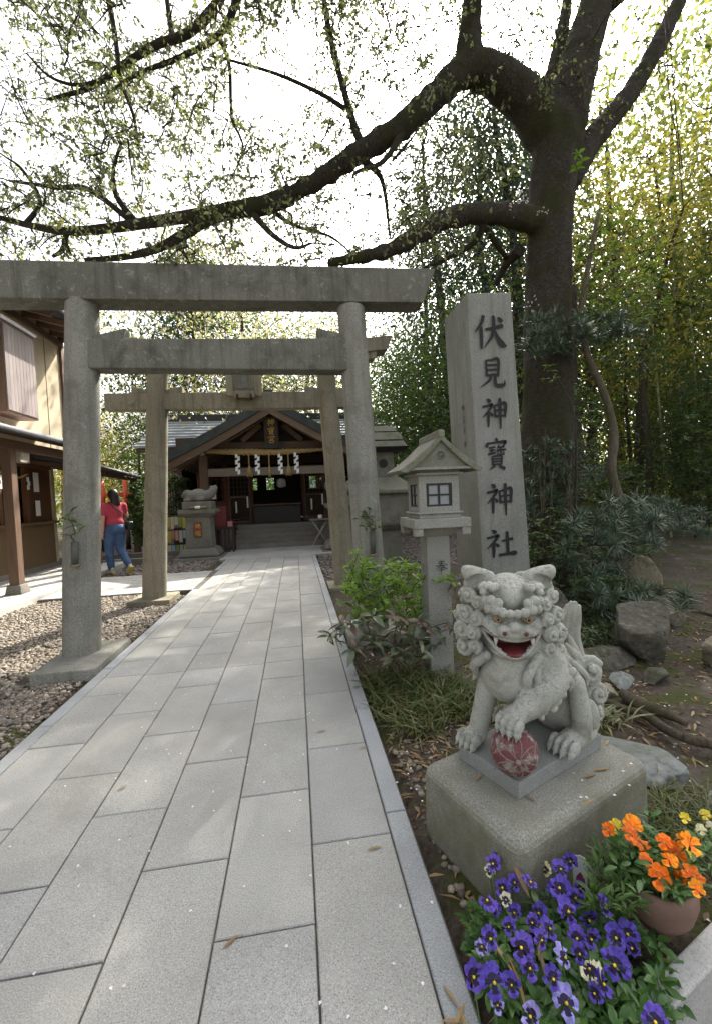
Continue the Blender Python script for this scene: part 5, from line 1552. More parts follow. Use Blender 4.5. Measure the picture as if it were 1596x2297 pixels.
# name board
sb = MB().hexa([(SX - .19, 11.92, 2.83), (SX + .19, 11.92, 2.83), (SX + .19, 12.0, 2.83), (SX - .19, 12.0, 2.83), (SX - .19, 11.80, 3.58), (SX + .19, 11.80, 3.58), (SX + .19, 11.88, 3.58), (SX - .19, 11.88, 3.58)]).build('name_board', M['wood_dark'], SH, .01)
fb = MB()
fb.hexa([(SX - .27, 11.885, 2.74), (SX + .27, 11.885, 2.74), (SX + .27, 11.98, 2.74), (SX - .27, 11.98, 2.74), (SX - .2, 11.87, 2.83), (SX + .2, 11.87, 2.83), (SX + .2, 11.96, 2.83), (SX - .2, 11.96, 2.83)])
fb.build('board_foot', M['roof_copper'], sb)
for i, k in enumerate(('kami', 'takara', 'miya')):
    zz = 3.52 - i * .225; yy = 11.93 - .12 * (zz - 2.83) / .75 - .008
    glyph('gilt_character', (SX - .10, yy - .008, zz), (1, 0, 0), (0, .16, -1), .20, .004, M['gold'], sb, k, 1.15)
# walls of the hall and its dark inside
for x0, x1 in ((SX - 3.1, SX - 1.62), (SX + 1.62, SX + 3.1)):
    MB().box(x0, x1, 14.2, 14.3, .601, 1.35).build('wall_panel', M['wood_red'], SH)
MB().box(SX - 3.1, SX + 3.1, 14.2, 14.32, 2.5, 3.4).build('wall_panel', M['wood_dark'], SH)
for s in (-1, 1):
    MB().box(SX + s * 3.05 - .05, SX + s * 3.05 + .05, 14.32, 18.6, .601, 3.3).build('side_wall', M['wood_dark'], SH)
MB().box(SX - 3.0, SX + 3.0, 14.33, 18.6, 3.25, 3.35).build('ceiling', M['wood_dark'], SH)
bw = MB()                                                     # back wall with small bright openings
xs = [-3.0, -1.35, -1.0, -.62, -.30, 1.2, 1.75, 2.3, 2.7, 3.0]
for i in range(len(xs) - 1):
    opn = i in (1, 3, 5, 7)
    if opn:
        bw.box(SX + xs[i], SX + xs[i + 1], 18.45, 18.55, .601, 1.75); bw.box(SX + xs[i], SX + xs[i + 1], 18.45, 18.55, 2.25, 3.24)
    else: bw.box(SX + xs[i], SX + xs[i + 1], 18.45, 18.55, .601, 3.24)
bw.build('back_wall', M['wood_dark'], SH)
for s in (-1, 1):
    for x, w_ in ((1.62, .14), (2.45, .10), (.82, .07)):
        MB().box(SX + s * x - w_ / 2, SX + s * x + w_ / 2, 14.12, 14.21, .601, 2.5).build('door_post', M['wood_red'], SH)
    # lattice doors, folded open
    x0, x1 = SX + s * .86, SX + s * 1.54
    x0, x1 = min(x0, x1), max(x0, x1)
    dr = MB().box(x0, x1, 14.06, 14.10, .62, .68).box(x0, x1, 14.06, 14.10, 1.42, 1.49).box(x0, x0 + .05, 14.06, 14.10, .681, 2.42).box(x1 - .05, x1, 14.06, 14.10, .681, 2.42).box(x0 + .051, x1 - .051, 14.06, 14.10, 2.35, 2.42)
    dr = dr.build('lattice_door', M['wood_mid'], SH)
    lt_ = MB(); nL = 7
    for k in range(-nL, nL + 1):
        for sg in (-1, 1):
            cx_ = (x0 + x1) / 2 + k * .1
            a = []
            for t_ in np.linspace(-.5, .5, 41):
                xx, zz = cx_ + sg * t_ * .78, 1.05 + t_ * .74
                if x0 + .05 < xx < x1 - .05 and .68 < zz < 1.42: a.append((xx, zz))
            if len(a) > 1: lt_.bar((a[0][0], 14.08, a[0][1]), (a[-1][0], 14.08, a[-1][1]), .012, .014)
    lt_.build('lattice', M['gold'] if False else M['wood_mid'], dr)
    g4 = MB()
    for k in range(1, 5): g4.box(x0 + .05 + (x1 - x0 - .1) * k / 5 - .008, x0 + .05 + (x1 - x0 - .1) * k / 5 + .008, 14.07, 14.09, 1.491, 2.349)
    for k in range(1, 6): g4.box(x0 + .051, x1 - .051, 14.072, 14.088, 1.49 + .86 * k / 6 - .008, 1.49 + .86 * k / 6 + .008)
    g4.build('muntins', M['wood_mid'], dr)
    for xx, zz in ((x0 + .2, .95), (x1 - .12, 1.1)):
        MB().box(xx, xx + .05, 14.03, 14.035, zz, zz + .36).build('paper_slip', M['paper'], dr)
    MB().box(SX + s * 2.06 - .14, SX + s * 2.06 + .14, 14.05, 14.06, 1.42, 1.85).build('notice', M['paper'], SH)
    for k in range(5): MB().box(SX + s * (1.75 + k * .16) - .012, SX + s * (1.75 + k * .16) + .012, 14.18, 14.2, 1.35, 2.5).build('window_bar', M['wood_red'], SH)
    for k in range(4): MB().box(SX + s * 2.07 - .42, SX + s * 2.07 + .42, 14.165, 14.179, 1.5 + k * .27, 1.525 + k * .27).build('window_bar', M['wood_red'], SH)
# offering box and hanging paper lantern inside
ob = thing('offering_box', 'dark wooden offering box at the top of the shrine steps', 'box', (SX, 13.75, .6))
MB().box(SX - .72, SX + .72, 13.5, 14.0, .602, 1.12).build('case', M['dark'], ob, .01)
for k in range(9): MB().box(SX - .68 + k * .16, SX - .62 + k * .16, 13.52, 13.98, 1.121, 1.15).build('slat', M['wood_dark'], ob)
MB().box(SX - .74, SX + .74, 13.49, 13.53, 1.16, 1.20).build('rail', M['wood_mid'], ob)
hl = thing('paper_lantern', 'small white paper lantern hanging in the dark shrine doorway', 'lantern', (SX + .12, 14.6, 1.72))
MB().lathe([(.05, 0), (.15, .03), (.16, .14), (.13, .27), (.06, .31)], (SX + .12, 14.6, 1.72), 14).build('shade', M['paper'], hl)
MB().tube([(SX + .12, 14.6, 2.03), (SX + .12, 14.6, 3.24)], .008, 5).build('cord', M['dark'], hl)

# main hall roof and sides
ey, ry = 14.3, 16.6
pe = at(300, 1004, ey); pr = at(345, 946, ry)
xl, xr = pe.x, 2 * SX - pe.x
nrow = 9
for i in range(nrow):                                          # stepped courses of sheet roofing
    u0, u1 = i / nrow, (i + 1) / nrow
    ya, yb = ey + (ry - ey) * u0, ey + (ry - ey) * u1
    za, zb = pe.z + (pr.z - pe.z) * u0, pe.z + (pr.z - pe.z) * u1
    for s0, s1 in ((xl + .25 * u0, SX - 2.2 + .2 * i * .9), (SX + 2.2 - .2 * i * .9, xr - .25 * u0)):
        MB().hexa([(s0, ya, za - .01), (s1, ya, za - .01), (s1, yb + .06, zb - .01), (s0, yb + .06, zb - .01), (s0, ya, za + .05), (s1, ya, za + .05), (s1, yb + .06, zb + .012), (s0, yb + .06, zb + .012)]).build('roof_course', M['roof_slate'], SH)
MB().hexa([(xl, ry + .1, pr.z), (xr, ry + .1, pr.z), (xr, 19.0, pe.z), (xl, 19.0, pe.z), (xl, ry + .1, pr.z + .06), (xr, ry + .1, pr.z + .06), (xr, 19, pe.z + .06), (xl, 19, pe.z + .06)]).build('rear_roof', M['roof_slate'], SH)
MB().box(xl + .1, xr - .1, ry - .02, ry + .26, pr.z - .02, pr.z + .24).build('ridge', M['dark'], SH, .02)
for s in (xl + .5, xr - .5): MB().lathe([(.075, 0), (.075, .03), (.05, .035)], (0, 0, 0), 16).build('ridge_crest', M['roof_slate'], SH).matrix_basis = Matrix.Translation((s, ry - .02, pr.z + .11)) @ Matrix.Rotation(RAD(90), 4, 'X')
MB().box(xl + .05, xr - .05, ey + .04, ey + .16, pe.z - .16, pe.z - .02).build('eave_board', M['wood_dark'], SH)
for s in (-1, 1):
    xo = SX + s * 3.1; xe = xl + .6 if s < 0 else xr - .6
    x0, x1 = min(xo, xe), max(xo, xe)
    MB().box(x0, x1, 15.0, 15.1, 2.55, pe.z - .05).build('wall_panel', M['white'], SH)
    MB().box(x0, x1, 14.97, 15.12, 2.42, 2.55).build('wall_beam', M['wood_mid'], SH)
    MB().box(x0, x1, 15.02, 15.1, .0, .9).build('wall_panel', M['wood_pale'], SH)
    MB().box(x0, x1, 15.05, 15.08, .9, 2.42).build('shoji_pane', M['paper'], SH)
    for k in range(8):
        xx = x0 + (x1 - x0) * (k + .5) / 8
        MB().box(xx - .02, xx + .02, 15.0, 15.049, .9, 2.42).build('window_bar', M['wood_red'], SH)
    for k in range(6): MB().box(x0, x1, 15.005, 15.045, 1.0 + k * .27, 1.03 + k * .27).build('window_bar', M['wood_red'], SH)

# straw rope, paper streamers, tassels
YR = 12.02
RP = thing('straw_rope', 'thick twisted straw rope hung across the shrine porch', 'rope', (SX, YR, 2.7))
p0, p1 = at(462, 1012, YR), at(752, 1006, YR)
n = 60
for k in range(3):
    pts, rd = [], []
    for i in range(n + 1):
        u = i / n
        c = p0.lerp(p1, u); c.z -= .06 * math.sin(math.pi * u)
        th_ = u * 2 * math.pi * 8.5 + k * 2.094
        ro = .05 * (.45 + .55 * math.sin(math.pi * min(1, u * 1.0 + .12)))
        pts.append(c + Vector((0, math.cos(th_) * ro, math.sin(th_) * ro))); rd.append(ro * 1.02)
    mb = MB(); mb.tube(pts, rd, 7); mb.build('strand', M['straw'], RP)
def rope_z(px_):
    x = at(px_, 1020, YR).x; u = (x - p0.x) / (p1.x - p0.x)
    return x, p0.lerp(p1, u).z - .06 * math.sin(math.pi * u)
for i, px_ in enumerate((533, 577, 628, 664)):
    x, z = rope_z(px_)
    mb = MB(); zz = z - .04; off = 0
    for k in range(6):
        sx = (1 if k % 2 else -1) * .028
        mb.hexa([(x + sx - .034, YR - .05 - .012 * k, zz - .13), (x + sx + .034, YR - .05 - .012 * k, zz - .10), (x + sx + .034, YR - .046 - .012 * k, zz - .10), (x + sx - .034, YR - .046 - .012 * k, zz - .13),
                 (x + sx - .034, YR - .05 - .012 * k, zz - .01), (x + sx + .034, YR - .05 - .012 * k, zz + .02), (x + sx + .034, YR - .046 - .012 * k, zz + .02), (x + sx - .034, YR - .046 - .012 * k, zz - .01)])
        zz -= .092
    o = mb.build('paper_streamer', M['paper'])
    tag(o, 'white zigzag paper streamer on the straw rope, ' + ('first from the left', 'second from the left', 'third from the left', 'fourth, nearest the right gate post')[i], 'paper streamer', 'paper streamers on the shrine rope')
for i, px_ in enumerate((558, 603, 646)):
    x, z = rope_z(px_)
    t = thing('straw_tassel', 'straw tassel on the shrine rope, ' + ('fuller one at left', 'thin middle one', 'fuller one at right')[i], 'tassel', (x, YR, z), 'straw tassels on the shrine rope')
    w_ = (.075, .03, .075)[i]
    MB().tube([(x, YR - .05, z - .02), (x, YR - .05, z - .40)], [.016, .02], 6).build('cord', M['straw'], t)
    mb = MB()
    for k in range(16):
        a = k * .3927
        mb.tube([(x + .008 * math.cos(a), YR - .05 + .008 * math.sin(a), z - .36), (x + w_ * math.cos(a) * .7, YR - .05 + w_ * .7 * math.sin(a), z - .52), (x + w_ * math.cos(a), YR - .05 + w_ * math.sin(a), z - .68 + .02 * (k % 3))], .012, 4)
    mb.build('fringe', M['straw'], t)

# ------------------------------------------------------------------ guardian pedestals
M['pedestal'] = stone('pedestal_stone', (.10, .098, .08), (.19, .185, .155), (.28, .27, .235), 70, ((.10, .10, .065), .5, .72, 3), ((.28, .275, .24), .62, .7, 9), .4, .9)
M['plate'] = plain('plaque_red_brown', (.19, .045, .02), .6)
def pedestal(cx_, cy_, lab, mirror, animal):
    t = thing('stone_pedestal', lab, 'pedestal', (cx_, cy_, -.05), 'pedestals flanking the shrine steps')
    MB().frus((cx_, cy_), -.08, .02, (.58, .50), (.56, .48)).build('footing', M['pedestal'], t, .01)
    MB().frus((cx_, cy_), .02, .24, (.52, .44), (.40, .34)).build('base', M['pedestal'], t, .09, 4)
    MB().frus((cx_, cy_), .24, .98, (.31, .27), (.285, .25)).build('shaft', M['pedestal'], t, .012)
    MB().frus((cx_, cy_), .98, 1.08, (.30, .26), (.43, .37)).build('cap', M['pedestal'], t, .01)
    MB().frus((cx_, cy_), 1.08, 1.17, (.43, .37), (.43, .37)).build('cap', M['pedestal'], t, .01)
    MB().frus((cx_, cy_), 1.172, 1.36, (.34, .29), (.34, .29)).build('block', M['pedestal'], t, .012)
    pl_ = MB().box(cx_ - .085, cx_ + .085, cy_ - .292, cy_ - .27, .50, .86).build('plaque', M['plate'], t, .004)
    for i, k in enumerate(('chi', 'ryu')):
        glyph('gilt_character', (cx_ - .065, cy_ - .292, .845 - i * .175), (1, 0, 0), (0, 0, -1), .135, .004, M['gold'], pl_, k, 1.3)
    f = Field((-.45, -.3, -.02), (.48, .3, .55), .022)
    if animal:                                            # a crouching scaly creature with its tail raised
        f.ell((-.05, 0, .13), (.30, .19, .15), k=.05); f.ell((-.26, 0, .20), (.12, .12, .10), k=.05)
        f.chain([(.15, 0, .12), (.28, .02, .18), (.36, .02, .28), (.40, .02, .35)], [.12, .09, .06, .03], k=.05)
        f.ell((-.33, 0, .15), (.08, .08, .06), k=.04); f.ell((.05, -.14, .06), (.12, .08, .06), k=.03); f.ell((-.24, -.15, .04), (.10, .06, .05), k=.03)
        f.ell((0, 0, .26), (.14, .06, .06), k=.04)
    else:
        f.ell((.05, 0, .14), (.28, .19, .15), k=.05); f.ell((.24, 0, .28), (.12, .12, .12), k=.05)
        f.chain([(-.15, 0, .12), (-.3, .02, .22), (-.34, .02, .36)], [.12, .08, .04], k=.05)
    g_ = link('guardian_beast', f.mesh('guardian_beast', [M['pedestal']], lambda V: V + np.array([cx_, cy_, 1.36])))
    tag(g_, 'crouching carved stone beast on the ' + ('left plaque pedestal with a raised tail' if animal else 'pedestal half hidden by the right gate posts'), 'statue', 'guardian beasts on pedestals')
    return t
pedestal(-2.36, 10.95, 'stone pedestal with a gilt red plaque left of the steps', 1, True)
pedestal(1.16, 10.95, 'stone pedestal mostly hidden behind the right gate posts', -1, False)
sc_ = MB(); sc_.tube([(-2.50, 10.585, 1.22), (-2.12, 10.585, 1.22)], .035, 10); sc_.tube([(-2.38, 10.585, 1.22), (-2.26, 10.585, 1.22)], .037, 10, 1)
M['bamboo_dry'] = plain('dry_bamboo', (.20, .16, .09), .6)
tag(sc_.build('bamboo_tube', [M['bamboo_dry'], M['paper']]), 'short bamboo tube with a paper band lying on the left pedestal', 'tube')

# wooden plaques on a rack
RK = thing('plaque_rack', 'low wooden rack hung with colourful votive plaques', 'rack', (-3.05, 11.7, -.05))
for x in (-3.75, -2.45): MB().box(x - .03, x + .03, 11.68, 11.74, -.06, 1.02).build('post', M['wood_dark'], RK)
for z in (.98, .62, .24): MB().box(-3.78, -2.42, 11.665, 11.68, z, z + .03).build('rail', M['wood_dark'], RK)
pm = [plain('plaque_' + n_, c) for n_, c in (('yellow', (.45, .38, .07)), ('green', (.20, .30, .07)), ('cream', (.50, .45, .32)), ('orange', (.45, .22, .10)), ('grey', (.35, .37, .36)), ('blue', (.25, .38, .48)), ('pink', (.50, .30, .28)))]
cnt_ = {}
for ri, z in enumerate((.98, .62, .24)):
    for i in range(13):
        x = -3.70 + i * .098
        h_ = .20 + .05 * ((i * 7 + ri) % 3)
        m_ = pm[(i * 5 + ri * 3 + (i // 3)) % 3] if ri == 0 else pm[(i * 3 + ri * 2) % 7]
        o = MB().hexa([(x - .04, 11.63, z - h_), (x + .04, 11.63 + .01 * (i % 2), z - h_), (x + .04, 11.645, z - h_), (x - .04, 11.645, z - h_), (x - .04, 11.645, z + .01), (x + .04, 11.645, z + .01), (x + .04, 11.66, z + .01), (x - .04, 11.66, z + .01)]).build('votive_plaque', m_)
        cn = m_.name.split('_')[1]; cnt_[(ri, cn)] = cnt_.get((ri, cn), 0) + 1
        tag(o, cn + ' votive plaque, ' + ORD[cnt_[(ri, cn)] - 1] + ' of its colour in the ' + ('top', 'middle', 'bottom')[ri] + ' row of the rack', 'plaque', 'votive plaques on the rack')
# slatted stand by the steps, folding table
ST = thing('slatted_stand', 'dark slatted stand with a red cloth display left of the steps', 'stand', (-1.98, 11.7, -.05))
MB().box(-2.17, -1.66, 11.55, 11.95, .60, .66).build('top', M['wood_dark'], ST)
for i in range(5): MB().box(-2.13 + i * .105, -2.08 + i * .105, 11.58, 11.62, -.05, .60).build('slat', M['wood_dark'], ST)
for i in range(2): MB().box(-2.13 + i * .42, -2.08 + i * .42, 11.88, 11.92, -.05, .60).build('leg', M['wood_dark'], ST)
M['red_cloth'] = plain('red_print_cloth', (.16, .035, .035), .8, 0, .6, 30)
tag(MB().box(-2.14, -1.86, 11.7, 11.9, .66, 1.2).build('amulet_board', M['red_cloth'], None, .01), 'red patterned board standing on the slatted stand', 'board')
tag(MB().box(-1.82, -1.70, 11.66, 11.74, .66, .80).build('pink_box', plain('pink_card', (.5, .18, .2)), None, .006), 'small pink box on the slatted stand', 'box')
FT = thing('folding_table', 'small folding table with crossed pale legs right of the steps', 'table', (.62, 12.1, -.05))
M['pale_metal'] = plain('pale_tube_metal', (.42, .41, .38), .4, .3)
MB().box(.36, .90, 11.85, 12.3, .70, .735).build('top', M['wood_pale'], FT, .006)
for y in (11.92, 12.22):
    MB().tube([(.42, y, .70), (.86, y, 0)], .014, 6).build('leg', M['pale_metal'], FT); MB().tube([(.86, y + .03, .70), (.42, y + .03, 0)], .014, 6).build('leg', M['pale_metal'], FT)
tag(MB().lathe([(.04, 0), (.055, .02), (.055, .10), (.045, .11)], (.66, 12.05, .736), 12).build('white_cup', M['paper']), 'small white container on the folding table', 'container')

# ------------------------------------------------------------------ big old lantern behind the right gate post
OL = thing('old_stone_lantern', 'big old mossy stone lantern with tiered roof behind the right gate post', 'lantern', (1.80, 8.8, -.05))
ox, oy = 1.80, 8.8
MB().frus((ox, oy), -.06, .62, (.33, .33), (.28, .28)).build('post', M['pedestal'], OL, .015)
MB().frus((ox, oy), .62, .75, (.36, .36), (.54, .54)).build('platform', M['pedestal'], OL, .02)
MB().frus((ox, oy), .751, 1.36, (.47, .47), (.45, .45)).build('body', M['pedestal'], OL, .012)
mb = MB(); mb.frus((ox, oy), 1.361, 1.42, (.60, .60), (.62, .62)); mb.frus((ox, oy), 1.42, 1.70, (.62, .62), (.30, .30)); mb.build('lower_roof', M['lantern_roof'], OL, .02)
fbx = MB(); fbx.frus((ox, oy), 1.70, 2.22, (.22, .22), (.22, .22)); fbx.build('fire_box', M['pedestal'], OL, .01)
hole = MB().lathe([(.09, 0), (.09, .008)], (0, 0, 0), 20).build('round_window', M['dark'], OL)  # black disc stands in for the shade inside the round hole
hole.matrix_basis = Matrix.Translation((ox, oy - .222, 1.98)) @ Matrix.Rotation(RAD(90), 4, 'X')
for z0, z1, a_, b_2 in ((2.22, 2.30, .44, .50), (2.301, 2.42, .46, .40), (2.44, 2.60, .40, .32), (2.62, 2.74, .30, .22)):
    MB().frus((ox, oy), z0, z1, (a_, a_), (b_2, b_2)).build('roof_tier', M['lantern_roof'] if z0 > 2.3 else M['dark'], OL, .012)

# ================================================================== office building on the left
M['plaster'] = plain('ochre_plaster', (.44, .365, .25), .9, 0, .07, 8, .15)
M['timber'] = wood('office_timber', (.085, .05, .032), (.14, .085, .055), 2)
M['timber_h'] = wood('office_timber_rail', (.085, .05, .032), (.14, .085, .055), 1)
M['slats'] = wood('grey_slats', (.16, .13, .125), (.24, .20, .19), 2)
M['gutter'] = plain('pale_roof_edge', (.55, .54, .55), .5, 0, .08)
M['tileroof'] = plain('dark_roof', (.04, .042, .045), .6, 0, .2, 6)
M['counter'] = plain('ochre_board', (.13, .085, .042), .7, 0, .1, 5)
M['shopwall'] = wood('shop_interior_board', (.10, .045, .022), (.16, .08, .04), 2)
OF = thing('office_building', 'two storey ochre shrine office with a lattice bay and open counter below', 'building', (-5.0, 8.5, 0))
XW, YE = -5.02, 10.40                           # wall plane and far corner
MB().box(XW - 5, XW, .5, YE, 2.55, 5.16).build('upper_wall', M['plaster'], OF)
MB().box(XW - .03, XW + .05, YE - .07, YE + .04, 2.5, 5.16).build('corner_post', M['timber'], OF)
for y in (6.0, 7.95, 9.75): MB().box(XW, XW + .006, y, y + .012, 2.6, 5.1).build('wall_joint', M['timber'], OF)
# upper eave with rafters and gutter
MB().hexa([(XW - 1, .4, 5.46), (XW + .80, .4, 4.98), (XW + .80, YE + .25, 4.98), (XW - 1, YE + .25, 5.46), (XW - 1, .4, 5.54), (XW + .80, .4, 5.06), (XW + .80, YE + .25, 5.06), (XW - 1, YE + .25, 5.54)]).build('upper_roof', M['tileroof'], OF)
for i in range(12):
    y = YE + .1 - i * .46
    MB().bar((XW - .2, y, 5.17), (XW + .74, y, 4.925), .07, .11).build('rafter', M['timber_h'], OF)
MB().tube([(XW + .84, .4, 5.03), (XW + .84, YE + .25, 5.03)], .055, 8).build('gutter', M['tileroof'], OF)
MB().box(XW + .001, XW + .06, .5, YE, 4.90, 5.02).build('wall_beam', M['timber_h'], OF)
# bay window with upright slats
bx = XW + .34; y0, y1 = 7.86, 8.76
bay = MB().box(XW + .001, bx, y0, y1, 2.99, 4.53).build('bay', M['timber'], OF)
for i in range(9):
    y = y0 + .03 + i * (y1 - y0 - .06) / 9
    MB().box(bx + .001, bx + .022, y, y + .088, 3.03, 4.46).build('slat', M['slats'], bay)
MB().box(XW + .05, bx + .045, y0 - .03, y1 + .03, 4.531, 4.575).build('bay_cap', M['gutter'], bay)
win = MB().box(XW + .002, XW + .05, 6.4, 7.82, 3.1, 4.55).build('window', M['timber'], OF)
M['glass'] = plain('dark_glass', (.02, .024, .028), .08, 0, .05, 3, 0, .8)
MB().box(XW + .051, XW + .056, 6.48, 7.74, 3.18, 4.47).build('pane', M['glass'], win)
# lower canopy
cz = 2.50
MB().hexa([(XW, 1.0, cz + .28), (-4.02, 1.0, cz), (-4.02, 9.25, cz), (XW, 9.25, cz + .28), (XW, 1.0, cz + .36), (-4.02, 1.0, cz + .07), (-4.02, 9.25, cz + .07), (XW, 9.25, cz + .36)]).build('canopy', M['gutter'], OF)
MB().tube([(-3.97, 1.0, cz - .0), (-3.97, 9.27, cz - .0)], .05, 8).build('gutter', M['tileroof'], OF)
MB().hexa([(XW, 1.0, cz + .20), (-4.05, 1.0, cz - .07), (-4.05, 9.25, cz - .07), (XW, 9.25, cz + .20), (XW, 1.0, cz + .27), (-4.05, 1.0, cz - .01), (-4.05, 9.25, cz - .01), (XW, 9.25, cz + .27)]).build('soffit', M['timber_h'], OF)
MB().box(-4.36, -4.24, 1.0, 9.25, 2.28, 2.42).build('canopy_beam', M['timber_h'], OF)
for y in (2.6, 4.9, 7.18, 9.15):
    MB().box(-4.37, -4.23, y - .07, y + .07, .20, 2.28).build('post', M['timber'], OF, .006)
    MB().frus((-4.30, y), .06, .20, (.12, .12), (.095, .095)).build('post_base', M['concrete'], OF, .01)
# porch slab and its kerb
MB().hexa([(-9, .8, -.08), (-3.90, .8, -.08), (-3.90, YE + .4, -.08), (-9, YE + .4, -.08), (-9, .8, .06), (-3.90, .8, .06), (-3.90, YE + .4, .06), (-9, YE + .4, .06)]).build('porch_slab', M['paver_dusty'], OF, .02)
# shop front
xs_ = -5.35
MB().box(xs_ - .02, xs_ + .03, .8, YE, .06, .16).build('plinth', M['concrete'], OF)
MB().box(xs_ - .25, xs_ + .02, 7.3, YE - .12, .16, 1.02).build('counter_front', M['counter'], OF)
MB().box(xs_ - .5, xs_ + .12, 7.25, YE - .1, 1.02, 1.075).build('counter_top', M['counter'], OF, .006)
MB().box(xs_ - .9, xs_ - .82, .8, YE, .06, 2.7).build('back_wall', M['shopwall'], OF)
MB().box(xs_ - .9, xs_ + .02, YE - .1, YE, .06, 2.7).build('end_wall', M['plaster'], OF)
MB().box(xs_ - .06, xs_ + .02, .8, YE - .1, 2.2, 2.7).build('transom', M['shopwall'], OF)
for y in (7.2, 8.55, 9.35): MB().box(xs_ - .05, xs_ + .03, y, y + .09, 1.075, 2.2).build('shop_post', M['shopwall'], OF)
MB().box(xs_ - .04, xs_ - .02, 7.3, 8.55, 1.2, 2.2).build('shop_panel', M['shopwall'], OF)
MB().box(xs_ - .04, xs_ - .02, 9.44, YE - .1, 1.08, 2.2).build('shop_panel', M['shopwall'], OF)
MB().box(xs_ - .8, xs_ - .10, 8.62, 9.38, 1.08, 2.0).build('dark_recess', M['dark'], OF)  # solid black block painted as the shade inside the opening
M['lampglass'] = plain('unlit_lamp_shade', (.40, .36, .30), .5)
tag(MB().box(xs_ + .03, xs_ + .20, 8.95, 9.25, 2.25, 2.55).build('wall_lamp', M['lampglass'], None, .01), 'square unlit lamp on the office front above the counter', 'lamp')
# papers and goods
bits = [(7.75, 1.55, .26, .42, 'paper'), (7.70, 1.14, .18, .34, 'paper'), (8.10, 1.30, .20, .30, 'paper'), (9.60, 1.70, .18, .40, 'paper'), (9.62, 1.20, .16, .32, 'paper'), (7.46, 1.28, .18, .20, 'paper')]
for i, (y, z, w_, h_, m_) in enumerate(bits):
    o = MB().box(xs_ + .035, xs_ + .04, y, y + w_, z, z + h_).build('notice_sheet', M[m_])
    tag(o, 'white notice sheet pinned on the office front ' + ['above the tray', 'low beside the tray', 'next to the dark opening', 'high right of the opening', 'low right of the opening', 'nearest the porch post'][i], 'notice', 'notices on the office front')
RNGb = random.Random(3)
for i in range(14):
    y = 7.5 + i * .19 + RNGb.uniform(-.03, .03); h_ = RNGb.uniform(.04, .16); w_ = RNGb.uniform(.05, .13)
    m_ = [M['paper'], M['counter'], M['dark'], M['plate'], M['wood_mid']][i % 5]
    o = MB().box(xs_ - .25, xs_ - .25 + w_, y, y + w_ * 1.2, 1.076, 1.076 + h_).build('counter_box', m_, None, .004)
    tag(o, 'small box of goods on the office counter, ' + ORD[i] + ' from the near end', 'box', 'boxes on the office counter')
rp = MB(); rp.tube([(xs_ + .06, 8.55 + .85 * u, 2.06 - .10 * math.sin(math.pi * u)) for u in np.linspace(0, 1, 14)], [.018] * 14, 6)
rb = rp.build('small_rope', M['straw']); tag(rb, 'thin straw rope with paper over the dark shop opening', 'rope')
for y in (8.58, 9.36):
    mb = MB()
    for k in range(3): mb.box(xs_ + .075, xs_ + .079, y - .05 + .03 * (k % 2), y + .03 + .03 * (k % 2), 1.9 - k * .08, 1.99 - k * .08)
    mb.build('paper_fold', M['paper'], rb)
# covered corridor beyond the office
CO_ = thing('covered_corridor', 'low dark roofed corridor behind the near gate post', 'shelter', (-5.2, 12.2, 0))
a, b = at(222, 1036, 11.2), at(326, 1078, 12.6)
MB().hexa([(-6.5, 9.32, 2.62), (-4.02, 9.32, 2.16), (-4.2, 13.0, 2.06), (-6.5, 13.0, 2.52), (-6.5, 9.32, 2.70), (-4.02, 9.32, 2.23), (-4.2, 13.0, 2.13), (-6.5, 13.0, 2.60)]).build('roof', M['tileroof'], CO_)
for i in range(10): MB().bar((-6.4, 9.5 + i * .37, 2.52 - .01 * i), (-4.13 - .018 * i, 9.5 + i * .37, 2.10 - .01 * i), .05, .07).build('rafter', M['timber_h'], CO_)
for x, y in ((-4.42, 10.15), (-4.5, 12.8)): MB().box(x - .07, x + .07, y - .07, y + .07, .0, 2.1).build('post', M['timber'], CO_)
MB().tube([(-3.99, 9.3, 2.17), (-4.17, 13.05, 2.07)], .045, 8).build('gutter', M['tileroof'], CO_)

# vermilion gate far behind
M['vermilion'] = plain('vermilion_paint', (.55, .07, .02), .5, 0, .08)
RG = thing('vermilion_torii', 'bright vermilion torii half hidden behind the near gate post', 'torii', (-5.5, 14, 0))
for px_ in (229, 284):
    p = at(px_, 1150, 14.0)
    r_ = .11 if px_ < 250 else .06
    MB().lathe([(r_ * 1.05, .55), (r_, 2.12)], (p.x, 14, 0), 16).build('post', M['vermilion'], RG)
    MB().lathe([(r_ * 1.25, -.05), (r_ * 1.2, .55)], (p.x, 14, 0), 16).build('post_foot', M['dark'], RG)
pa, pb = at(229, 1098, 14), at(284, 1098, 14)
MB().box(pa.x + .05, pb.x + .12, 13.95, 14.05, 1.62, 1.74).build('tie_beam', M['vermilion'], RG)
# low kerbs crossing behind the walker
for y in (10.4, 11.5):
    tag(MB().box(-6.5, -3.0, y, y + .16, -.06, .10).build('kerb', M['concrete'], None, .01), kind='structure')

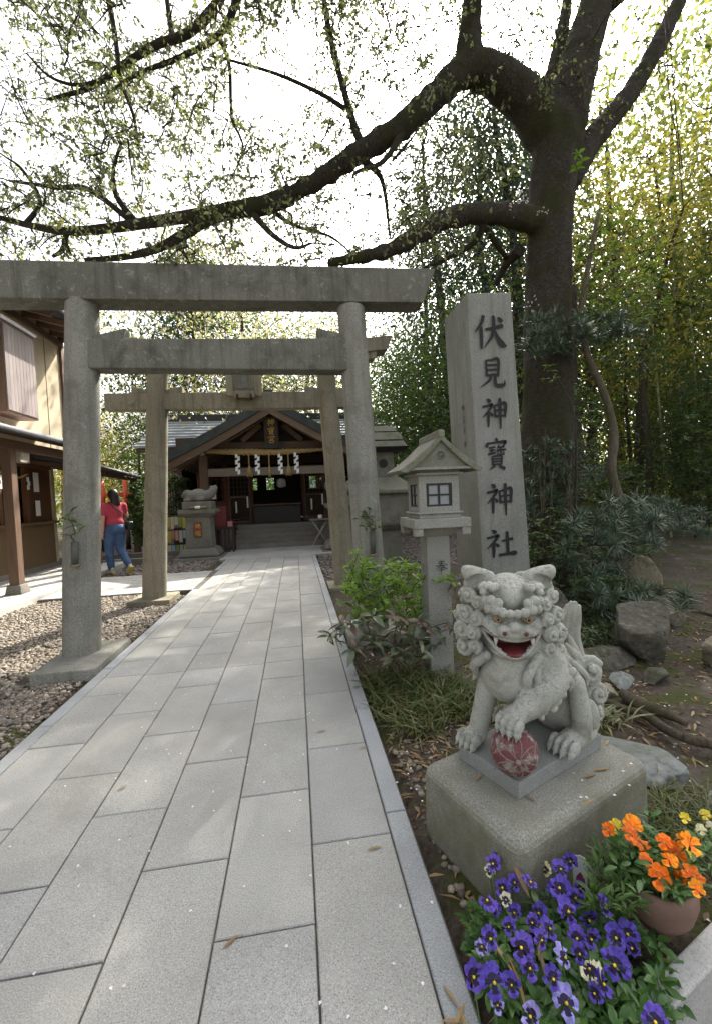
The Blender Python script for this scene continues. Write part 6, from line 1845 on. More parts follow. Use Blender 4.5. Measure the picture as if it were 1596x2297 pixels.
# ================================================================== the walker
def person():
    base = gr(264, 1284); bx_, by_ = base.x, base.y
    PS = thing('person', 'person walking away in a red shirt and blue jeans with a black shoulder bag', 'person', (bx_, by_, 0))
    ang = RAD(48)                                 # heading: away and to the left
    ca, sa = math.cos(ang), math.sin(ang)
    fwd = np.array([-sa, ca, 0]); rgt = np.array([ca, sa, 0])
    def W(V): V = np.asarray(V); return np.array([bx_, by_, 0.0]) + V[..., 0:1] * rgt + V[..., 1:2] * fwd + V[..., 2:3] * np.array([0, 0, 1.0])
    h = .012
    B = lambda: Field((-.5, -.6, -.02), (.5, .5, 1.72), h)
    legL = [(-.085, .02, .86), (-.09, .10, .50), (-.085, .06, .09)]
    legR = [(.085, .0, .86), (.095, .02, .48), (.10, -.26, .16)]
    armL = [(-.19, .0, 1.34), (-.245, -.02, 1.08), (-.235, .03, .83)]
    armR = [(.19, .0, 1.34), (.25, .05, 1.10), (.16, .22, 1.02)]
    f = B()
    f.ell((0, 0, 1.55), (.078, .095, .11), k=.02); f.ell((0, .085, 1.52), (.02, .03, .025), k=.02)
    f.cap((0, 0, 1.36), (0, .01, 1.48), .055, .05, k=.03)
    f.ell((0, 0, 1.20), (.16, .09, .20), k=.04); f.ell((0, 0, .95), (.15, .10, .12), k=.05)
    for L in (legL, legR): f.chain(L, [.085, .06, .04], k=.03)
    for L in (armL, armR):
        f.chain(L, [.05, .042, .03], k=.03)
        hd = np.array(L[-1]); d = (hd - np.array(L[-2])); d /= np.linalg.norm(d)
        f.ell(hd + d * .05, (.028, .040, .045), k=.015)
        for q in range(4): f.cap(hd + d * .08 + np.array([0, -.026 + .017 * q, 0]), hd + d * (.15 - .01 * abs(q - 1.5)) + np.array([.008, -.026 + .017 * q, 0]), .010, .008, k=.003)
        f.cap(hd + d * .03 + np.array([0, .03, 0]), hd + d * .09 + np.array([.01, .05, 0]), .011, .008, k=.004)
    skin = plain('skin', (.42, .24, .17), .6, 0, .05)
    link('body', f.mesh('body', [skin], W), PS)
    f = B()                                       # shirt
    f.ell((0, 0, 1.22), (.185, .118, .21), k=.04); f.ell((0, .0, 1.02), (.172, .125, .10), k=.06); f.ell((0, 0, 1.36), (.17, .09, .07), k=.04)
    for s, L in ((-1, armL), (1, armR)): f.cap(L[0], np.array(L[0]) + (np.array(L[1]) - np.array(L[0])) * .62, .072, .064, k=.03)
    f.rbox((0, 0, .85), (.4, .4, .10), None, .01, .004, 's')
    link('shirt', f.mesh('shirt', [plain('red_cotton', (.34, .035, .055), .85, 0, .12, 14, .3)], W), PS)
    f = B()                                       # jeans
    f.ell((0, -.01, .90), (.172, .135, .13), k=.04)
    f.ell((-.075, -.075, .86), (.085, .075, .085), k=.03); f.ell((.075, -.075, .86), (.085, .075, .085), k=.03)
    for L in (legL, legR): f.chain(L, [.108, .078, .058], k=.03)
    link('jeans', f.mesh('jeans', [plain('blue_denim', (.045, .085, .17), .85, 0, .25, 10, .3)], W), PS)
    f = B()                                       # hair
    f.ell((0, -.015, 1.575), (.095, .108, .115), k=.02); f.ell((.01, -.06, 1.44), (.085, .055, .15), k=.04); f.ell((.06, -.05, 1.36), (.05, .04, .10), k=.03)
    f.ell((0, .10, 1.53), (.07, .06, .085), k=.01, mode='s')
    link('hair', f.mesh('hair', [plain('dark_hair', (.014, .009, .007), .45, 0, .4, 40)], W), PS)
    shoe = plain('grey_trainer', (.45, .45, .42), .7); sole = plain('yellow_sole', (.55, .42, .06), .6)
    for s, ft, pit in ((-1, (-.085, .07, .045), 0), (1, (.10, -.30, .085), .85)):
        f = B(); R = np.array(Matrix.Rotation(-pit, 3, 'X'))
        c = np.array(ft)
        f.ell(c + R @ np.array([0, .05, 0]), (.045, .125, .038), R, k=.01); f.ell(c + R @ np.array([0, -.03, .03]), (.042, .055, .05), R, k=.02)
        f.rbox(c + R @ np.array([0, .045, -.033]), (.046, .135, .016), R, .012, .003, mt=1)
        link('shoe', f.mesh('shoe', [shoe, sole], W), PS)
    bag = B(); bag.rbox((.235, -.10, .93), (.06, .085, .085), None, .03)
    bg = link('handbag', bag.mesh('handbag', [plain('black_leather', (.012, .012, .013), .35)], W))
    tag(bg, 'small black shoulder bag at the hip of the walking person', 'bag')
    st = MB(); st.tube([tuple(W(np.array(p))) for p in ((.235, -.14, 1.0), (.12, -.135, 1.18), (-.03, -.125, 1.30), (-.12, -.07, 1.42), (-.08, .06, 1.43))], .009, 5); st.build('strap', M['dark'], bg)
person()

# ================================================================== rocks
def rock_mesh(seed, cuts=9, rough=.09, sub=4):
    rng = np.random.default_rng(seed)
    bm = bmesh.new(); bmesh.ops.create_icosphere(bm, subdivisions=sub, radius=1.0)
    V = np.array([v.co for v in bm.verts])
    for _ in range(cuts):
        n = rdir(1, rng)[0]; d = rng.uniform(.42, .85)
        s = V @ n - d
        V = np.where(s[:, None] > 0, V - s[:, None] * n * .985, V)
    ph = rng.uniform(0, 6, 6)
    w_ = np.sin(V[:, 0] * 4 + ph[0]) * np.sin(V[:, 1] * 5 + ph[1]) + .5 * np.sin(V[:, 2] * 9 + ph[2]) * np.sin(V[:, 0] * 8 + ph[3]) + .35 * np.sin(V[:, 1] * 17 + ph[4]) * np.sin(V[:, 2] * 15 + V[:, 0] * 11 + ph[5])
    V = V * (1 + rough * .5 * w_)[:, None]
    for v, c in zip(bm.verts, V): v.co = c
    me = bpy.data.meshes.new('rock'); bm.to_mesh(me); bm.free()
    me.polygons.foreach_set('use_smooth', [True] * len(me.polygons))
    return me
def rock(x, y, z, sx, sy, sz, lab, mat='rock', seed=1, rz=0.0, rx=0.0, ry=0.0, cat='rock', name='rock', grp=None, cuts=13):
    me = rock_mesh(seed, cuts); me.materials.append(M[mat])
    o = link(name, me)
    o.location = (x, y, z); o.rotation_euler = (rx, ry, rz); o.scale = (sx, sy, sz)
    return tag(o, lab, cat, grp)
rock(2.70, 3.02, .12, .34, .24, .33, 'big dark angular rock right of the lion below the shrub', 'rock', 41, .2, 0, .1)
rock(2.32, 3.00, .0, .24, .22, .15, 'low rounded grey rock just behind the lion tail', 'rock', 42, .4)
rock(2.24, 3.55, .12, .17, .2, .36, 'upright brownish boulder behind the lion head', 'rock', 43, .1)
rock(2.18, 2.64, -.01, .15, .09, .06, 'small flat bluish stone between mossy roots and dark rock', 'rock_blue', 44, .3)
rock(2.42, 2.62, -.01, .13, .09, .07, 'small greenish stone in front of the big dark rock', 'rock', 45, .5)
rock(1.98, 2.52, -.02, .10, .08, .05, 'little pale stone close behind the lion rump', 'rock_pale', 46, .1)
rock(1.60, 1.93, -.035, .25, .33, .075, 'wide flat blue grey slab lying behind the block plinth', 'rock_blue', 47, .55, 0, 0, 'stone slab', 'stone_slab')
rock(3.15, 2.74, .05, .30, .24, .26, 'sloping tan slab at the picture edge by the trail', 'rock_pale', 48, .5, .3, .2)
rock(3.50, 3.75, .05, .24, .30, .25, 'leaning tan rock behind the big dark rock', 'rock_pale', 49, .2, .2, .3)
rock(4.45, 4.95, .08, .24, .18, .36, 'tall pale rock beside the trail bend', 'rock_pale', 50, .1)
rock(4.95, 5.65, .0, .22, .15, .13, 'squarish pale kerb rock of the trail, nearer one', 'rock_pale', 51, .3, cuts=14)
rock(5.45, 6.0, .0, .25, .15, .14, 'squarish grey kerb rock of the trail, farther one', 'rock', 52, .6, cuts=14)
rock(5.9, 6.6, .05, .35, .16, .2, 'long slanting kerb rock of the trail', 'rock', 53, .9, cuts=14)
rock(1.78, 1.52, -.06, .16, .12, .05, 'bluish stone at the picture edge beyond the orange flowers', 'rock_blue', 54, .3)
for i, (px_, py_, sx) in enumerate(((1560, 1262, .42), (1590, 1235, .5), (1530, 1215, .5), (1575, 1200, .55), (1520, 1196, .5))):
    p = gr(px_, py_)
    rock(p.x, p.y, .02, sx, .3, .06, ['flat dark step stone of the trail nearest the camera', 'second flat step stone up the trail', 'third flat step stone up the trail', 'fourth flat step stone at the picture edge', 'farthest visible flat step stone'][i], 'rock', 60 + i, .2 * i, 0, 0, 'step stone', 'step_stone', 'step stones of the woodland trail', 12)
# pebbles in the earth by the kerb and flower bed
rng = np.random.default_rng(8)
Pp = np.concatenate([np.stack([rng.uniform(.43, .62, 90), rng.uniform(1.15, 2.3, 90)], 1), np.stack([rng.uniform(.5, 1.3, 60), rng.uniform(1.9, 2.5, 60)], 1), np.stack([rng.uniform(1.3, 4.5, 160), rng.uniform(1.2, 4.5, 160)], 1)])
r = rng.uniform(.006, .019, len(Pp))
V, F = pebbles(np.stack([Pp[:, 0], Pp[:, 1], gz(Pp[:, 0], Pp[:, 1]) + r * .3], 1), r, rng)
tag(link('pebbles', fastmesh('pebbles', V, F, [M['gravel']], True)), 'scattered pebbles in the bare earth around the lion', 'pebbles', kind='stuff')

# roots
def root(pts, rad, lab):
    C = catmull([list(p) + [r] for p, r in zip(pts, rad)], 7)
    mb = MB(); mb.tube([tuple(q[:3]) for q in C], [q[3] for q in C], 8, wob=.10)
    tag(mb.build('tree_root', M['bark_pale']), lab, 'root', 'bare roots across the ground')
def rp_(px_, py_, z=.0): p = gr(px_, py_); return (p.x, p.y, z)
root([rp_(1330, 1560), rp_(1400, 1590), rp_(1444, 1603), rp_(1499, 1639), rp_(1560, 1662), rp_(1640, 1672)], [.015, .022, .024, .026, .028, .028], 'long bare root snaking past the lion')
root([rp_(1395, 1555), rp_(1430, 1580), rp_(1480, 1595), rp_(1540, 1625)], [.03, .045, .035, .015], 'thick gnarled root stump behind the long root')
root([rp_(1500, 1380), rp_(1560, 1372), rp_(1640, 1392)], [.02, .026, .02], 'root crossing the trail beside the tan rock')
root([rp_(1530, 1300), rp_(1600, 1306), rp_(1680, 1312)], [.035, .05, .04], 'thick root forming a step of the trail')
root([rp_(1540, 1335), rp_(1600, 1338), rp_(1680, 1345)], [.03, .04, .03], 'lower root step of the trail')

# ================================================================== leaf litter and petals
M['dry_leaf'] = leafmat('dry_bamboo_leaf', [(.30, .20, .09), (.38, .27, .13), (.24, .15, .07), (.42, .33, .19), (.30, .16, .05)], .15, (1, 1, 1), .7)
M['brown_leaf'] = leafmat('brown_litter', [(.11, .065, .035), (.17, .105, .055), (.08, .05, .03), (.22, .15, .085)], .1, (1, 1, 1), .8)
M['petal'] = leafmat('fallen_petal', [(.78, .70, .70), (.82, .78, .77), (.74, .60, .62)], .2, (1, 1, 1), .7)
def scatter(name, lab, P, L, W, mat, tilt=.25, big=False):
    n = len(P); a = RNG.uniform(0, 6.283, n)
    D = np.stack([np.cos(a), np.sin(a), RNG.normal(0, tilt, n) * .6], 1)
    U = np.stack([RNG.normal(0, tilt, n), RNG.normal(0, tilt, n), np.ones(n)], 1)
    return tag(leafobj(name, [leaves(P, D, L, W, .2, .08, big, U)], mat), lab, 'litter', kind='stuff')
def earth(n, x0, x1, y0, y1, lift=.006):
    x = RNG.uniform(x0, x1, n); y = RNG.uniform(y0, y1, n)
    return np.stack([x, y, gz(x, y) + lift], 1)
def off_plinth(P):
    rel = P[:, :2] - np.array([.617, 1.178]); u = np.array([.735, .30]); v = np.array([-.17, .474])
    a = rel @ u / (u @ u); b = rel @ v / (v @ v)
    return P[~((a > -.02) & (a < 1.02) & (b > -.03) & (b < 1.03))]
P = off_plinth(np.concatenate([earth(170, .42, .75, .95, 2.6), earth(260, .5, 1.6, 2.0, 3.3), earth(1150, 1.5, 4.5, 1.2, 5.0), earth(300, 3, 8, 4, 9)]))
n = len(P); L = RNG.uniform(.045, .105, n)
scatter('dry_leaves', 'dry tan bamboo leaves littering the earth', P, L, L * .17, M['dry_leaf'], .22)
P = off_plinth(np.concatenate([earth(1500, .42, 1.6, .95, 3.4, .004), earth(4200, 1.4, 5, 1.2, 6.0, .004), earth(800, -2.1, -1.66, 2, 6.8, .004), earth(1300, .42, 1.9, 3.4, 8, .004)]))
n = len(P); L = RNG.uniform(.012, .040, n)
scatter('leaf_litter', 'brown crumbled leaf litter on the earth', P, L, L * .5, M['brown_leaf'], .4)
xp = RNG.uniform(-1.6, .4, 240); yp = RNG.uniform(.9, 8, 240)
P = np.concatenate([np.stack([xp, yp, np.full(240, .004)], 1), off_plinth(earth(420, .43, 3.5, 1.0, 4.0, .012)), earth(160, -2.2, -1.66, 2, 6.8, .02)])
scatter('petals', 'fallen white cherry petals on paving and earth', P, .013, .010, M['petal'], .2)
# leaves resting on stone
rest = [(.62, 1.50, .2535, .5), (.78, 1.35, .2535, 2.0), (1.02, 1.43, .2535, .2), (1.08, 1.46, .2535, .0), (1.24, 1.60, .2535, .6), (1.20, 1.63, .2535, .9), (.92, 1.30, .2535, .4), (-.28, 1.28, .005, .7), (.20, 1.55, .005, .1), (.30, 1.00, .005, -.2), (.33, .98, .005, .8), (.36, .96, .005, 1.6), (.27, 2.2, .005, .1), (.05, 2.4, .005, .2), (-.9, 2.1, .005, .9), (.355, 1.02, .005, 1.9)]
P = np.array([p[:3] for p in rest]); A_ = np.array([p[3] for p in rest])
o = leafobj('dry_leaves', [leaves(P, np.stack([np.cos(A_), np.sin(A_), A_ * 0], 1), RNG.uniform(.05, .08, len(P)), .012, .2, .05, True, np.tile(np.array([[.1, .1, 1.0]]), (len(P), 1)))], M['dry_leaf'])
tag(o, 'single tan leaves lying on the paving and the plinth', 'litter', kind='stuff')
P = np.array([(RNG.uniform(.75, 1.25), RNG.uniform(1.28, 1.75), .2525) for _ in range(26)]); P = np.array([p for p in P if len(off_plinth(p[None])) == 0])
scatter('petals', 'white petals lying on the block plinth', P, .013, .010, M['petal'], .05)

# ================================================================== shrubs near the lantern
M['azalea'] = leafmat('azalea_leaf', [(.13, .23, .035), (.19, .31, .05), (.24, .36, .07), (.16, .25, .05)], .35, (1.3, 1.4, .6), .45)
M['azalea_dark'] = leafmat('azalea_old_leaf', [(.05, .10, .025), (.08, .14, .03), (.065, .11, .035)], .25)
M['bronze_leaf'] = leafmat('bronze_shrub_leaf', [(.10, .12, .055), (.15, .13, .08), (.17, .10, .085), (.08, .12, .07), (.13, .14, .07), (.055, .095, .06)], .2, (1.2, 1.2, .8), .35, .5)
M['stem'] = plain('shrub_stem', (.045, .032, .024), .8, 0, .3, 20)
def whorls(C, nl, L, W, spread=.6, up=.35, axis=None, big=True):
    P, D, Ls, Ws = [], [], [], []
    for i, c in enumerate(C):
        ax = unit(np.array([RNG.normal() * .35, RNG.normal() * .35, 1.0]) if axis is None else axis[i])
        s1 = unit(np.cross(ax, np.array([.3, .9, .1]))); s2 = np.cross(ax, s1)
        k = RNG.integers(*nl) if hasattr(nl, '__len__') else nl
        a0 = RNG.uniform(0, 6.28)
        for j in range(k):
            a = a0 + 6.283 * j / k * 1.0 + RNG.normal() * .15
            u = up + RNG.normal() * .22
            D.append(s1 * math.cos(a) + s2 * math.sin(a) + ax * u); P.append(c + D[-1] * .006)
            l = L * RNG.uniform(.65, 1.2); Ls.append(l); Ws.append(W * l / L)
    return leaves(np.array(P), np.array(D), np.array(Ls), np.array(Ws), .16, .22, big)
def bush(name, lab, base, tips, mat, leafargs, cat='shrub', inner=None, group=None, stem_r=.008):
    t = thing(name, lab, cat, base, group)
    mb = MB(); base = np.array(base)
    st = [base + np.array([RNG.normal() * .05, RNG.normal() * .05, u]) for u in np.linspace(.0, .12, 4)]
    sk = Skeleton(np.array(st), np.full(4, stem_r * 1.5)); sk.grow(np.array(tips), mb, .0022, .10, .8, .004)
    mb.build('stems', M['stem'], t)
    leafobj('foliage', [whorls(tips, *leafargs)], M[mat], t, True)
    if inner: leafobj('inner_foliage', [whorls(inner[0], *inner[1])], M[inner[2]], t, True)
    return t
def pxtips(n, poly, Y, seed, jitter=0):
    rng_ = np.random.default_rng(seed); out = []
    xs = [p[0] for p in poly]; ys = [p[1] for p in poly]
    def inside(x, y):
        c = False; j = len(poly) - 1
        for i in range(len(poly)):
            if (poly[i][1] > y) != (poly[j][1] > y) and x < (poly[j][0] - poly[i][0]) * (y - poly[i][1]) / (poly[j][1] - poly[i][1]) + poly[i][0]: c = not c
            j = i
        return c
    while len(out) < n:
        x, y = rng_.uniform(min(xs), max(xs)), rng_.uniform(min(ys), max(ys))
        if inside(x, y): out.append(np.array(at(x, y, rng_.uniform(*Y))))
    return np.array(out)
az = pxtips(250, [(760, 1360), (775, 1305), (790, 1268), (800, 1232), (830, 1268), (860, 1258), (900, 1258), (930, 1275), (975, 1290), (1000, 1300), (985, 1345), (1010, 1390), (930, 1400), (800, 1390)], (3.15, 3.85), 5)
azt = np.concatenate([az, np.array([at(798, 1240, 3.45), at(800, 1252, 3.45), at(785, 1270, 3.4), at(1000, 1300, 2.98), at(985, 1308, 2.98), at(1012, 1305, 2.97), at(1040, 1385, 2.95), at(1020, 1380, 2.95)])])
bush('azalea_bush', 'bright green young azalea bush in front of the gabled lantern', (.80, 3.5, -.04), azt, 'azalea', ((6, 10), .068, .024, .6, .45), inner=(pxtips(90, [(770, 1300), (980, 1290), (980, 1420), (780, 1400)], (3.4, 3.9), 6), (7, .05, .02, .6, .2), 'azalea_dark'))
br_ = pxtips(46, [(735, 1405), (800, 1380), (880, 1375), (960, 1385), (1000, 1400), (980, 1450), (940, 1490), (850, 1480), (790, 1460), (740, 1440)], (2.75, 3.2), 9)
brt = np.concatenate([br_, np.array([at(742, 1428, 2.9), at(755, 1415, 2.9), at(1010, 1400, 2.85), at(1020, 1410, 2.85), at(1030, 1300, 3.0), at(1045, 1320, 3.0)])])
bush('bronze_shrub', 'low shrub with drooping bronze and grey green leaves at the kerb', (.74, 3.05, -.04), brt, 'bronze_leaf', ((5, 8), .115, .040, .6, -.05))

# grass
M['grass'] = leafmat('strap_grass', [(.055, .085, .022), (.085, .12, .03), (.12, .14, .045), (.20, .17, .075), (.045, .07, .022)], .25, (1.3, 1.4, .6), .45)
M['grass_pale'] = leafmat('pale_dwarf_bamboo', [(.22, .23, .13), (.32, .29, .17), (.14, .18, .07), (.36, .33, .24)], .25, (1, 1, .8))
def tufts(name, lab, spots, per, L, W, mat, spreadr=.05):
    P, D, Ls = [], [], []
    for x, y in spots:
        z = float(gz(np.array(x), np.array(y)))
        for _ in range(per):
            P.append((x + RNG.normal() * spreadr, y + RNG.normal() * spreadr, z)); a = RNG.uniform(0, 6.28); u = RNG.uniform(.35, 1.6)
            D.append((math.cos(a), math.sin(a), u)); Ls.append(L * RNG.uniform(.55, 1.2))
    Ls = np.array(Ls)
    return tag(leafobj(name, [leaves(np.array(P), np.array(D), Ls, W, .15, .55, True)], M[mat]), lab, 'grass', kind='stuff')
sp = [(RNG.uniform(.46, 1.15), RNG.uniform(2.35, 3.15)) for _ in range(75)]
sp = [p for p in sp if not (p[0] < .55 and p[1] < 2.6)]
tufts('grass', 'strap leaved grass tufts under the lantern and shrubs', sp, 26, .17, .010, 'grass')
tufts('grass', 'pale striped dwarf bamboo tuft behind the lion', [(1.72, 2.28), (1.80, 2.24), (1.66, 2.33)], 30, .16, .012, 'grass_pale', .04)
tufts('grass', 'fine green herb at the picture edge above the orange flowers', [(RNG.uniform(1.25, 1.7), RNG.uniform(1.32, 1.6)) for _ in range(16)], 45, .14, .006, 'grass')

# ================================================================== podocarpus and the undergrowth right of the pillar
M['podo'] = leafmat('podocarpus_leaf', [(.045, .075, .045), (.065, .10, .06), (.09, .125, .075), (.05, .075, .04)], .15, (1.2, 1.4, 1), .35, .5)
def rosettes(C, nl, L, W):
    P, D = [], []
    cam_ = np.array(CAM)
    for c in C:
        ax = unit(np.array([RNG.normal() * .5, RNG.normal() * .5 - .35, .8]))
        s1 = unit(np.cross(ax, np.array([.3, .9, .1]))); s2 = np.cross(ax, s1)
        for j in range(nl):
            a = RNG.uniform(0, 6.283); u = RNG.uniform(-.25, 1.1)
            D.append(s1 * math.cos(a) + s2 * math.sin(a) + ax * u); P.append(c - ax * RNG.uniform(0, .05))
    n = len(P)
    return leaves(np.array(P), np.array(D), RNG.uniform(.75, 1.15, n) * L, W, .1, .06, True)
def podo(lab, base, tips, L=.145):
    t = thing('podocarpus_shrub', lab, 'shrub', base, 'podocarpus shrubs')
    mb = MB(); b0 = np.array(base)
    sk = Skeleton(np.array([b0 + np.array([0, 0, u]) for u in np.linspace(0, .5, 6)]), np.full(6, .03)); sk.grow(tips, mb, .004, .08, .7, .006)
    mb.build('stems', M['stem'], t); leafobj('foliage', [rosettes(tips, 46, L, .0115)], M['podo'], t, True)
podo('large podocarpus shrub with whorled narrow leaves right of the name pillar', (3.75, 4.5, -.03), pxtips(95, [(1255, 1180), (1330, 1120), (1420, 1105), (1490, 1165), (1480, 1225), (1400, 1250), (1390, 1330), (1300, 1330), (1230, 1290)], (3.7, 4.9), 12))
podo('podocarpus with spreading sprays around the cherry trunk', (3.4, 4.9, -.03), pxtips(60, [(1170, 720), (1230, 690), (1330, 700), (1400, 690), (1440, 740), (1330, 790), (1240, 810), (1170, 790)], (4.5, 5.3), 13))
podo('low podocarpus beside the big dark rock', (3.3, 3.9, -.03), pxtips(40, [(1330, 1330), (1440, 1320), (1540, 1330), (1560, 1370), (1440, 1370), (1400, 1410), (1340, 1390)], (3.2, 4.2), 14))
podo('podocarpus overhanging the trail', (5.0, 6.0, -.03), pxtips(60, [(1380, 1100), (1470, 1110), (1596, 1150), (1600, 1200), (1500, 1200), (1400, 1170)], (5.0, 7.0), 15))
podo('dark podocarpus behind the marker beneath the cherry', (3.0, 4.8, -.03), pxtips(50, [(1175, 1000), (1290, 980), (1330, 1060), (1280, 1150), (1180, 1180)], (4.7, 5.2), 16))
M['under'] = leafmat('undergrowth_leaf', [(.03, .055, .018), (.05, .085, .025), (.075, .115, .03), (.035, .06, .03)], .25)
M['under_light'] = leafmat('lit_undergrowth_leaf', [(.09, .14, .03), (.13, .18, .04), (.07, .12, .035)], .4)  # brighter copy of the undergrowth leaf, sunlight put into its colour
def thicket(lab, base, tips, mat='under', L=.07, W=.032, nl=(5, 9), name='understorey_shrub'):
    return bush(name, lab, base, tips, mat, (nl, L, W, .6, .1), group='shrubs under the trees')
thicket('dark leafy undershrub at the foot of the name pillar', (2.75, 4.6, -.04), pxtips(330, [(1185, 1150), (1260, 1130), (1350, 1240), (1400, 1330), (1320, 1430), (1190, 1330)], (4.0, 5.3), 17))
thicket('dark shrub in the gap left of the curved trunk', (4.3, 6.4, -.04), pxtips(170, [(1280, 860), (1360, 880), (1350, 1000), (1340, 1120), (1270, 1120)], (6.0, 7.6), 18), L=.085, W=.04)
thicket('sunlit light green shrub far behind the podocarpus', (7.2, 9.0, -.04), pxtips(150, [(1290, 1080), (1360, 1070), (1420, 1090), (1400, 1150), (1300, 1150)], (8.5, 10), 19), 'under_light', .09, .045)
thicket('dark thicket along the upper right of the trail', (8.6, 9.6, -.04), pxtips(340, [(1480, 1000), (1540, 960), (1640, 930), (1660, 1140), (1500, 1130)], (8.0, 10.5), 20), L=.11, W=.05)
thicket('shadowed bush right of the old stone lantern', (3.6, 10.5, -.04), pxtips(260, [(880, 930), (940, 880), (1000, 900), (990, 1060), (900, 1080), (870, 1010)], (9.8, 11.5), 21), L=.11, W=.05)
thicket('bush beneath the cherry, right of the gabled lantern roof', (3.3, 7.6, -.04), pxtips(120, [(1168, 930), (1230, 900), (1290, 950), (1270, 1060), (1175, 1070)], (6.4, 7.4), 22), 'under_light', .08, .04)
thicket('green bush by the shrine beside the vermilion gate', (-3.75, 11.9, -.04), pxtips(330, [(290, 1090), (330, 1060), (335, 1225), (300, 1225), (285, 1150)], (11.3, 12.6), 23), L=.10, W=.05)
thicket('clipped dark shrub right of the second gate post', (-3.0, 12.4, -.04), pxtips(240, [(375, 1060), (420, 1075), (425, 1150), (380, 1160)], (12.3, 13.2), 24), L=.10, W=.05)
thicket('shaded understorey shrub behind the conifer', (6.0, 12.0, -.04), pxtips(300, [(1165, 860), (1300, 840), (1310, 960), (1170, 960)], (11, 14), 25), L=.14, W=.065)
thicket('dark bush filling the bank behind the big dark rock', (3.3, 4.2, -.04), pxtips(260, [(1290, 1300), (1400, 1290), (1450, 1330), (1430, 1380), (1330, 1420), (1290, 1400)], (3.6, 4.6), 31), L=.06, W=.026)
thicket('low dark shrub along the near side of the trail', (4.6, 5.8, -.04), pxtips(220, [(1300, 1180), (1420, 1190), (1470, 1230), (1420, 1290), (1330, 1280)], (5.2, 6.6), 32), L=.07, W=.03)
thicket('shaded bush left of the trail beyond the podocarpus', (6.2, 8.0, -.04), pxtips(260, [(1300, 1020), (1440, 1040), (1480, 1150), (1320, 1160)], (7.2, 8.8), 33), L=.09, W=.04)
thicket('dark bush at the picture edge above the trail', (7.6, 7.8, -.04), pxtips(300, [(1520, 930), (1640, 880), (1660, 1110), (1560, 1120)], (7.0, 8.4), 34), L=.09, W=.04)
thicket('fern like low plants at the foot of the big dark rock', (2.75, 3.35, -.04), pxtips(60, [(1310, 1400), (1400, 1390), (1390, 1450), (1300, 1440)], (3.1, 3.5), 35), L=.07, W=.02)
thicket('dark overhanging sprays right of the cherry trunk', (5.2, 7.4, -.04), pxtips(240, [(1300, 660), (1400, 640), (1490, 680), (1500, 830), (1400, 860), (1330, 800)], (6.4, 7.8), 36), L=.08, W=.035)
# sprig on the trunk and bare suckers
thicket('bright leafy sprig on the cherry trunk', tuple(at(1230, 860, 5.15)), np.array([at(1228, 822, 5.1), at(1236, 832, 5.1), at(1222, 850, 5.1), at(1240, 850, 5.1)]), 'azalea', .085, .03, (5, 7), 'trunk_sprig')
thicket('lime green sprig in the crotch of the right limb', tuple(at(1296, 400, 5.2)), np.array([at(1294, 345, 5.2), at(1302, 360, 5.2), at(1292, 378, 5.2)]), 'azalea', .10, .045, (4, 6), 'trunk_sprig')
sk_ = MB()
for i in range(11):
    x0 = RNG.uniform(1185, 1270); x1 = x0 + RNG.uniform(-40, 40); y1 = RNG.uniform(930, 1120)
    Yq = RNG.uniform(4.3, 4.8)
    p, q = at(x0, 1330, Yq), at(x1, y1, Yq - .2); m_ = p.lerp(q, .5) + Vector((RNG.uniform(-.12, .12), 0, 0))
    sk_.tube([tuple(v) for v in catmull([p, m_, q], 5)], [.009 * (1 - .07 * k) for k in range(11)], 5)
tag(sk_.build('bare_suckers', M['bark_pale']), 'thin bare suckers arching beside the name pillar', 'twigs', kind='stuff')
# curved-trunk tree and slim trunks
cpts = [(1393, 1335, 4.9), (1392, 1235, 4.9), (1390, 1139, 4.9), (1371, 1056, 4.95), (1376, 976, 5.0), (1359, 897, 5.05), (1331, 829, 5.1), (1312, 778, 5.15), (1303, 700, 5.2), (1318, 600, 5.3), (1340, 480, 5.5)]
CT = thing('small_tree', 'slender tree with a wavy pale trunk beside the trail', 'tree', tuple(gr(1393, 1335)))
C = catmull([list(at(*p)) + [.068 - .004 * i] for i, p in enumerate(cpts)], 6)
mb = MB(); mb.tube([tuple(q[:3]) for q in C], [q[3] for q in C], 12, wob=.05); mb.build('trunk', M['bark_pale'], CT)
ctips = pxtips(170, [(1290, 560), (1350, 450), (1480, 500), (1500, 690), (1420, 760), (1330, 700)], (4.9, 6.6), 27)
mb = MB(); Skeleton(np.array([q[:3] for q in C]), np.array([q[3] for q in C])).grow(ctips, mb, .004, .05, .5, .006); mb.build('branches', M['bark_pale'], CT)
leafobj('crown', [whorls(ctips, (5, 9), .075, .03, .6, .1)], M['evergreen_b'], CT)
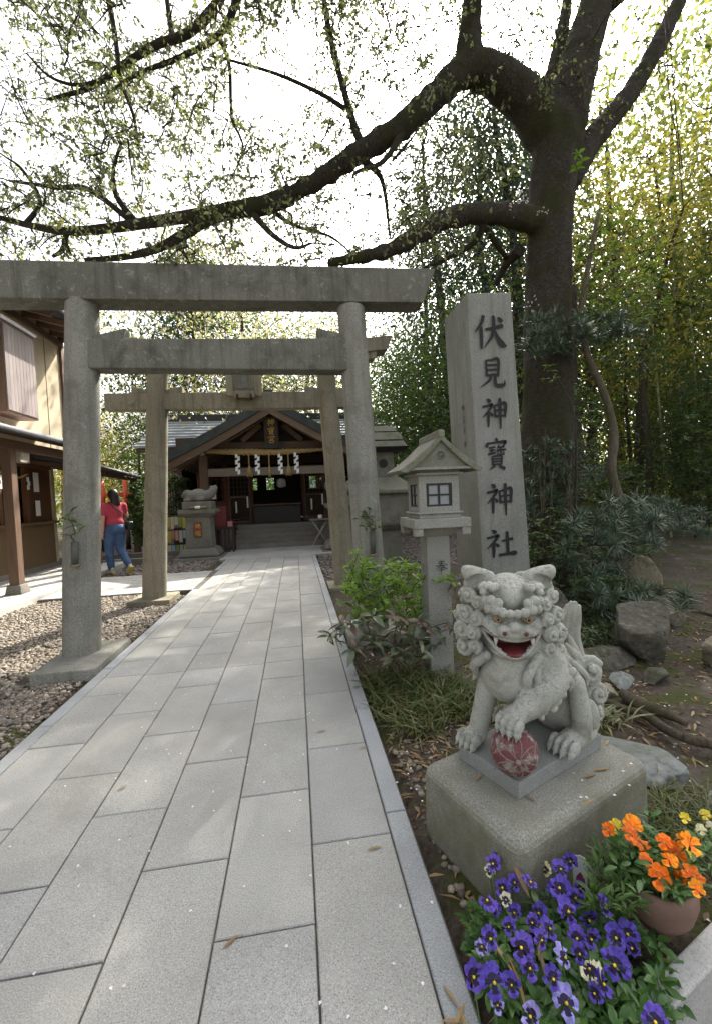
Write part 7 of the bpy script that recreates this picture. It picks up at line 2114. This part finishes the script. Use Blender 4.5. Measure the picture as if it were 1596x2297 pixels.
for a, Y, b_, r_, lab in (((1452, 1095), 9.0, (1440, 700), .10, 'dark straight trunk standing beside the trail'), ((1290, 1000), 9.5, (1288, 640), .13, 'dark trunk just right of the cherry'), ((1410, 1120), 11, (1404, 760), .06, 'thin dark trunk behind the wavy one'), ((1320, 960), 12, (1322, 640), .07, 'thin grey trunk in the gap right of the cherry')):
    t = thing('slim_tree', lab, 'tree', tuple(onground(a[0], Y)), 'slim trunks of the wood')
    p, q = Vector(onground(a[0], Y)), at(b_[0], b_[1], Y)
    mb = MB(); cc = catmull([p, p.lerp(q, .35) + Vector((.08, 0, 0)), p.lerp(q, .7) - Vector((.06, 0, 0)), q], 6); mb.tube([tuple(v) for v in cc], [r_ * (1 - .03 * i) for i in range(len(cc))], 9, wob=.06); mb.build('trunk', M['bark'], t)
    tp = np.array([np.array(q) + RNG.normal(size=3) * (.8, .8, .6) for _ in range(60)])
    mb = MB(); Skeleton(np.array(cc), np.full(len(cc), .04)).grow(tp, mb, .004, .05, .5, .006); mb.build('branches', M['bark'], t)
    leafobj('crown', [whorls(tp, (9, 14), .13, .06, .6, .0)], M['evergreen'], t)
# hanging vines
for pts, lab in (([(985, 460, 5.0), (1000, 330, 5.0), (1008, 200, 5.1)], 'thin dark vine hanging from the long limb'), ([(1488, -20, 5.6), (1500, 200, 5.5), (1520, 330, 5.5), (1532, 470, 5.5)], 'thin vine hanging from the right limb'), ([(1495, -20, 5.5), (1512, 220, 5.5), (1530, 380, 5.6)], 'second thin vine close beside the other')):
    mb = MB(); mb.tube([tuple(v) for v in catmull([at(*p) for p in pts], 6)], .008, 5); tag(mb.build('hanging_vine', M['stem']), lab, 'vine', 'hanging vines')
# little shed in the wood
SD = thing('little_shrine_shed', 'small dark shed with a tilted roof deep in the right wood', 'shed', tuple(onground(1335, 12)))
p = Vector(onground(1335, 12))
MB().box(p.x - .55, p.x + .45, 11.7, 12.5, .3, 1.45).build('walls', M['wood_red'], SD)
for x in (-.5, .4):
    for y in (11.75, 12.45): MB().box(p.x + x - .05, p.x + x + .05, y - .04, y + .04, -.05, .3).build('leg', M['wood_dark'], SD)
MB().prism([(p.x - .85, 11.5, 1.46), (p.x + .95, 11.5, 1.46), (p.x + .98, 11.5, 1.54), (p.x + .05, 11.5, 2.02), (p.x - .88, 11.5, 1.54)], (0, 1.2, 0)).build('roof', M['roof_slate'], SD)
MB().box(p.x - .1, p.x + .3, 11.68, 11.698, .4, 1.3).build('door', M['wood_dark'], SD)

# ================================================================== bamboo vases on the gate posts
M['vase'] = plain('old_bamboo_tube', (.085, .085, .07), .7, 0, .2, 12)
def vase(px_, y0, y1, Y, lab, tips):
    p, q = at(px_, y1, Y), at(px_ - .5, y0, Y)
    t = thing('bamboo_vase', lab, 'vase', tuple(p), 'bamboo vases tied to the gate posts')
    MB().tube([p, p.lerp(q, .5), q], [.026, .028, .027], 12).build('tube', M['vase'], t)
    MB().lathe([(.038, 0), (.038, .018), (.03, .019)], tuple(p - Vector((0, 0, .02))), 12).build('bracket', M['bamboo_dry'], t)
    T_ = np.array([at(a, b, Y - .03) for a, b in tips]); mb = MB()
    Skeleton(np.array([np.array(q)]), np.array([.006])).grow(T_, mb, .002, .1, 1, .004); mb.build('stems', M['stem'], t)
    leafobj('foliage', [whorls(T_, (3, 5), .085, .032, .6, .0)], M['evergreen_b'], t, True)
vase(168, 1215, 1266, 3.925, 'bamboo vase with leafy sprig on the left gate post', [(152, 1165), (165, 1180), (175, 1195), (150, 1200), (158, 1150)])
vase(836, 1190, 1242, 3.925, 'bamboo vase with drooping leaves on the right gate post', [(812, 1150), (822, 1160), (832, 1140), (838, 1172), (820, 1182), (845, 1185), (806, 1165)])

# ================================================================== flower bed
k0, k1 = np.array([.36, .785]), np.array([6.9, 3.12]); nrm = np.array([.335, -.94]) * .062
ks = [(k0 + nrm), (k1 + nrm), k1, k0]
kb = MB().hexa([(p[0], p[1], -.25) for p in ks] + [(p[0], p[1], .03) for p in ks]).build('bed_kerb', M['paver_dusty'], None, .006)
tag(kb, kind='structure')

def zz2(x, y): return (1600 + .75 * x) * .5706, (3050 + .75 * y) * .5706
def petalmat(name, c, edge=None):
    m, t, b = newmat(name)
    n1 = noise(t, 90, 4, .6, pos(t))
    oi = N(t, 'ShaderNodeObjectInfo')
    vr = ramp(t, [(0, (.72, .70, .80)), (.5, (1.0, 1.0, 1.0)), (1, (1.35, 1.25, 1.12))], oi.outputs['Random']).outputs[0]
    t.links.new(mix(t, 1.0, ramp(t, [(.3, [v * .7 for v in c]), (.7, [min(1, v * 1.3) for v in c])], n1.outputs[0]).outputs[0], vr, 'MULTIPLY'), b.inputs['Base Color'])
    b.inputs['Roughness'].default_value = .6
    b.inputs['Specular IOR Level'].default_value = .25
    return m
M['orange_deep'] = petalmat('deep_orange_petal', (.60, .10, .01)); M['violet'] = petalmat('violet_petal', (.095, .060, .36)); M['lavender'] = petalmat('lavender_petal', (.30, .27, .58)); M['cream'] = petalmat('cream_petal', (.62, .60, .36))
M['blotch'] = petalmat('dark_blotch', (.018, .010, .045)); M['eye_yellow'] = petalmat('yellow_eye', (.75, .50, .03)); M['orange'] = petalmat('orange_petal', (.80, .17, .008)); M['amber'] = petalmat('amber_petal', (.80, .28, .012)); M['yellowp'] = petalmat('yellow_petal', (.75, .60, .06))
def flower(c, d, R, mats, blot=True, seed=0, parent=None, name='flower'):
    rng_ = random.Random(seed)
    c, d = Vector(c), Vector(d).normalized()
    up = Vector((0, 0, 1)); s = d.cross(up).normalized(); u = s.cross(d).normalized()
    cup = rng_.uniform(-.35, .9); asp = rng_.uniform(.82, 1.12); s = s * asp; roll_ = rng_.uniform(-.35, .35); s, u = s * math.cos(roll_) + u * math.sin(roll_), u * math.cos(roll_) - s * math.sin(roll_)
    mb = MB()
    spec = [(100, .80, 1.0, -.010), (62, .78, 1.0, -.006), (165, .66, .92, -.002), (15, .66, .92, .0), (-90, .95, 1.0, .004)]
    spec = [(112, .78, 1.0, -.010), (68, .78, 1.0, -.007), (175, .70, .92, -.002), (5, .70, .92, .001), (-90, 1.0, .95, .005)]
    for pi, (deg, wd, ln, lift) in enumerate(spec):
        a0 = math.radians(deg) ; half = .78 * wd
        rows = [(.06, 0), (.42 + .08 * rng_.random(), 1), (.64, 2), (1.0, 3)]
        nA = 7; grid = []
        for ri, (rr, _) in enumerate(rows):
            for k in range(nA):
                v = -1 + 2 * k / (nA - 1)
                ang = a0 + half * v * (.75 + .25 * rr)
                r_ = R * rr * ln * (1 - .22 * abs(v) ** 2.5 * (ri == 3)) * (1 + (.06 * rng_.uniform(-1, 1) if ri == 3 else 0))
                z_ = lift * R * 20 * .05 + (.13 * R * math.sin(v * 6 + pi) * rr + .20 * R * rr * rr * rng_.uniform(-.7, 1) if ri >= 2 else 0) - (.10 - .35 * cup) * R * rr * rr
                grid.append(c + s * (r_ * math.cos(ang)) + u * (r_ * math.sin(ang)) + d * (z_ + lift * R * 3))
        F, ms = [], []
        for ri in range(3):
            for k in range(nA - 1):
                F.append((ri * nA + k, ri * nA + k + 1, (ri + 1) * nA + k + 1, (ri + 1) * nA + k))
                ms.append(1 if (blot and ((ri == 0) or (ri == 1 and pi >= 2 and 0 < k < nA - 2))) else 0)
        b0 = len(mb.V); mb.V += [tuple(v) for v in grid]
        for f_, m_ in zip(F, ms): mb.F.append([b0 + i for i in f_]); mb.M.append(m_); mb.SM.append(True)
    mb.ball(c + d * R * .12 - u * R * .05, R * .11, 2, 5)
    return mb.build(name, mats, parent)
M['pansy_leaf'] = leafmat('pansy_leaf', [(.04, .095, .022), (.065, .14, .03), (.09, .18, .04), (.05, .11, .035)], .25, (1.3, 1.4, .6), .4, .45)
VM = [M['violet'], M['blotch'], M['eye_yellow']]; LM = [M['lavender'], M['blotch'], M['eye_yellow']]; CM = [M['cream'], M['blotch'], M['eye_yellow']]
OM = [M['orange'], M['orange_deep'], M['amber']]; AM = [M['amber'], M['orange'], M['orange']]; YM = [M['yellowp'], M['blotch'], M['amber']]
FL = [(340, 1050, 'v', .038), (450, 1080, 'v', .040), (545, 1095, 'v', .028), (600, 900, 'v', .040), (840, 710, 'v', .040), (950, 750, 'v', .036), (1030, 690, 'v', .034), (830, 1190, 'l', .042), (960, 1020, 'c', .034), (430, 850, 'v', .032), (500, 590, 'v', .034), (515, 650, 'c', .022), (450, 460, 'v', .030), (430, 500, 'c', .022), (480, 415, 'v', .026), (630, 380, 'l', .028), (700, 430, 'v', .026), (800, 490, 'v', .032), (720, 490, 'c', .026), (855, 450, 'v', .028), (800, 590, 'v', .038), (765, 600, 'v', .026), (1090, 850, 'v', .036), (960, 850, 'v', .030), (1155, 830, 'v', .036), (1090, 990, 'v', .040), (1020, 1090, 'v', .036), (985, 1140, 'v', .026), (820, 950, 'l', .032), (690, 720, 'v', .032), (655, 770, 'v', .026), (420, 660, 'v', .034), (460, 700, 'v', .024), (575, 460, 'l', .024), (530, 790, 'v', .024), (905, 590, 'v', .024), (700, 860, 'v', .026), (650, 1260, 'l', .034), (470, 1200, 'l', .022), (1300, 1290, 'v', .036), (390, 900, 'l', .026), (560, 560, 'v', .028), (640, 560, 'v', .030), (880, 640, 'v', .030), (740, 800, 'v', .032), (890, 850, 'v', .032), (560, 720, 'v', .028), (760, 1060, 'v', .032), (900, 930, 'v', .030), (640, 1010, 'v', .030), (1180, 900, 'v', .028)]
clump = [(.47, .97), (.68, .90), (.60, 1.12), (.80, 1.03)]
clab = ['violet pansies at the paving edge, front clump', 'violet pansies with a pale white edged bloom, lower clump', 'violet pansies close under the block plinth', 'violet pansies beside the pot of orange flowers']
CL = [thing('pansy_plant', clab[i], 'flowers', (clump[i][0], clump[i][1], -.05), 'violet pansy plants') for i in range(4)]
tips = [[] for _ in range(4)]
stems = [MB() for _ in range(4)]
for i, (x, y, k, R) in enumerate(FL):
    X, Yp = zz2(x, y)
    zf = .15 + .03 * math.sin(i * 2.3)
    p = gr(X, Yp, zf)
    ci = min(range(4), key=lambda q: (clump[q][0] - p.x) ** 2 + (clump[q][1] - p.y) ** 2)
    d = (CAM - p).normalized() * .7 + Vector((RNG.normal() * .5, RNG.normal() * .4 - .2, .25 + RNG.normal() * .3))
    flower(p, d, R * .86, {'v': VM, 'l': LM, 'c': CM}[k], True, i, CL[ci])
    b0 = Vector((p.x * .75 + clump[ci][0] * .25, p.y * .75 + clump[ci][1] * .25, -.03))
    stems[ci].tube([tuple(v) for v in catmull([b0, b0.lerp(p, .6) + Vector((0, .015, .02)), p - d.normalized() * .006], 4)], .0022, 4)
M['green_stem'] = plain('green_stem', (.08, .15, .04), .6)
for i in range(4):
    stems[i].build('stems', M['green_stem'], CL[i])
    T_ = []
    for _ in range(92):
        a = RNG.uniform(0, 6.28); rr = .17 * math.sqrt(RNG.uniform())
        T_.append((clump[i][0] + rr * math.cos(a) * 1.0, clump[i][1] + rr * math.sin(a) * .85, RNG.uniform(-.02, .12) * (1.1 - rr / .25)))
    T_ = np.array(T_); T_ = T_[(T_[:, 0] > .425)]; T_ = off_plinth(T_)
    leafobj('foliage', [whorls(T_, (5, 8), .038, .020, .6, .25)], M['pansy_leaf'], CL[i], True)
# dry bamboo blades caught among the pansies
o = leafobj('dry_leaves', [leaves(np.array([gr(*zz2(690, 970), .10), gr(*zz2(740, 1140), .05), gr(*zz2(640, 640), .13), gr(*zz2(620, 1230), .08), gr(*zz2(1290, 960), .0), gr(*zz2(560, 1050), .08)]), np.array([(.5, .6, .5), (.05, .5, .5), (-.1, .5, .4), (.0, .5, .3), (.6, -.4, .1), (-.3, .6, .3)]), .10, .017, .25, .05, True)], M['dry_leaf'])
tag(o, 'dry blades caught among the pansies', 'litter', kind='stuff')
# pot of orange flowers
M['terracotta'] = plain('dull_terracotta', (.19, .115, .085), .8, 0, .2, 10, .2)
PT = thing('flower_pot', 'round dull terracotta pot standing by the bed kerb', 'pot', (1.02, 1.09, -.04))
MB().lathe([(.045, 0), (.072, .012), (.094, .045), (.106, .09), (.105, .118), (.098, .136), (.086, .136), (.084, .11)], (1.035, 1.125, .02), 28).build('bowl', M['terracotta'], PT)
MB().lathe([(.088, 0), (.086, .006)], (1.035, 1.125, .128), 24).build('soil', M['dirt'], PT)
OP = thing('orange_flower_plant', 'orange pansies growing in the terracotta pot', 'flowers', (1.02, 1.085, .09))
OF_ = [(1180, 260, 'a', .036), (1165, 300, 'o', .03), (1215, 345, 'o', .036), (1400, 410, 'o', .038), (1480, 360, 'a', .036), (1320, 535, 'o', .038), (1420, 550, 'o', .036), (1500, 530, 'o', .036), (1345, 348, 'o', .026), (1090, 265, 'y', .026), (1052, 285, 'o', .026), (1515, 595, 'a', .026), (1250, 440, 'o', .022), (1370, 440, 'a', .026), (1440, 335, 'a', .026)]
sm_ = MB()
for i, (x, y, k, R) in enumerate(OF_):
    X, Yp = zz2(x, y); p = gr(X, Yp, .27 + .03 * math.sin(i * 1.9) - (.04 if y > 480 else 0))
    d = (CAM - p).normalized() * .6 + Vector((RNG.normal() * .4, RNG.normal() * .3, .4))
    flower(p, d, R * .88, {'o': OM, 'a': AM, 'y': YM}[k], k != 'y', 100 + i, OP)
    b0 = Vector((1.02 + (p.x - 1.02) * .3, 1.085 + (p.y - 1.085) * .3, .09))
    sm_.tube([tuple(v) for v in catmull([b0, b0.lerp(p, .55) + Vector((0, .02, .02)), p - d.normalized() * .006], 4)], .0025, 4)
sm_.build('stems', M['green_stem'], OP)
T_ = np.array([(1.035 + RNG.normal() * .065, 1.125 + RNG.normal() * .055, RNG.uniform(.14, .25)) for _ in range(75)])
leafobj('foliage', [whorls(T_, (4, 7), .042, .015, .6, .3)], M['pansy_leaf'], OP, True)
tag(leafobj('yellow_leaf', [leaves(np.array([gr(*zz2(1400, 640), .12), gr(*zz2(1370, 650), .12), gr(*zz2(1430, 650), .12)]), np.array([(.0, -.3, -1), (-.3, -.3, -1), (.3, -.3, -1)]), .05, .045, .1, .1, True)], M['yellowgreen'], OP), None)
# leafy stems between the pots
WF = thing('wallflower_plant', 'leafy dark stemmed plant between pansies and the orange flowers', 'plant', (.90, 1.14, -.05))
T_ = np.array([gr(*zz2(RNG.uniform(960, 1210), RNG.uniform(380, 720)), .12 + .06 * RNG.uniform()) for _ in range(85)]); T_ = off_plinth(T_)
mb = MB(); Skeleton(np.array([(.90, 1.14, z) for z in np.linspace(-.04, .06, 5)]), np.full(5, .005)).grow(T_, mb, .0018, .1, .8, .0028); mb.build('stems', M['stem'], WF)
leafobj('foliage', [whorls(T_, (4, 7), .042, .011, .6, .6)], M['azalea_dark'], WF, True)
# pale primrose at the picture edge
PR = thing('primrose_plant', 'small pale yellow flowers at the picture edge', 'flowers', (1.45, 1.45, -.05))
for i in range(5):
    p = gr(RNG.uniform(1510, 1600), RNG.uniform(1790, 1920), .08)
    flower(p, (CAM - p).normalized() + Vector((0, 0, .5)), .02, YM if i % 3 else CM, False, 300 + i, PR)
# plant label
pt_ = gr(*zz2(905, 520), .06)
LB = MB(); d = (CAM - pt_); d.z = 0; d.normalize(); s_ = d.cross(Vector((0, 0, 1))).normalized() * -1
prof_ = [(-.020, -.09), (.020, -.09), (.022, .045), (.016, .062), (0, .068), (-.016, .062), (-.022, .045)]
LB.prism([pt_ + s_ * x + Vector((0, 0, z)) for x, z in prof_], d * .0015)
lb = LB.build('plant_label', M['paper']); tag(lb, 'white plant label with a magenta picture among the pansies', 'label')
MB().prism([pt_ + d * .0017 + s_ * x + Vector((0, 0, z)) for x, z in ((-.014, -.03), (.016, -.03), (.012, -.004), (.0, .012), (-.012, -.008))], d * .0004).build('label_print', plain('magenta_print', (.35, .05, .16)), lb)
